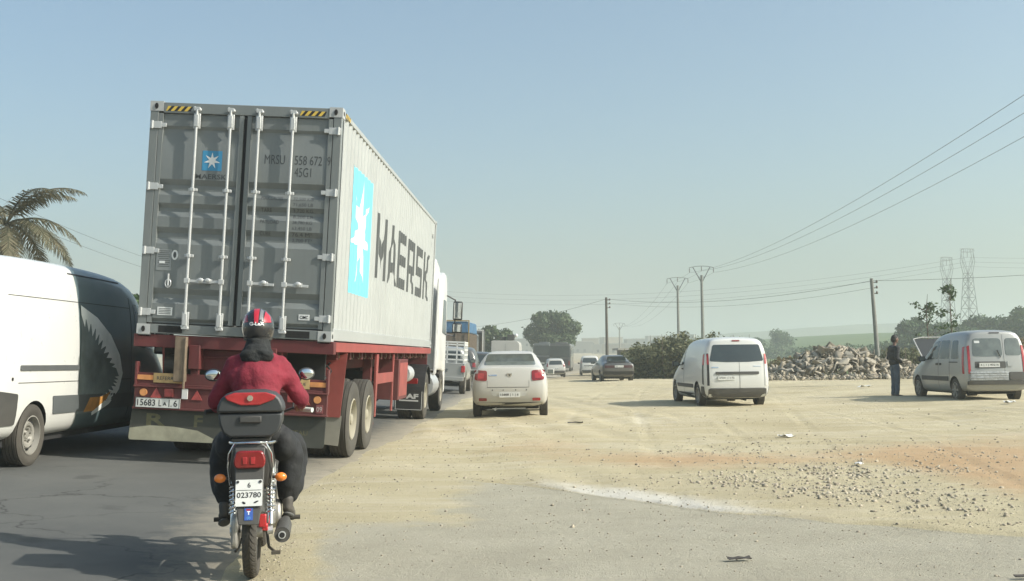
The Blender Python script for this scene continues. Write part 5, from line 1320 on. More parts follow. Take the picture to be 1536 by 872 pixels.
# ================================================================ MOTORCYCLE AND RIDER
BX, BY = -1.925, 7.36; BRZ = R(11.2); BZ_ = lot_z(BX, BY)-.005
bike = thing('motorcycle', 'black motorcycle with a red-lidded top box, ridden behind the container truck at the road edge', 'motorcycle', (BX, BY, BZ_), BRZ)
bk = M('bike_black', (.02, .021, .022), .35, var=.2, dust=.25, dtop=.5); bks = M('bike_satin', (.035, .037, .038), .55, var=.15, bmp=.15, bscale=250, dust=.15, dtop=1.3)
alu = M('cast_aluminium', (.42, .42, .40), .45, metal=.7, var=.25, scale=15, dust=.35, dtop=.6)
redg = M('red_glossy', (.42, .02, .025), .2, coat=.6, var=.15, scale=8)
# rear wheel
def moto_wheel(par, y, r, w_, name='wheel'):
    t = MB(); n = 48
    prof = [(-w_*.36, r-.062), (-w_*.5, r-.045), (-w_*.5, r-.026), (-w_*.40, r-.010), (-w_*.2, r-.002), (0, r), (w_*.2, r-.002), (w_*.40, r-.010), (w_*.5, r-.026), (w_*.5, r-.045), (w_*.36, r-.062)]
    t.lathe([(a, b-.006) for a, b in prof], c=(0, y, r), n=n, closed=True)
    nb = 44
    for i in range(nb):                                  # chevron tread blocks
        a0 = 2*PI*i/nb
        for s in (-1, 1):
            vs = []
            for (xx, rr_, da) in ((.004, r, .0), (w_*.24, r-.004, .10), (w_*.46, r-.020, .17)):
                for dd, dr_ in ((0, 0), (.085, 0), (0, -.012), (.085, -.012)):
                    ang = a0-da+dd; q = rr_+dr_
                    vs.append((s*xx, y+q*math.sin(ang), r+q*math.cos(ang)))
            fs = []
            for k in (0, 4): fs += [(k, k+1, k+5, k+4), (k, k+4, k+6, k+2), (k+1, k+3, k+7, k+5)]
            fs += [(0, 2, 3, 1), (8, 9, 11, 10)]
            t.add(vs, fs)
    o = finish(t.mesh('tyre'), name, rubber, par, sharp=30)
    m = MB(); m.lathe([(-w_*.34, r-.060), (-w_*.2, r-.078), (w_*.2, r-.078), (w_*.34, r-.060), (w_*.2, r-.070), (-w_*.2, r-.070)], c=(0, y, r), n=32, closed=True)
    for i in range(6):
        a = 2*PI*i/6
        m.bar((0, y+.03*math.sin(a), r+.03*math.cos(a)), (0, y+(r-.072)*math.sin(a), r+(r-.072)*math.cos(a)), .03, .02, up=(1, 0, 0))
    m.cyl((-.07, y, r), (.07, y, r), .045, n=16); finish(m.mesh('rim'), 'rim', alu, o)
    return o
moto_wheel(bike, 0, .305, .092); moto_wheel(bike, 1.27, .29, .075)
# frame, swing arm
m = MB()
for s in (-1, 1):
    m.tube([(s*.10, .0, .305), (s*.10, .25, .34), (s*.09, .48, .38)], .02); m.tube([(s*.11, .0, .78), (s*.10, .4, .80), (s*.05, .95, .86)], .015); m.tube([(s*.1, .45, .8), (s*.1, .5, .35), (s*.09, .9, .28), (s*.03, 1.02, .8)], .015)
m.cyl((-.13, 0, .305), (.13, 0, .305), .012); m.build('frame', bk, bike)
# chain case (left), brake parts (right)
m = MB(); m.prism(rpoly([(-.13, .20), (.12, .20), (.5, .30), (.5, .42), (.12, .42), (-.13, .42)], .06), 'x', -.125, -.085); m.build('chain_case', alu, bike, bevel=.012)
m = MB(); m.box((.072, -.05, .375), (.05, .05, .085)); m.box((.085, -.02, .33), (.04, .05, .05)); m.build('chain_adjuster', redg, bike, bevel=.008)
m = MB(); m.cyl((.10, -.0, .305), (.135, .0, .305), .028, n=8); m.cyl((-.14, 0, .305), (-.10, 0, .305), .028, n=8); m.build('axle_nut', steel, bike)
# shocks
for s in (-1, 1):
    m = MB(); a = Vector((s*.120, -.01, .345)); b = Vector((s*.118, .10, .70)); m.cyl(a, b, .012, n=10); m.cyl(a, a+(b-a)*.25, .02, n=12); m.cyl(b-(b-a)*.1, b, .027, n=12); sh = m.build('shock_absorber', chrome, bike)
    N_ = 130; d = (b-a); u = d.normalized().orthogonal().normalized(); v_ = d.normalized().cross(u); pts = []
    for i in range(N_):
        t = i/(N_-1); ang = t*2*PI*10; pts.append(a+d*(.18+.74*t)+(u*math.cos(ang)+v_*math.sin(ang))*.028)
    m = MB(); m.tube(pts, .0055, n=6); m.build('spring', chrome, sh)
# tail cowl, fender, plate carrier
me = evaluated((lambda q: q.mesh())(MB().prism([(-.115, .60), (.115, .60), (.135, .72), (.115, .86), (.06, .905), (-.06, .905), (-.115, .86), (-.135, .72)], 'y', -.16, .45)), [('BEVEL', dict(width=.025, segments=3, limit_method='ANGLE', angle_limit=R(20)))], 'cowl')
cowl = finish(me, 'tail_cowl', bk, bike)
SHX = Matrix(((1, 0, 0, 0), (0, 1, .33, -.33*.80), (0, 0, 1, 0), (0, 0, 0, 1)))   # leans the plate carrier back over the tyre
m = MB(); m.X = SHX; m.prism([(-.095, .86), (.095, .86), (.088, .55), (.062, .39), (-.062, .39), (-.088, .55)], 'y', -.215, -.19); fen = m.build('rear_fender', bks, bike, bevel=.006)
m = MB(); arc = [(.33*math.sin(t)-.0, .305+.345*math.cos(t)) for t in np.linspace(-.95, 1.0, 14)]; arc2 = [(.325*math.sin(t), .305+.335*math.cos(t)) for t in np.linspace(-.95, 1.0, 14)][::-1]
for k in range(13): m.prism([arc[k], arc[k+1], arc2[12-k], arc2[13-k]], 'x', -.062, .062)
m.build('mudguard', bks, bike)
m = MB(); m.prism(rpoly([(-.088, .735), (.088, .735), (.102, .775), (.085, .845), (-.085, .845), (-.102, .775)], .03), 'y', -.265, -.17); tl = m.build('tail_light', redl, bike, bevel=.014)
m = MB(); m.box((-.028, -.268, .785), (.028, .004, .045)); m.box((.022, -.268, .785), (.028, .004, .045)); m.build('bulb_glow', redl_b, tl, bevel=.002)
m = MB(); m.box((0, -.225, .682), (.085, .012, .018)); m.build('reflector', redl, bike, bevel=.003)
m = MB(); m.X = SHX; m.prism(rpoly([(-.083, .505), (.083, .505), (.083, .665), (-.083, .665)], .008), 'y', -.232, -.228); pl_ = m.build('number_plate', plate_w, bike)
y_ = -.2335
def stext(s_, z, h, w_, par, yy, mat=ink, bold=.015):
    g = text_geo(s_, h, w_, bold, 'c'); return sheet(([(a, b+z) for a, b in g[0]], g[1]), lambda u, v: tuple(SHX @ Vector((u, yy, v))), 'lettering', mat, par)
stext('6', .617, .032, None, pl_, y_); stext('023780', .556, .033, .150, pl_, y_)
m = MB(); m.X = SHX; m.box((0, y_, .602), (.155, .001, .0025)); m.build('plate_line', ink, pl_)
m = MB(); m.X = SHX
for s in (-1, 1): m.cyl((s*.070, y_-.004, .653), (s*.070, y_+.002, .653), .009, n=12)
m.ell((-.03, y_, .526), (.012, .002, .007), rot=(0, .5, 0), nu=10, nv=6); m.ell((.045, y_, .53), (.017, .002, .005), rot=(0, -.4, 0), nu=10, nv=6); m.build('plate_screw', ink, pl_)
m = MB(); m.X = SHX; m.box((0, -.2175, .455), (.052, .003, .072)); st1 = m.build('sticker', M('sticker_blue', (.04, .10, .36), .4, var=.1), fen)
stext('T', .452, .022, .020, st1, -.2195, white_ink, .05); stext('(1)', .424, .018, .02, st1, -.2195, M('sticker_cyan', (.15, .5, .7), .4), 0)
m = MB(); m.X = SHX; m.box((.0, -.2193, .482), (.03, .001, .010)); m.build('sticker_mark', redl_b, st1)
for s in (-1, 1):
    m = MB(); m.cyl((s*.09, -.12, .66), (s*.155, -.135, .665), .010); st2 = m.build('indicator_stalk', bk, bike)
    m = MB(); m.ell((s*.192, -.145, .665), (.038, .030, .029)); m.build('indicator', amber, bike)
m = MB(); ch = M('chrome', (.75, .75, .75))
m.tube([(-.145, .30, .86), (-.145, .05, .88), (-.125, -.10, .885), (-.06, -.165, .89), (.06, -.165, .89), (.125, -.10, .885), (.145, .05, .88), (.145, .30, .86)], .011, n=10); m.build('grab_rail', ch, bike)
m = MB()
for s in (-1, 1): m.tube([(s*.10, -.17, .885), (s*.135, -.168, .82), (s*.142, -.16, .74), (s*.128, -.15, .62)], .006, n=8)
m.build('cowl_trim', ch, bike)
# top box
tb_ = M('top_box_plastic', (.04, .043, .044), .5, var=.1, bmp=.12, bscale=260)
def rbox(name, pr, y0, y1, mat, par, bev): 
    m = MB(); m.prism(pr, 'y', y0, y1); return m.build(name, mat, par, bevel=bev, sharp=55)
base = rbox('top_box', [(-.13, .925), (.13, .925), (.175, .955), (.197, 1.01), (.205, 1.08), (-.205, 1.08), (-.197, 1.01), (-.175, .955)], -.16, .20, tb_, bike, .014)
lid = rbox('lid', [(-.214, 1.084), (.214, 1.084), (.208, 1.13), (.187, 1.175), (.15, 1.208), (.08, 1.226), (-.08, 1.226), (-.15, 1.208), (-.187, 1.175), (-.208, 1.13)], -.175, .205, tb_, base, .016)
m = MB(); m.box((0, -.163, 1.04), (.14, .03, .045)); m.build('handle', bks, base, bevel=.008)
m = MB(); m.prism([(-.10, 1.214), (.10, 1.214), (.165, 1.192), (.145, 1.165), (.06, 1.132), (-.06, 1.132), (-.145, 1.165), (-.165, 1.192)], 'y', -.186, -.15); rr2 = m.build('reflector_panel', redl_b, lid, bevel=.006)
m = MB(); m.cyl((0, -.196, 1.178), (0, -.18, 1.178), .019, n=18); m.build('lock', chrome, lid)
m = MB(); m.box((0, .02, .905), (.24, .3, .02)); m.build('rack', bk, bike)
# exhaust
m = MB(); m.lathe([(-.14, .0), (-.13, .032), (-.135, .05), (-.12, .052), (.30, .05), (.5, .035), (.75, .02), (.95, .02)], c=(.20, 0, .29), axis='y', n=24); ex = m.build('exhaust', bks, bike)
m = MB(); m.cyl((.20, -.150, .29), (.20, -.12, .29), .024, .024, n=16); m.build('exhaust_tip', steel, ex); m = MB(); m.cyl((.20, -.1515, .29), (.20, -.149, .29), .018, n=14); m.build('exhaust_bore', under, ex)
# stand, pegs, engine
m = MB(); m.tube([(.08, .35, .25), (.10, .22, .16), (.14, .15, .14)], .010); m.box((.15, .13, .135), (.06, .05, .02)); m.tube([(-.08, .35, .25), (-.1, .24, .16), (-.12, .2, .14)], .010); m.build('centre_stand', bk, bike)
for s in (-1, 1):
    m = MB(); m.cyl((s*.10, .62, .30), (s*.30, .62, .30), .016); m.build('foot_peg', rubber, bike)
m = MB(); m.box((0, .68, .38), (.26, .36, .26)); m.cyl((-.17, .62, .33), (.17, .62, .33), .10, n=20); m.cyl((0, .8, .45), (0, .92, .70), .09, n=16); m.build('engine', alu, bike, bevel=.02)
m = MB(); m.ell((0, .86, .86), (.15, .27, .12)); m.build('fuel_tank', redg, bike)
m = MB(); m.box((0, .40, .815), (.24, .62, .10)); m.build('seat', bks, bike, bevel=.035)
m = MB()
for s in (-1, 1): m.cyl((s*.09, 1.27, .29), (s*.085, 1.02, .98), .019)
m.box((0, 1.03, .95), (.22, .06, .03)); m.box((0, 1.10, .78), (.22, .06, .03)); m.build('fork', steel, bike)
m = MB(); m.ell((0, 1.15, .90), (.10, .08, .10)); m.build('headlight', clearl, bike)
m = MB(); m.tube([(-.36, .86, 1.05), (-.24, .95, 1.06), (-.08, 1.0, 1.0), (.08, 1.0, 1.0), (.24, .95, 1.06), (.36, .86, 1.05)], .011); hb = m.build('handlebar', bk, bike)
for s in (-1, 1):
    m = MB(); m.cyl((s*.27, .93, 1.058), (s*.385, .85, 1.048), .018, n=12); m.build('grip', rubber if s < 0 else M('grip_end_pale', (.5, .55, .5), .5), hb)
    m = MB(); m.tube([(s*.24, .95, 1.06), (s*.26, .97, 1.2), (s*.31, .97, 1.30)], .006); m.ell((s*.34, .965, 1.315), (.062, .016, .048)); mm = m.build('mirror', bks, bike)
    m = MB(); m.ell((s*.34, .952, 1.315), (.052, .008, .039)); m.build('mirror_glass', M('mirror', (.7, .72, .72)), mm)
# ---------------------------------------------------------------- rider
bike.scale = (.985,)*3
rider = thing('person', 'motorcyclist in a crimson jacket, dark scarf and black and red helmet astride the motorcycle', 'person', (BX, BY, BZ_), BRZ)
skin = M('skin', (.26, .14, .09), .5, var=.1)
rider.scale = (.90, .985, .985)
jack = M('jacket_crimson', (.19, .014, .028), .85, var=.28, scale=5, bmp=.9, bscale=11)
trou = M('trousers_black', (.014, .015, .016), .78, var=.3, scale=6, bmp=1.0, bscale=6)
SH = [(-.175, .62, 1.375), (.175, .62, 1.375)]; EL = [(-.325, .66, 1.13), (.335, .66, 1.14)]; HA = [(-.33, .875, 1.075), (.33, .875, 1.075)]
HIP = [(-.10, .48, .90), (.10, .48, .90)]; KN = [(-.27, .86, .74), (.26, .86, .76)]; AN = [(-.245, .60, .38), (.235, .60, .41)]
def hand(m, c, s, r=.011):
    # palm over the grip and five curled fingers
    cx, cy, cz_ = c
    m.ell((cx, cy+.005, cz_+.02), (.042, .032, .018), rot=(.3, 0, s*.6))
    for i, ln in enumerate((1, 1.08, 1.03, .88)):
        x_ = cx+s*(.028-.019*i); a = (x_, cy+.032-.012*i*s*s*0, cz_+.02); b = (x_, cy+.05, cz_-.0); c2 = (x_, cy+.036, cz_-.024*ln); d = (x_, cy+.012, cz_-.027*ln)
        m.caps(a, b, r, r*.95); m.caps(b, c2, r*.95, r*.88); m.caps(c2, d, r*.88, r*.78)
    a = (cx-s*.035, cy-.012, cz_+.008); b = (cx-s*.045, cy+.002, cz_-.018); m.caps(a, b, r*1.1, r); m.caps(b, (cx-s*.03, cy+.012, cz_-.035), r, r*.85)
body = MB()
body.ell((0, .50, .93), (.155, .12, .12)); body.ell((0, .53, 1.08), (.135, .095, .16)); body.ell((0, .57, 1.25), (.155, .10, .17)); body.caps((-.13, .61, 1.38), (.13, .61, 1.38), .06, .06)
body.caps((0, .62, 1.40), (0, .66, 1.54), .058, .052); body.ell((0, .69, 1.63), (.072, .092, .11)); body.ell((0, .785, 1.615), (.014, .02, .022), nu=10, nv=6)
for s in (-1, 1): body.ell((s*.074, .69, 1.62), (.012, .02, .03), nu=10, nv=6)
for i, s in ((0, -1), (1, 1)):
    body.caps(SH[i], EL[i], .048, .040); body.caps(EL[i], HA[i], .038, .026); body.caps(HIP[i], KN[i], .075, .052); body.caps(KN[i], AN[i], .05, .034); body.caps(AN[i], (AN[i][0], AN[i][1]+.14, AN[i][2]-.05), .034, .026)
    hand(body, HA[i], s)
bo = finish(blob(body, .009, 3, 'body'), 'body', skin, rider)
j = MB(); j.ell((0, .51, 1.0), (.185, .15, .14)); j.ell((0, .525, 1.13), (.185, .145, .19)); j.ell((0, .555, 1.26), (.195, .145, .18)); j.caps((-.13, .60, 1.36), (.13, .60, 1.36), .088, .088)
for s in (-1, 1): j.caps((s*.05, .61, 1.45), (s*.165, .615, 1.375), .055, .075); j.caps((s*.12, .56, 1.30), (s*.20, .62, 1.30), .09, .075); j.caps((-.06, .60, 1.45), (.06, .60, 1.45), .05, .05)
for i in (0, 1):
    j.caps(SH[i], EL[i], .082, .066); w0 = Vector(EL[i]).lerp(Vector(HA[i]), .80); j.caps(EL[i], w0, .062, .042); j.cyl(Vector(EL[i]).lerp(Vector(HA[i]), .72), Vector(EL[i]).lerp(Vector(HA[i]), .85), .045, .045, n=16)
finish(blob(j, .011, 14, 'jacket', .013, 7), 'jacket', jack, rider)
t = MB(); t.ell((0, .46, .93), (.185, .16, .12))
for i, s in ((0, -1), (1, 1)):
    t.caps((s*.12, .48, .90), (s*.25, .72, .80), .10, .115); t.caps((s*.25, .72, .80), (s*.275, .84, .70), .115, .115); t.caps((s*.275, .82, .70), (s*.27, .66, .52), .115, .085); t.caps((s*.27, .66, .52), (AN[i][0], AN[i][1], AN[i][2]+.07), .082, .055)
    t.ell((s*.27, .58, .68), (.085, .10, .19), rot=(.2, s*.12, 0)); t.ell((s*.20, .50, .83), (.11, .12, .12))
for s in (-1, 1):
    t.ell((s*.245, .62, .64), (.095, .14, .26), rot=(.1, s*.16, 0)); t.ell((s*.27, .66, .56), (.07, .12, .17))
finish(blob(t, .012, 9, 'trousers', .020, 5), 'trousers', trou, rider)
for i, s in ((0, -1), (1, 1)):
    f_ = MB(); x_, y_, z_ = AN[i]; f_.caps((x_, y_-.015, z_+.02), (x_, y_-.02, z_-.03), .045, .04); f_.ell((x_+s*.005, y_+.02, z_-.055), (.046, .09, .040), rot=(-.35, 0, s*-.15)); f_.ell((x_+s*.01, y_+.12, z_-.09), (.046, .085, .036), rot=(-.3, 0, s*-.15))
    sh = finish(blob(f_, .008, 3, 'shoe'), 'shoe', M('shoe_black', (.03, .03, .031), .6, var=.3, dust=.3, dtop=.6), rider)
    m = MB(); m.ell((x_+s*.008, y_+.04, z_-.105), (.046, .125, .018), rot=(-.33, 0, s*-.15)); m.build('sole', M('sole_grey', (.10, .10, .095), .8), sh)
sc_ = MB(); sc_.lathe([(1.395, .115), (1.41, .150), (1.45, .140), (1.50, .108), (1.55, .092), (1.575, .086)], c=(0, .625, 0), axis='z', n=28); sc_.ell((0, .53, 1.435), (.125, .055, .045)); sc_.ell((.05, .52, 1.47), (.09, .045, .03), rot=(0, .3, 0)); sc_.ell((-.05, .52, 1.475), (.09, .045, .03), rot=(0, -.25, 0)); sc_.ell((0, .535, 1.51), (.09, .04, .025)); sc_.ell((0, .72, 1.44), (.10, .06, .06))
finish(blob(sc_, .01, 3, 'scarf', .012, 12), 'scarf', M('scarf_black', (.016, .018, .018), .9, var=.4, scale=20, bmp=.5, bscale=60), rider)
# helmet: dome with a red pair of stripes
hm = MB(); hc = Vector((0, .69, 1.655)); prof = []
for k in range(15):
    a = -.62+(PI/2+.62)*k/14; prof.append((.143*math.sin(a), .125*math.cos(a) if k < 14 else 0))
hm.lathe([(q[0]+hc.z, q[1]) for q in prof], c=(hc.x, hc.y, 0), axis='z', n=40)
me = hm.mesh('helmet')
for v in me.vertices: v.co.y = hc.y+(v.co.y-hc.y)*1.14
hel = M('helmet_black', (.018, .018, .02), .28, coat=.7, var=.1); hred = M('helmet_red', (.42, .02, .035), .3, coat=.6, var=.1)
bvh_h = bvh_of(me); ho = finish(me, 'helmet', hel, rider, sharp=60)
def hsheet(polys, name, mat, off=.002, geo=None): return conform(bvh_h, polys, 'rear', name, mat, ho, off=off+.004, step=.012, thick=.003, geo=geo)
hsheet([[(-.020, 1.685), (.010, 1.685), (.018, 1.792), (-.026, 1.792)]], 'stripe', hred)
hsheet([[(.018, 1.71), (.045, 1.71), (.050, 1.775), (.026, 1.79)]], 'stripe', M('helmet_grey', (.16, .16, .17), .3, coat=.5))
hsheet([[(.050, 1.69), (.108, 1.69), (.100, 1.735), (.062, 1.775)]], 'stripe', hred, off=.004); hsheet([[(-.105, 1.69), (-.072, 1.695), (-.082, 1.76), (-.100, 1.73)]], 'stripe', hred)
g = text_geo('G-LeX', .026, .115, .03, 'c'); hsheet(None, 'lettering', white_ink, .003, offset2(g, 0, 1.668))
m = MB(); m.lathe([(hc.z-.092, .104), (hc.z-.088, .108), (hc.z-.080, .111), (hc.z-.072, .114)], c=(0, 0, 0), axis='z', n=40, cap=False); me = m.mesh('rim')
for v in me.vertices: v.co.y = hc.y+v.co.y*1.14
finish(me, 'helmet_edge', bks, ho)
m = MB(); m.box((.09, .72, 1.55), (.012, .02, .09)); m.build('chin_strap', bks, ho)
# ================================================================ STANDING MAN
MX, MY = at(1334, 33.2), 33.2
man = thing('person', 'man in dark jacket, patterned shirt and jeans standing beside the open bonnet', 'person', (MX, MY, ground_z(MX, MY)-.01), R(-78))
# faces +y in local space
b = MB()
hips = .93
b.ell((0, 0, .98), (.16, .11, .12)); b.ell((0, .01, 1.14), (.145, .105, .16)); b.ell((0, 0, 1.32), (.17, .115, .16)); b.caps((-.15, -.01, 1.45), (.15, -.01, 1.45), .055, .055); b.caps((0, 0, 1.46), (0, .02, 1.58), .055, .05)
b.ell((0, .035, 1.69), (.075, .096, .115)); b.ell((0, .135, 1.675), (.014, .02, .024), nu=10, nv=6); b.ell((0, .10, 1.60), (.04, .03, .025), nu=10, nv=6)
for s in (-1, 1):
    b.ell((s*.077, .03, 1.68), (.012, .02, .03), nu=10, nv=6)
    b.caps((s*.19, -.01, 1.43), (s*.235, -.05, 1.14), .048, .04); b.caps((s*.235, -.05, 1.14), (s*.13, .14, 1.02), .038, .028)
    c = Vector((s*.115, .165, 1.00)); b.ell(c, (.04, .045, .018))
    for i, ln in enumerate((.9, 1, .95, .8)): b.caps(c+Vector((s*(.02-.014*i), .03, 0)), c+Vector((s*(.01-.014*i), .03+.05*ln, -.02)), .009, .008)
    b.caps(c+Vector((-s*.02, .0, .01)), c+Vector((-s*.045, .035, .015)), .011, .009)
    b.caps((s*.09, 0, .92), (s*.10, .02, .50), .08, .055); b.caps((s*.10, .02, .50), (s*.11, -.01, .09), .055, .036); b.ell((s*.115, .06, .04), (.042, .12, .035))
finish(blob(b, .011, 3, 'body'), 'body', M('skin_dark', (.14, .08, .055), .5), man)
jk = MB(); jk.ell((0, -.02, 1.02), (.185, .135, .12)); jk.ell((0, -.03, 1.2), (.185, .14, .2)); jk.ell((0, -.02, 1.36), (.19, .13, .15)); jk.caps((-.17, -.02, 1.44), (.17, -.02, 1.44), .07, .07)
for s in (-1, 1): jk.caps((s*.19, -.01, 1.43), (s*.24, -.055, 1.14), .075, .064); jk.caps((s*.24, -.055, 1.14), (s*.15, .11, 1.03), .062, .045)
finish(blob(jk, .014, 4, 'jacket', .016, 8), 'jacket', M('jacket_black', (.022, .024, .026), .8, bmp=.3, bscale=30), man)
m = MB(); m.ell((0, .055, 1.27), (.10, .075, .20)); me = blob(m, .012, 2, 'shirt'); 
shm, n_, p_ = nodes_of('shirt_print'); tc = n_.nodes.new('ShaderNodeTexCoord'); c_ = mixc(n_, ramp(n_, noise_node(n_, 22, 2, .5, tc.outputs['Object']), .46, .52), (.55, .60, .58), (.05, .17, .14)); n_.links.new(c_, p_.inputs['Base Color']); p_.inputs['Roughness'].default_value = .9
finish(me, 'shirt', shm, man)
tr = MB(); tr.ell((0, 0, .95), (.17, .12, .10))
for s in (-1, 1): tr.caps((s*.09, 0, .90), (s*.10, .02, .50), .098, .075); tr.caps((s*.10, .02, .50), (s*.11, -.01, .12), .075, .062)
finish(blob(tr, .013, 4, 'jeans', .014, 8), 'jeans', M('denim', (.085, .11, .14), .9, var=.3, scale=8, bmp=.3, bscale=40), man)
for s in (-1, 1):
    m = MB(); m.ell((s*.115, .055, .045), (.05, .135, .045)); m.ell((s*.112, -.01, .08), (.048, .06, .06)); finish(blob(m, .01, 3, 'shoe'), 'shoe', M('shoe_black', (.03, .03, .031)), man)
m = MB(); m.ell((0, .015, 1.725), (.082, .098, .095)); m.ell((0, -.02, 1.68), (.078, .075, .09)); finish(blob(m, .01, 2, 'hair', .004, 40), 'hair', M('hair_black', (.012, .011, .01), .7), man)
# ================================================================ PLANTS
lf_euc = island_mat('leaves_eucalyptus', [(.03, .055, .02), (.07, .105, .04), (.11, .145, .07)], .6, .25, .35)
lf_dark = island_mat('leaves_dark', [(.02, .045, .015), (.045, .085, .025), (.08, .12, .04)], .6, .2, .25)
lf_hedge = island_mat('leaves_hedge', [(.05, .065, .025), (.115, .125, .06), (.20, .20, .11), (.07, .095, .035)], .7, .25, .9)
lf_dry = island_mat('leaves_dry', [(.12, .10, .05), (.26, .20, .12), (.16, .13, .06), (.10, .12, .05)], .8, .2, 1.2)
lf_palm = island_mat('leaves_palm', [(.05, .055, .03), (.12, .115, .07), (.24, .20, .13)], .6, .2, .8)
bark = M('bark', (.13, .105, .08), .9, var=.35, scale=6, bmp=.6, bscale=20)
def leafcloud(blobs, n, size, seed=0, hollow=.45, up=.3, elong=1.8, droop=0):
    rng = np.random.default_rng(seed); B = np.array(blobs, float); vol = B[:, 3]*B[:, 4]*B[:, 5]; k = rng.choice(len(B), n, p=(vol**.75)/(vol**.75).sum())
    d = rng.normal(size=(n, 3)); d /= np.linalg.norm(d, axis=1)[:, None]
    r = hollow+(1-hollow)*rng.random(n)**.5; r *= 1+.10*rng.normal(size=n)
    c = B[k, :3]+d*B[k, 3:6]*r[:, None]
    s = size*rng.uniform(.55, 1.35, n)
    nrm = d*.6+rng.normal(size=(n, 3))*.6; nrm[:, 2] += up; nrm /= np.linalg.norm(nrm, axis=1)[:, None]
    t = np.cross(nrm, rng.normal(size=(n, 3))); t /= np.linalg.norm(t, axis=1)[:, None]; t[:, 2] -= droop; b_ = np.cross(nrm, t)
    a = t*(s*elong*.5)[:, None]; b_ = b_*(s*.5)[:, None]
    v = np.stack([c-a, c+b_*.9-a*.1, c+a, c-b_*.9-a*.1], 1).reshape(-1, 3)
    return v, np.arange(n*4).reshape(-1, 4)
def clumps(cx, cy, cz, rx, ry, rz, n, r0, r1, seed, flat=.8, lo=-.6):
    rg = random.Random(seed); out = []
    for i in range(n):
        while True:
            a, b, c = rg.uniform(-1, 1), rg.uniform(-1, 1), rg.uniform(lo, 1)
            if a*a+b*b+c*c <= 1: break
        r = rg.uniform(r0, r1); out.append((cx+a*rx, cy+b*ry, cz+c*rz, r, r, r*flat))
    return out
def tree(name, label, x, y, h, spread, n, leaf, mat, seed, cat='tree', group=None, crown_lo=.30, nb=14, z=None, cr=(.22, .4), trunk_r=None, flat=.8):
    z = base_z(x, y) if z is None else z
    rt = thing(name, label, cat, (x, y, z), 0, group)
    hc_ = h*(1+crown_lo)/2; rz_ = h*(1-crown_lo)/2; R_ = spread/2
    bl = clumps(0, 0, hc_, R_*.72, R_*.72, rz_*.74, nb, R_*cr[0], R_*cr[1], seed, flat)
    v, f = leafcloud(bl, n, leaf, seed); np_mesh('crown', v, f, mat, rt, smooth=False)
    m = MB(); tr_ = trunk_r or h*.03; rg = random.Random(seed)
    m.tube([(0, 0, -.2), (.02*h*rg.uniform(-1, 1), 0, h*.25), (.03*h*rg.uniform(-1, 1), 0, h*.5), (0, 0, h*.75)], [tr_*1.2, tr_, tr_*.7, tr_*.25], n=8)
    for b in bl[:9]:
        z0 = max(h*.2, b[2]*.55); m.tube([(0, 0, z0), (b[0]*.5, b[1]*.5, z0+(b[2]-z0)*.6), (b[0], b[1], b[2])], [tr_*.5, tr_*.3, tr_*.1], n=6)
    finish(m.mesh('trunk'), 'trunk', bark, rt)
    return rt
tree('eucalyptus_tree', 'large round grey-green tree rising behind the dark coaches', at(828, 165), 165, 8.8, 8.2, 9000, .30, lf_euc, 11, crown_lo=.12, nb=22)
tree('roadside_tree', 'loose bushy tree left of the road above the queuing lorries', at(742, 135), 135, 6.2, 5.6, 4500, .26, lf_euc, 12, crown_lo=.15, nb=16, cr=(.2, .36))
tree('roadside_tree', 'small dark tree glimpsed between the long van and the container', at(184, 42), 42, 4.3, 2.2, 2200, .16, lf_dark, 13, crown_lo=.2, nb=10)
# tree belt at the right
belt = [(1360, 172, 7.0, 7.0), (1392, 178, 6.9, 8), (1425, 182, 6.4, 8), (1452, 190, 7.6, 9), (1480, 186, 7.4, 9), (1508, 180, 8.4, 9), (1534, 176, 8.8, 9), (1562, 178, 9, 10), (1595, 180, 9, 10)]
belt_lab = ['leftmost tree of the dark belt behind the standing man', 'dark tree of the belt directly behind the thin sapling', 'dark tree of the belt in front of the two pylons\' left foot', 'dark tree of the belt under the taller pylon', 'dark tree of the belt above the silver carrier\'s roof', 'tall tree of the belt above the carrier\'s right half', 'tallest dark tree at the right border of the photo', 'dark tree just beyond the right border, touching the tallest one', 'outermost dark tree past the right border']
for i, (px, d, h, sp_) in enumerate(belt):
    if i >= 7: pass
    tree('belt_tree', belt_lab[i], at(px, d), d, h, sp_, 6000, .36, lf_dark, 40+i, group='dark tree belt on the right', crown_lo=.02, nb=16, cr=(.3, .46))
far = [(1097, 330, 6.0, 9, 'low far tree left of the pair on the green slope'), (1130, 320, 6.6, 7, 'left tree of the far pair above the panel van'), (1170, 310, 8.3, 9.5, 'tallest far tree on the green slope, right of the panel van'), (1150, 300, 3.4, 12, 'low wide far bush between the two far trees'), (1205, 250, 3.0, 9, 'low dark bush on the green slope left of the rubble'), (1085, 300, 4.2, 9, 'far bush just above the panel van\'s left roof')]
for i, (px, d, h, sp_, lab) in enumerate(far):
    tree('far_tree', lab, at(px, d), d, h, sp_, 1800, .42, lf_dark, 60+i, group='far trees on the green slope', crown_lo=.05, nb=10, cr=(.3, .5), z=base_z(at(px, d), d)-.3)
for i, (px, d, h, sp_, lab) in enumerate([(1222, 200, 2.6, 6, 'low bush in the field left of the leaning pole'), (1282, 190, 3.0, 8, 'dark round bush in the field just left of the leaning pole'), (1335, 185, 3.4, 8, 'dark bush in the field behind the standing man'), (1255, 215, 2.2, 6, 'small bush in the field above the rubble heap')]):
    tree('field_bush', lab, at(px, d), d, h, sp_, 1500, .3, lf_dark, 80+i, cat='bush', group='bushes in the field', crown_lo=0, nb=9, cr=(.3, .5))
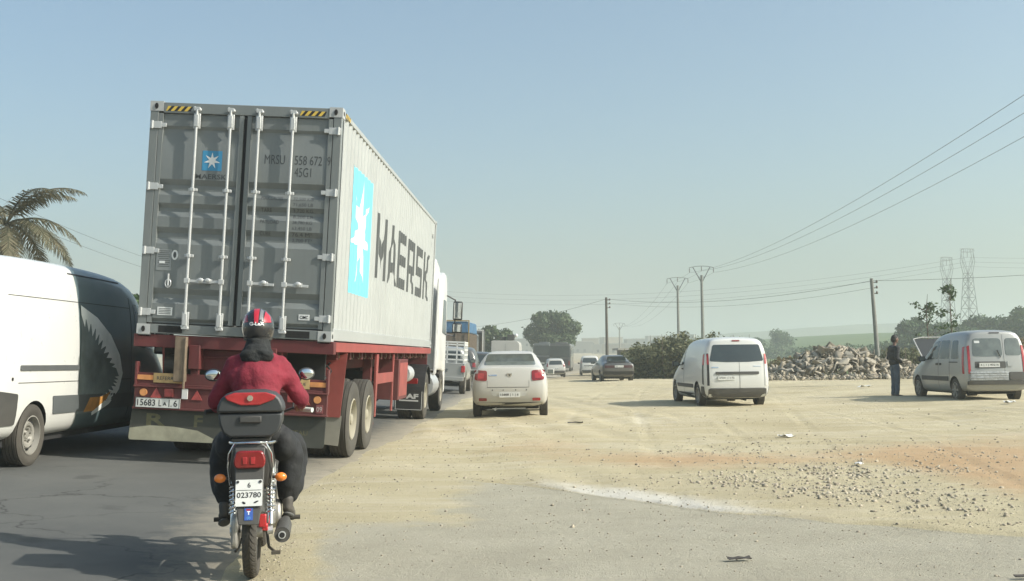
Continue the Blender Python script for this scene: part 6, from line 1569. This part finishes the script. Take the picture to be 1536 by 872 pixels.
# hedge-like roadside bushes
def bush(label, x0, x1, y0, y1, h, n, leaf, mat, seed, name='bush', nb=22, hv=.25, cat='bush', group=None):
    cx, cy = (x0+x1)/2, (y0+y1)/2; z = base_z(cx, cy); rt = thing(name, label, cat, (cx, cy, z), 0, group); rg = random.Random(seed); bl = []
    for i in range(nb):
        x = rg.uniform(x0, x1)-cx; y = rg.uniform(y0, y1)-cy; e = 1-.35*abs(2*x/(x1-x0))**3; hh = h*e*rg.uniform(1-hv, 1.0); r = rg.uniform(.22, .34)*h
        for q in np.linspace(r*.5, hh-r, max(1, int(hh/r))): bl.append((x+rg.uniform(-.1, .1)*h, y, q, r, r, r))
        bl.append((x, y, hh-r*.6, r*.45, r*.45, r*.9))
    v, f = leafcloud(bl, n, leaf, seed, .5); np_mesh('foliage', v, f, mat, rt)
    m = MB()
    for i in range(10):
        x = rg.uniform(x0, x1)-cx; y = rg.uniform(y0, y1)-cy; m.tube([(x*.8, y, -.1), (x*.95, y, h*.4), (x, y, h*.95)], [.05, .03, .008], n=5)
    finish(m.mesh('stem'), 'stem', bark, rt); return rt
bush('tall dense grey-green roadside bush between the dark saloon and the panel van', at(950, 66), at(1052, 66), 63, 69, 2.75, 15000, .14, lf_hedge, 5)
bush('lower dusty bush in front of the tall roadside bush, behind the charcoal saloon', at(940, 72), at(985, 72), 70, 74, 2.2, 5000, .14, lf_hedge, 6)
bush('roadside bush continuing behind the panel van', at(1040, 66), at(1120, 66), 64, 69, 2.6, 7000, .14, lf_hedge, 16)
bush('low brown scrub between the panel van and the rubble', at(1140, 60), at(1205, 60), 57, 62, 1.15, 5500, .10, lf_dry, 7)
bush('dusty green scrub beside the left end of the rubble', at(1185, 64), at(1235, 64), 62, 66, 1.5, 3500, .11, lf_hedge, 8)
bush('low green scrub behind the standing man', at(1320, 58), at(1375, 58), 56, 60, 1.7, 5000, .11, lf_hedge, 9)
bush('scrub behind the silver carrier', at(1385, 60), at(1480, 60), 57, 62, 2.1, 7000, .12, lf_dark, 10)
bush('scrub with dry stalks right of the silver carrier', at(1495, 56), at(1560, 56), 53, 58, 2.0, 6000, .11, lf_dry, 14)
# saplings with sparse leaves
def sapling(label, px, Y, h, seed, spread):
    x = at(px, Y); z = base_z(x, Y); rt = thing('sapling', label, 'tree', (x, Y, z), 0, 'thin saplings by the silver carrier'); rg = random.Random(seed); m = MB(); bl = []
    m.tube([(0, 0, -.1), (.05, 0, h*.4), (0, 0, h*.8), (.08, 0, h)], [.05, .04, .02, .008], n=6)
    for i in range(13):
        t = rg.uniform(.35, 1); z0 = h*t*.9; a = rg.uniform(0, 2*PI); L_ = spread*rg.uniform(.4, 1)*(1.1-t*.6); e = (math.cos(a)*L_, math.sin(a)*L_, z0+L_*.6); m.tube([(0, 0, z0), (e[0]*.6, e[1]*.6, z0+L_*.25), e], [.02, .012, .005], n=5)
        for k in range(3): f = rg.uniform(.4, 1.1); bl.append((e[0]*f, e[1]*f, z0+(e[2]-z0)*f, .24, .24, .16))
    v, f = leafcloud(bl, 300, .11, seed, .1); np_mesh('crown', v, f, lf_dark, rt); finish(m.mesh('trunk'), 'trunk', bark, rt)
sapling('sparse sapling with small leaf tufts, the wider of two in front of the tree belt', 1383, 55, 4.1, 3, 1.3)
sapling('taller thin sapling with a single leafy tip, in front of the left pylon', 1418, 52, 4.7, 4, .7)
for i_, (px_, d_, h_) in enumerate([(120, 90, 3), (60, 110, 4)]):
    tree('roadside_tree', ['small tree far left behind the long van', 'low tree far left behind the long van, under the palm'][i_], at(px_, d_), d_, h_, 5, 1500, .3, lf_dark, 90+i_, crown_lo=.1)
# ---------------------------------------------------------------- palm
def palm(x, y, h, seed):
    rt = thing('palm_tree', 'palm tree with drooping feathery fronds above the long van', 'tree', (x, y, ground_z(x, y)), 0); rg = random.Random(seed)
    m = MB(); N_ = 26; m.tube([(.05*math.sin(i*.3), 0, h*i/N_) for i in range(N_+1)], [.24+.03*(i % 2)-.003*i for i in range(N_+1)], n=12); m.build('trunk', bark, rt)
    n_f = 21
    for k in range(n_f):
        az = 2*PI*k/n_f*2.4+rg.uniform(-.2, .2); el = R(rg.uniform(-15, 85)); Lf = rg.uniform(2.3, 3.2); pts = []; p = Vector((0, 0, h+.1)); d = Vector((math.cos(az)*math.cos(el), math.sin(az)*math.cos(el), math.sin(el)))
        for i in range(15): pts.append(p.copy()); p += d*Lf/14; d = (d+Vector((0, 0, -.125))).normalized()
        v = []; f = []
        def q(*c): n = len(v); v.extend([tuple(x_) for x_ in c]); f.append((n, n+1, n+2, n+3))
        for i in range(14):
            a, b = pts[i], pts[i+1]; t = (b-a).normalized(); sd = t.cross(Vector((0, 0, 1))).normalized() if abs(t.z) < .98 else Vector((1, 0, 0)); w0 = .035*(1-i/14)+.008; up = sd.cross(t)
            q(a-sd*w0, a+sd*w0, b+sd*w0*.9, b-sd*w0*.9); q(a-up*w0*.8, a+up*w0*.8, b+up*w0*.7, b-up*w0*.7)
            if i < 2: continue
            for j_ in range(4):
                o_ = a.lerp(b, j_/4); ll = .62*math.sin(PI*min(1, (i+1)/15)**.8)+.12
                for s in (-1, 1):
                    dd = (sd*s*.75+t*.55+up*.15+Vector((rg.uniform(-.12, .12), rg.uniform(-.12, .12), -.25-rg.random()*.2))).normalized(); e1 = o_+dd*ll*.55; e2 = e1+(dd+Vector((0, 0, -.75))).normalized()*ll*.5; wv = t*.018
                    q(o_-wv, o_+wv, e1+wv*1.1, e1-wv*1.1); q(e1-wv*1.1, e1+wv*1.1, e2+wv*.2, e2-wv*.2)
        np_mesh('frond', np.array(v), np.array(f), lf_palm, rt)
    return rt
palm(at(-5, 36), 36, 5.25, 5)
# ================================================================ POLES, WIRES, PYLONS
conc = M('pole_concrete', (.20, .20, .18), .85, var=.2, bmp=.2); wood_p = M('pole_wood', (.085, .075, .06), .85, var=.3, scale=5); insul = M('insulator', (.12, .09, .07), .3); gal = M('pylon_steel', (.16, .17, .17), .6, metal=.3)
def vpole(label, px, Y, H_, aw=1.45, seed=0):
    x = at(px, Y); rt = thing('utility_pole', label, 'pole', (x, Y, base_z(x, Y)), 0, 'concrete power poles with spread arms'); H_ -= base_z(x, Y)
    m = MB(); m.cyl((0, 0, -.3), (0, 0, H_-1.1), .24, .15, n=8); m.build('pole', conc, rt)
    m = MB()
    for s in (-1, 1): m.bar((s*.08, 0, H_-1.9), (s*aw*.72, 0, H_-.1), .10, .10, up=(0, 1, 0)); m.bar((s*.32, 0, H_-1.25), (s*.14, 0, H_-1.9), .05, .05, up=(0, 1, 0))
    m.tube([(-aw, 0, H_-.16), (-aw*.5, 0, H_-.02), (0, 0, H_+.02), (aw*.5, 0, H_-.02), (aw, 0, H_-.16)], .035, n=6); m.build('cross_arm', gal, rt)
    for q in (-aw, 0, aw):
        m = MB(); zz_ = H_-(.16 if q else -.02); m.cyl((q, 0, zz_), (q, 0, zz_-.62), .035, n=6)
        for k in range(3): m.cyl((q, 0, zz_-.2-.12*k), (q, 0, zz_-.24-.12*k), .075, n=8)
        m.build('insulator', insul, rt)
    return (x, Y, H_+base_z(x, Y))
# base_z is negative there: H_ above counts from the pole foot
P1 = vpole('nearer of the two spread-arm concrete poles, behind the panel van', 1052, 138, 12.0)
P2 = vpole('second spread-arm concrete pole, left of the nearer one', 1016, 158, 12.0)
P3 = vpole('farthest, faint spread-arm pole beside the wooden pole', 928, 300, 9.7)
P0 = vpole('spread-arm pole beyond the right border carrying the three rising wires', 1640, 41, 12.0)
wirem = M('wire', (.05, .05, .05), .6)
wn = [0]
def wire(a, b, sag, label, r=.012, grp=None, name='power_line'):
    N_ = 24; pts = [Vector(a).lerp(Vector(b), i/N_)-Vector((0, 0, sag*4*(i/N_)*(1-i/N_))) for i in range(N_+1)]
    m = MB(); m.tube(pts, r, n=5); o = finish(m.mesh(name), name, wirem); tag(o, label, 'wire', grp); return o
for q, nm in ((-1.45, 'left'), (0, 'middle'), (1.45, 'right')):
    dz = -.78 if q else -.6
    wire((P1[0]+q, P1[1], P1[2]+dz), (P0[0]+q, P0[1], P0[2]+dz), 1.3, {'left': 'uppermost of the three wires rising to the top right corner', 'middle': 'middle one of the three wires rising to the right', 'right': 'lowest of the three wires rising to the right border'}[nm], .011, 'three wires rising to the right')
    wire((P1[0]+q, P1[1], P1[2]+dz), (P2[0]+q, P2[1], P2[2]+dz), .15, 'short wire between the two spread-arm concrete poles', .011, 'wires between the concrete poles')
    wire((P2[0]+q, P2[1], P2[2]+dz), (P3[0]+q, P3[1], P3[2]+dz), 2.2, 'faint wire running from the concrete poles into the haze', .012, 'wires running into the haze')
def wpole(name, label, px, Y, ztop, lean, r=.13, mat=wood_p):
    x = at(px, Y); z = base_z(x, Y); rt = thing(name, label, 'pole', (x, Y, z)); h = ztop-z
    m = MB(); m.cyl((0, 0, -.3), (lean*h, 0, h), r*1.25, r*.8, n=10); m.build('pole', mat, rt)
    m = MB()
    for k in range(3): m.cyl((lean*h+.08, 0, h-.25-.35*k), (lean*h+.30, 0, h-.25-.35*k), .03, n=6); m.ell((lean*h+.32, 0, h-.2-.35*k), (.07, .07, .10), nu=8, nv=6)
    m.build('insulator', insul, rt); return (x+lean*h, Y, ztop-.15)
Q1 = wpole('utility_pole', 'dark wooden pole rising behind the charcoal saloon', 909, 104, 6.65, 0)
Q2 = wpole('utility_pole', 'leaning concrete pole behind the rubble heap', 1311, 72, 6.0, -.05, .13, conc)
m = MB(); 
Q3 = (at(1760, 62), 62, 6.0); wpole('utility_pole', 'wooden pole beyond the right border holding the level wire', 1760, 62, 6.1, 0)
Q0 = (at(690, 150), 150, 4.6+.6); wpole('utility_pole', 'far wooden pole left of the round tree', 700, 150, 5.0, 0)
wire(Q1, Q2, .75, 'sagging wire from the dark wooden pole to the leaning pole', .012); wire((Q1[0], Q1[1], Q1[2]-.35), (Q2[0], Q2[1], Q2[2]-.45), .75, 'fainter lower wire just beneath the sagging wire', .008)
wire(Q2, Q3, .2, 'level wire from the leaning pole to the right border', .011); wire(Q0, Q1, .5, 'wire from the dark wooden pole down to the left behind the round tree', .012)
def pylon(label, px, Y, H_, bw, tw_):
    x = at(px, Y); z = base_z(x, Y); rt = thing('lattice_pylon', label, 'pylon', (x, Y, z), R(20), 'lattice pylons above the tree belt'); m = MB(); H_ -= z; lv = 9; r = .07
    def wd(t): return bw+(tw_-bw)*min(1, t/.72) if t < .72 else tw_
    zs = [0, .14, .27, .39, .50, .60, .68, .75]
    for a, b in zip(zs, zs[1:]):
        wa, wb = wd(a)/2, wd(b)/2
        for s in (-1, 1):
            for t in (-1, 1): m.bar((s*wa, t*wa, a*H_), (s*wb, t*wb, b*H_), .14, .14)
            m.bar((s*wa, -wa, a*H_), (s*wb, wb, b*H_), .08, .08); m.bar((s*wa, wa, a*H_), (s*wb, -wb, b*H_), .08, .08)
            m.bar((-wa, s*wa, a*H_), (wb, s*wb, b*H_), .08, .08); m.bar((wa, s*wa, a*H_), (-wb, s*wb, b*H_), .08, .08)
            m.bar((s*wb, -wb, b*H_), (s*wb, wb, b*H_), .09, .09); m.bar((-wb, s*wb, b*H_), (wb, s*wb, b*H_), .09, .09)
    m.build('tower', gal, rt)
    m = MB(); a = .75*H_; w0 = tw_/2
    for s in (-1, 1):
        for t in (-1, 1):
            m.bar((s*w0, t*w0, a), (s*w0*2.3, t*w0*.6, a+.12*H_), .12, .12); m.bar((s*w0*2.3, t*w0*.6, a+.12*H_), (s*w0*1.7, t*w0*.5, H_), .11, .11); m.bar((s*w0*.5, t*w0*.7, a), (s*w0*1.9, t*w0*.6, a+.17*H_), .08, .08)
        m.bar((s*w0*1.7, -w0*.5, H_), (s*w0*2.8, 0, H_-.6), .1, .1)
    for t in (-1, 1):
        m.bar((-w0*2.3, t*w0*.5, H_), (w0*2.3, t*w0*.5, H_), .12, .12); m.bar((-w0*2.1, t*w0*.5, H_-.9), (w0*2.1, t*w0*.5, H_-.9), .1, .1)
        for k in range(5): m.bar((-w0*2+k*w0*.8, t*w0*.5, H_-.9), (-w0*1.6+k*w0*.8, t*w0*.5, H_), .07, .07)
    m.build('cross_arm', gal, rt)
    for q in (-2.3, 0, 2.3):
        m = MB(); m.cyl((q*w0, 0, H_-.6), (q*w0, 0, H_-2.4), .08, n=6); m.build('insulator', insul, rt)
    return (x, Y, H_+z-2.4)
A = pylon('shorter lattice pylon on the left of the pair', 1415, 345, 29.5, 4.2, 1.7); B_ = pylon('taller lattice pylon on the right of the pair', 1446, 325, 30.2, 4.4, 1.8)
for k, q in enumerate((-3, 0, 3)):
    labs = [('upper faint high wire crossing the sky left of the pylons', 'upper faint high wire leaving the pylons to the right'), ('middle faint high wire crossing the sky left of the pylons', 'middle faint high wire leaving the pylons to the right'), ('lower faint high wire crossing the sky left of the pylons', 'lower faint high wire leaving the pylons to the right')][k]
    wire((B_[0], B_[1], B_[2]-k*1.3), (at(560, 420), 420, 28.5-k*1.8), 7, labs[0], .035, 'faint high wires'); wire((B_[0], B_[1], B_[2]-k*1.3), (at(1900, 300), 300, 28-k*1.6), 1.5, labs[1], .03, 'faint high wires')
# faint things over the van at the left
wire((at(-60, 60), 60, 11), (at(420, 120), 120, 9.0), 1.2, 'upper thin wire between the palm and the container', .010); wire((at(-60, 60), 60, 10.2), (at(420, 120), 120, 8.2), 1.2, 'lower thin wire between the palm and the container', .010)
# ================================================================ RUBBLE
rx, ry = 14.2, 56.0
def heap_h(x, y):
    a = np.maximum(0, 1-((x-(rx-.1))/3.0)**2)*np.maximum(0, 1-((y-ry)/2.6)**2)*1.42
    b = np.maximum(0, 1-((x-(rx+2.4))/2.2)**2)*np.maximum(0, 1-((y-ry)/2.2)**2)*.7
    c = np.maximum(0, 1-((x-(rx-2.5))/1.3)**2)*np.maximum(0, 1-((y-ry)/2)**2)*.5
    d = np.maximum(0, 1-((x-(rx+.5))/7.0)**2)*np.maximum(0, 1-((y-(ry-1))/3)**2)*.28
    return np.maximum(np.maximum(a, b), np.maximum(c, d))
rubm = island_mat('rubble_stone', [(.13, .11, .08), (.27, .235, .175), (.38, .34, .27), (.21, .17, .12)], nscale=.9)
rng = np.random.default_rng(9); pts = []; szs = []
for _ in range(5200):
    x, y = rx+rng.uniform(-7, 8), ry+rng.uniform(-4, 3); h = float(heap_h(x, y))
    if h < .03 and rng.random() > .12: continue
    s = (.06+.30*rng.random()**2)*(1 if h > .3 else .5); pts.append((x, y, base_z(x, y)+.22+max(0, h-rng.random()*.25))); szs.append((s*rng.uniform(1.0, 2.4), s*rng.uniform(.7, 1.2), s*rng.uniform(.18, .45)))
v, f = chunks(pts, szs, 4, spread=.7); ro = np_mesh('rubble', v, f, rubm); tag(ro, kind='stuff')
rg = random.Random(5)
slab_m = M('broken_concrete', (.30, .275, .225), .9, var=.25, scale=4, bmp=.5, bscale=12, dust=.3)
slab_places = []
for i in range(26):
    while True:
        x = rx+rg.uniform(-2.9, 3.6); y = ry-rg.uniform(.3, 2.2); h = float(heap_h(x, y))
        if h > .25: break
    vs = []; bm = bmesh.new(); L_ = rg.uniform(.35, .8)
    for k in range(14): bm.verts.new((rg.uniform(-.5, .5)*L_, rg.uniform(-.35, .35)*L_, rg.uniform(-.1, .1)*L_))
    bmesh.ops.convex_hull(bm, input=bm.verts); bmesh.ops.delete(bm, geom=[q for q in bm.verts if not q.link_faces], context='VERTS')
    me = bpy.data.meshes.new('concrete_chunk'); bm.to_mesh(me); bm.free(); o = finish(me, 'concrete_chunk', slab_m, smooth=False); o.location = (x, y, base_z(x, y)+.30+h); o.rotation_euler = (rg.uniform(-.9, .9), rg.uniform(-.7, .7), rg.uniform(0, 6))
    tag(o, 'broken slab of pale concrete lying on the front of the rubble heap', 'concrete chunk', 'concrete slabs on the rubble heap')
# ================================================================ SMALL THINGS ON THE LOT
def litter(name, label, px, Y, sx, sy, mat, rz=.3, cat='litter'):
    x = at(px, Y); z = lot_z(x, Y); m = MB(); N_ = 5; v = []; f = []
    rgx = random.Random(int(px))
    for i in range(N_):
        for j_ in range(N_): v.append(((i/4-.5)*sx, (j_/4-.5)*sy, rgx.uniform(0, .35)*min(sx, sy)))
    for i in range(4):
        for j_ in range(4): f.append((i*N_+j_, (i+1)*N_+j_, (i+1)*N_+j_+1, i*N_+j_+1))
    m.add(v, f); me = evaluated(m.mesh(fix=False), [('SOLIDIFY', dict(thickness=.004))], name); o = finish(me, name, mat); o.location = (x, Y, z+.015); o.rotation_euler = (0, 0, rz); tag(o, label, cat); return o
paper = M('paper', (.6, .6, .57), .8); card = M('dark_scrap', (.05, .045, .04), .8)
litter('paper_scrap', 'pale flat scrap of paper on the dirt below the panel van', 1172, 18.2, .26, .12, paper); litter('paper_scrap', 'small white scrap among the gravel right of the white patch', 1277, 13.6, .12, .08, paper, 1)
litter('paper_scrap', 'white crumpled paper beside the silver carrier\'s rear wheel', 1500, 27.0, .3, .2, paper, 1.5); litter('paper_scrap', 'white scrap in front of the rubble heap', 1290, 40, .5, .3, paper, .5)
litter('bark_scrap', 'dark thin scrap on the pale tarmac at the bottom of the photo', 1098, 7.65, .16, .05, card, .2); litter('bark_scrap', 'dark thin scrap near the right bottom corner', 1515, 7.0, .14, .04, card, .1)
litter('bark_scrap', 'dark flat scrap on the dirt right of the white saloon', 860, 22.5, .3, .1, card, .1)
# ================================================================ FAR TOWN AND SHED
tw_m = [M('far_wall_%s' % a, c, .9, var=.1) for a, c in (('white', (.36, .35, .31)), ('sand', (.28, .25, .19)), ('grey', (.2, .2, .18)))]
rg = random.Random(12); darkw = M('window_dark', (.04, .045, .05), .3)
town = [(868, 520, 9, 12), (884, 560, 12, 8), (897, 540, 7, 16), (915, 600, 13, 10), (932, 520, 8, 18), (950, 560, 11, 9), (966, 480, 8, 16), (985, 600, 12, 12), (1003, 540, 9, 14), (1022, 580, 11, 12), (780, 560, 12, 14), (800, 600, 15, 10), (700, 560, 10, 18), (1040, 520, 8, 16)]
words_ = ['beside the round tree', 'right of the round tree', 'low and wide, left of the wooden pole', 'behind the wooden pole', 'low and white, right of the wooden pole', 'above the charcoal saloon', 'low and long above the bush\'s left end', 'above the bush\'s left part', 'above the middle of the bush', 'above the bush between the two concrete poles', 'between the roadside tree and the round tree', 'behind the round tree', 'behind the queue of lorries', 'right of the nearer concrete pole']
for (px, Y, h, wd_), wds in zip(town, words_):
    h = max(4.5, h*.62)
    x = at(px, Y); rt = thing('house', 'hazy far house ' + wds, 'house', (x, Y, base_z(x, Y)-.5), R(rg.uniform(-15, 15)), 'far houses in the haze')
    m = MB(); m.box((0, 0, h/2), (wd_, 9, h)); m.build('wall', rg.choice(tw_m), rt); m = MB(); m.box((0, 0, h+.2), (wd_+.3, 9.3, .4)); m.build('roof', tw_m[0], rt)
    for i in range(int(wd_//3.2)):
        for j_ in range(int(h//3.1)):
            m = MB(); m.box((-wd_/2+2+i*3.1, -4.51, 1.7+j_*3), (1.1, .06, 1.2)); m.build('window', darkw, rt)
x = at(955, 92); rt = thing('shed', 'small flat-roofed shed with white fascia poking out left of the bush', 'shed', (x, 92, base_z(x, 92)), R(4))
m = MB(); m.box((0, 0, 1.1), (3.0, 3, 2.2)); m.build('wall', tw_m[2], rt); m = MB(); m.box((0, 0, 2.28), (3.7, 3.6, .16)); m.build('roof', tw_m[0], rt); m = MB(); m.box((-.5, -1.51, 1.0), (.9, .05, 1.9)); m.build('door', darkw, rt)
# ================================================================ HAZE
def haze():
    m = bpy.data.materials.new('haze_air'); m.use_nodes = True; n = m.node_tree
    for q in list(n.nodes):
        if q.type != 'OUTPUT_MATERIAL': n.nodes.remove(q)
    pv = n.nodes.new('ShaderNodeVolumePrincipled'); pv.inputs['Color'].default_value = (.78, .84, .80, 1); pv.inputs['Density'].default_value = .0014
    pv.inputs['Anisotropy'].default_value = .3
    n.links.new(pv.outputs[0], n.nodes['Material Output'].inputs['Volume'])
    b = MB(); b.box((0, 1250, 29), (2600, 2620, 66)); o = b.build('haze', m, smooth=False); tag(o, kind='stuff')
haze()
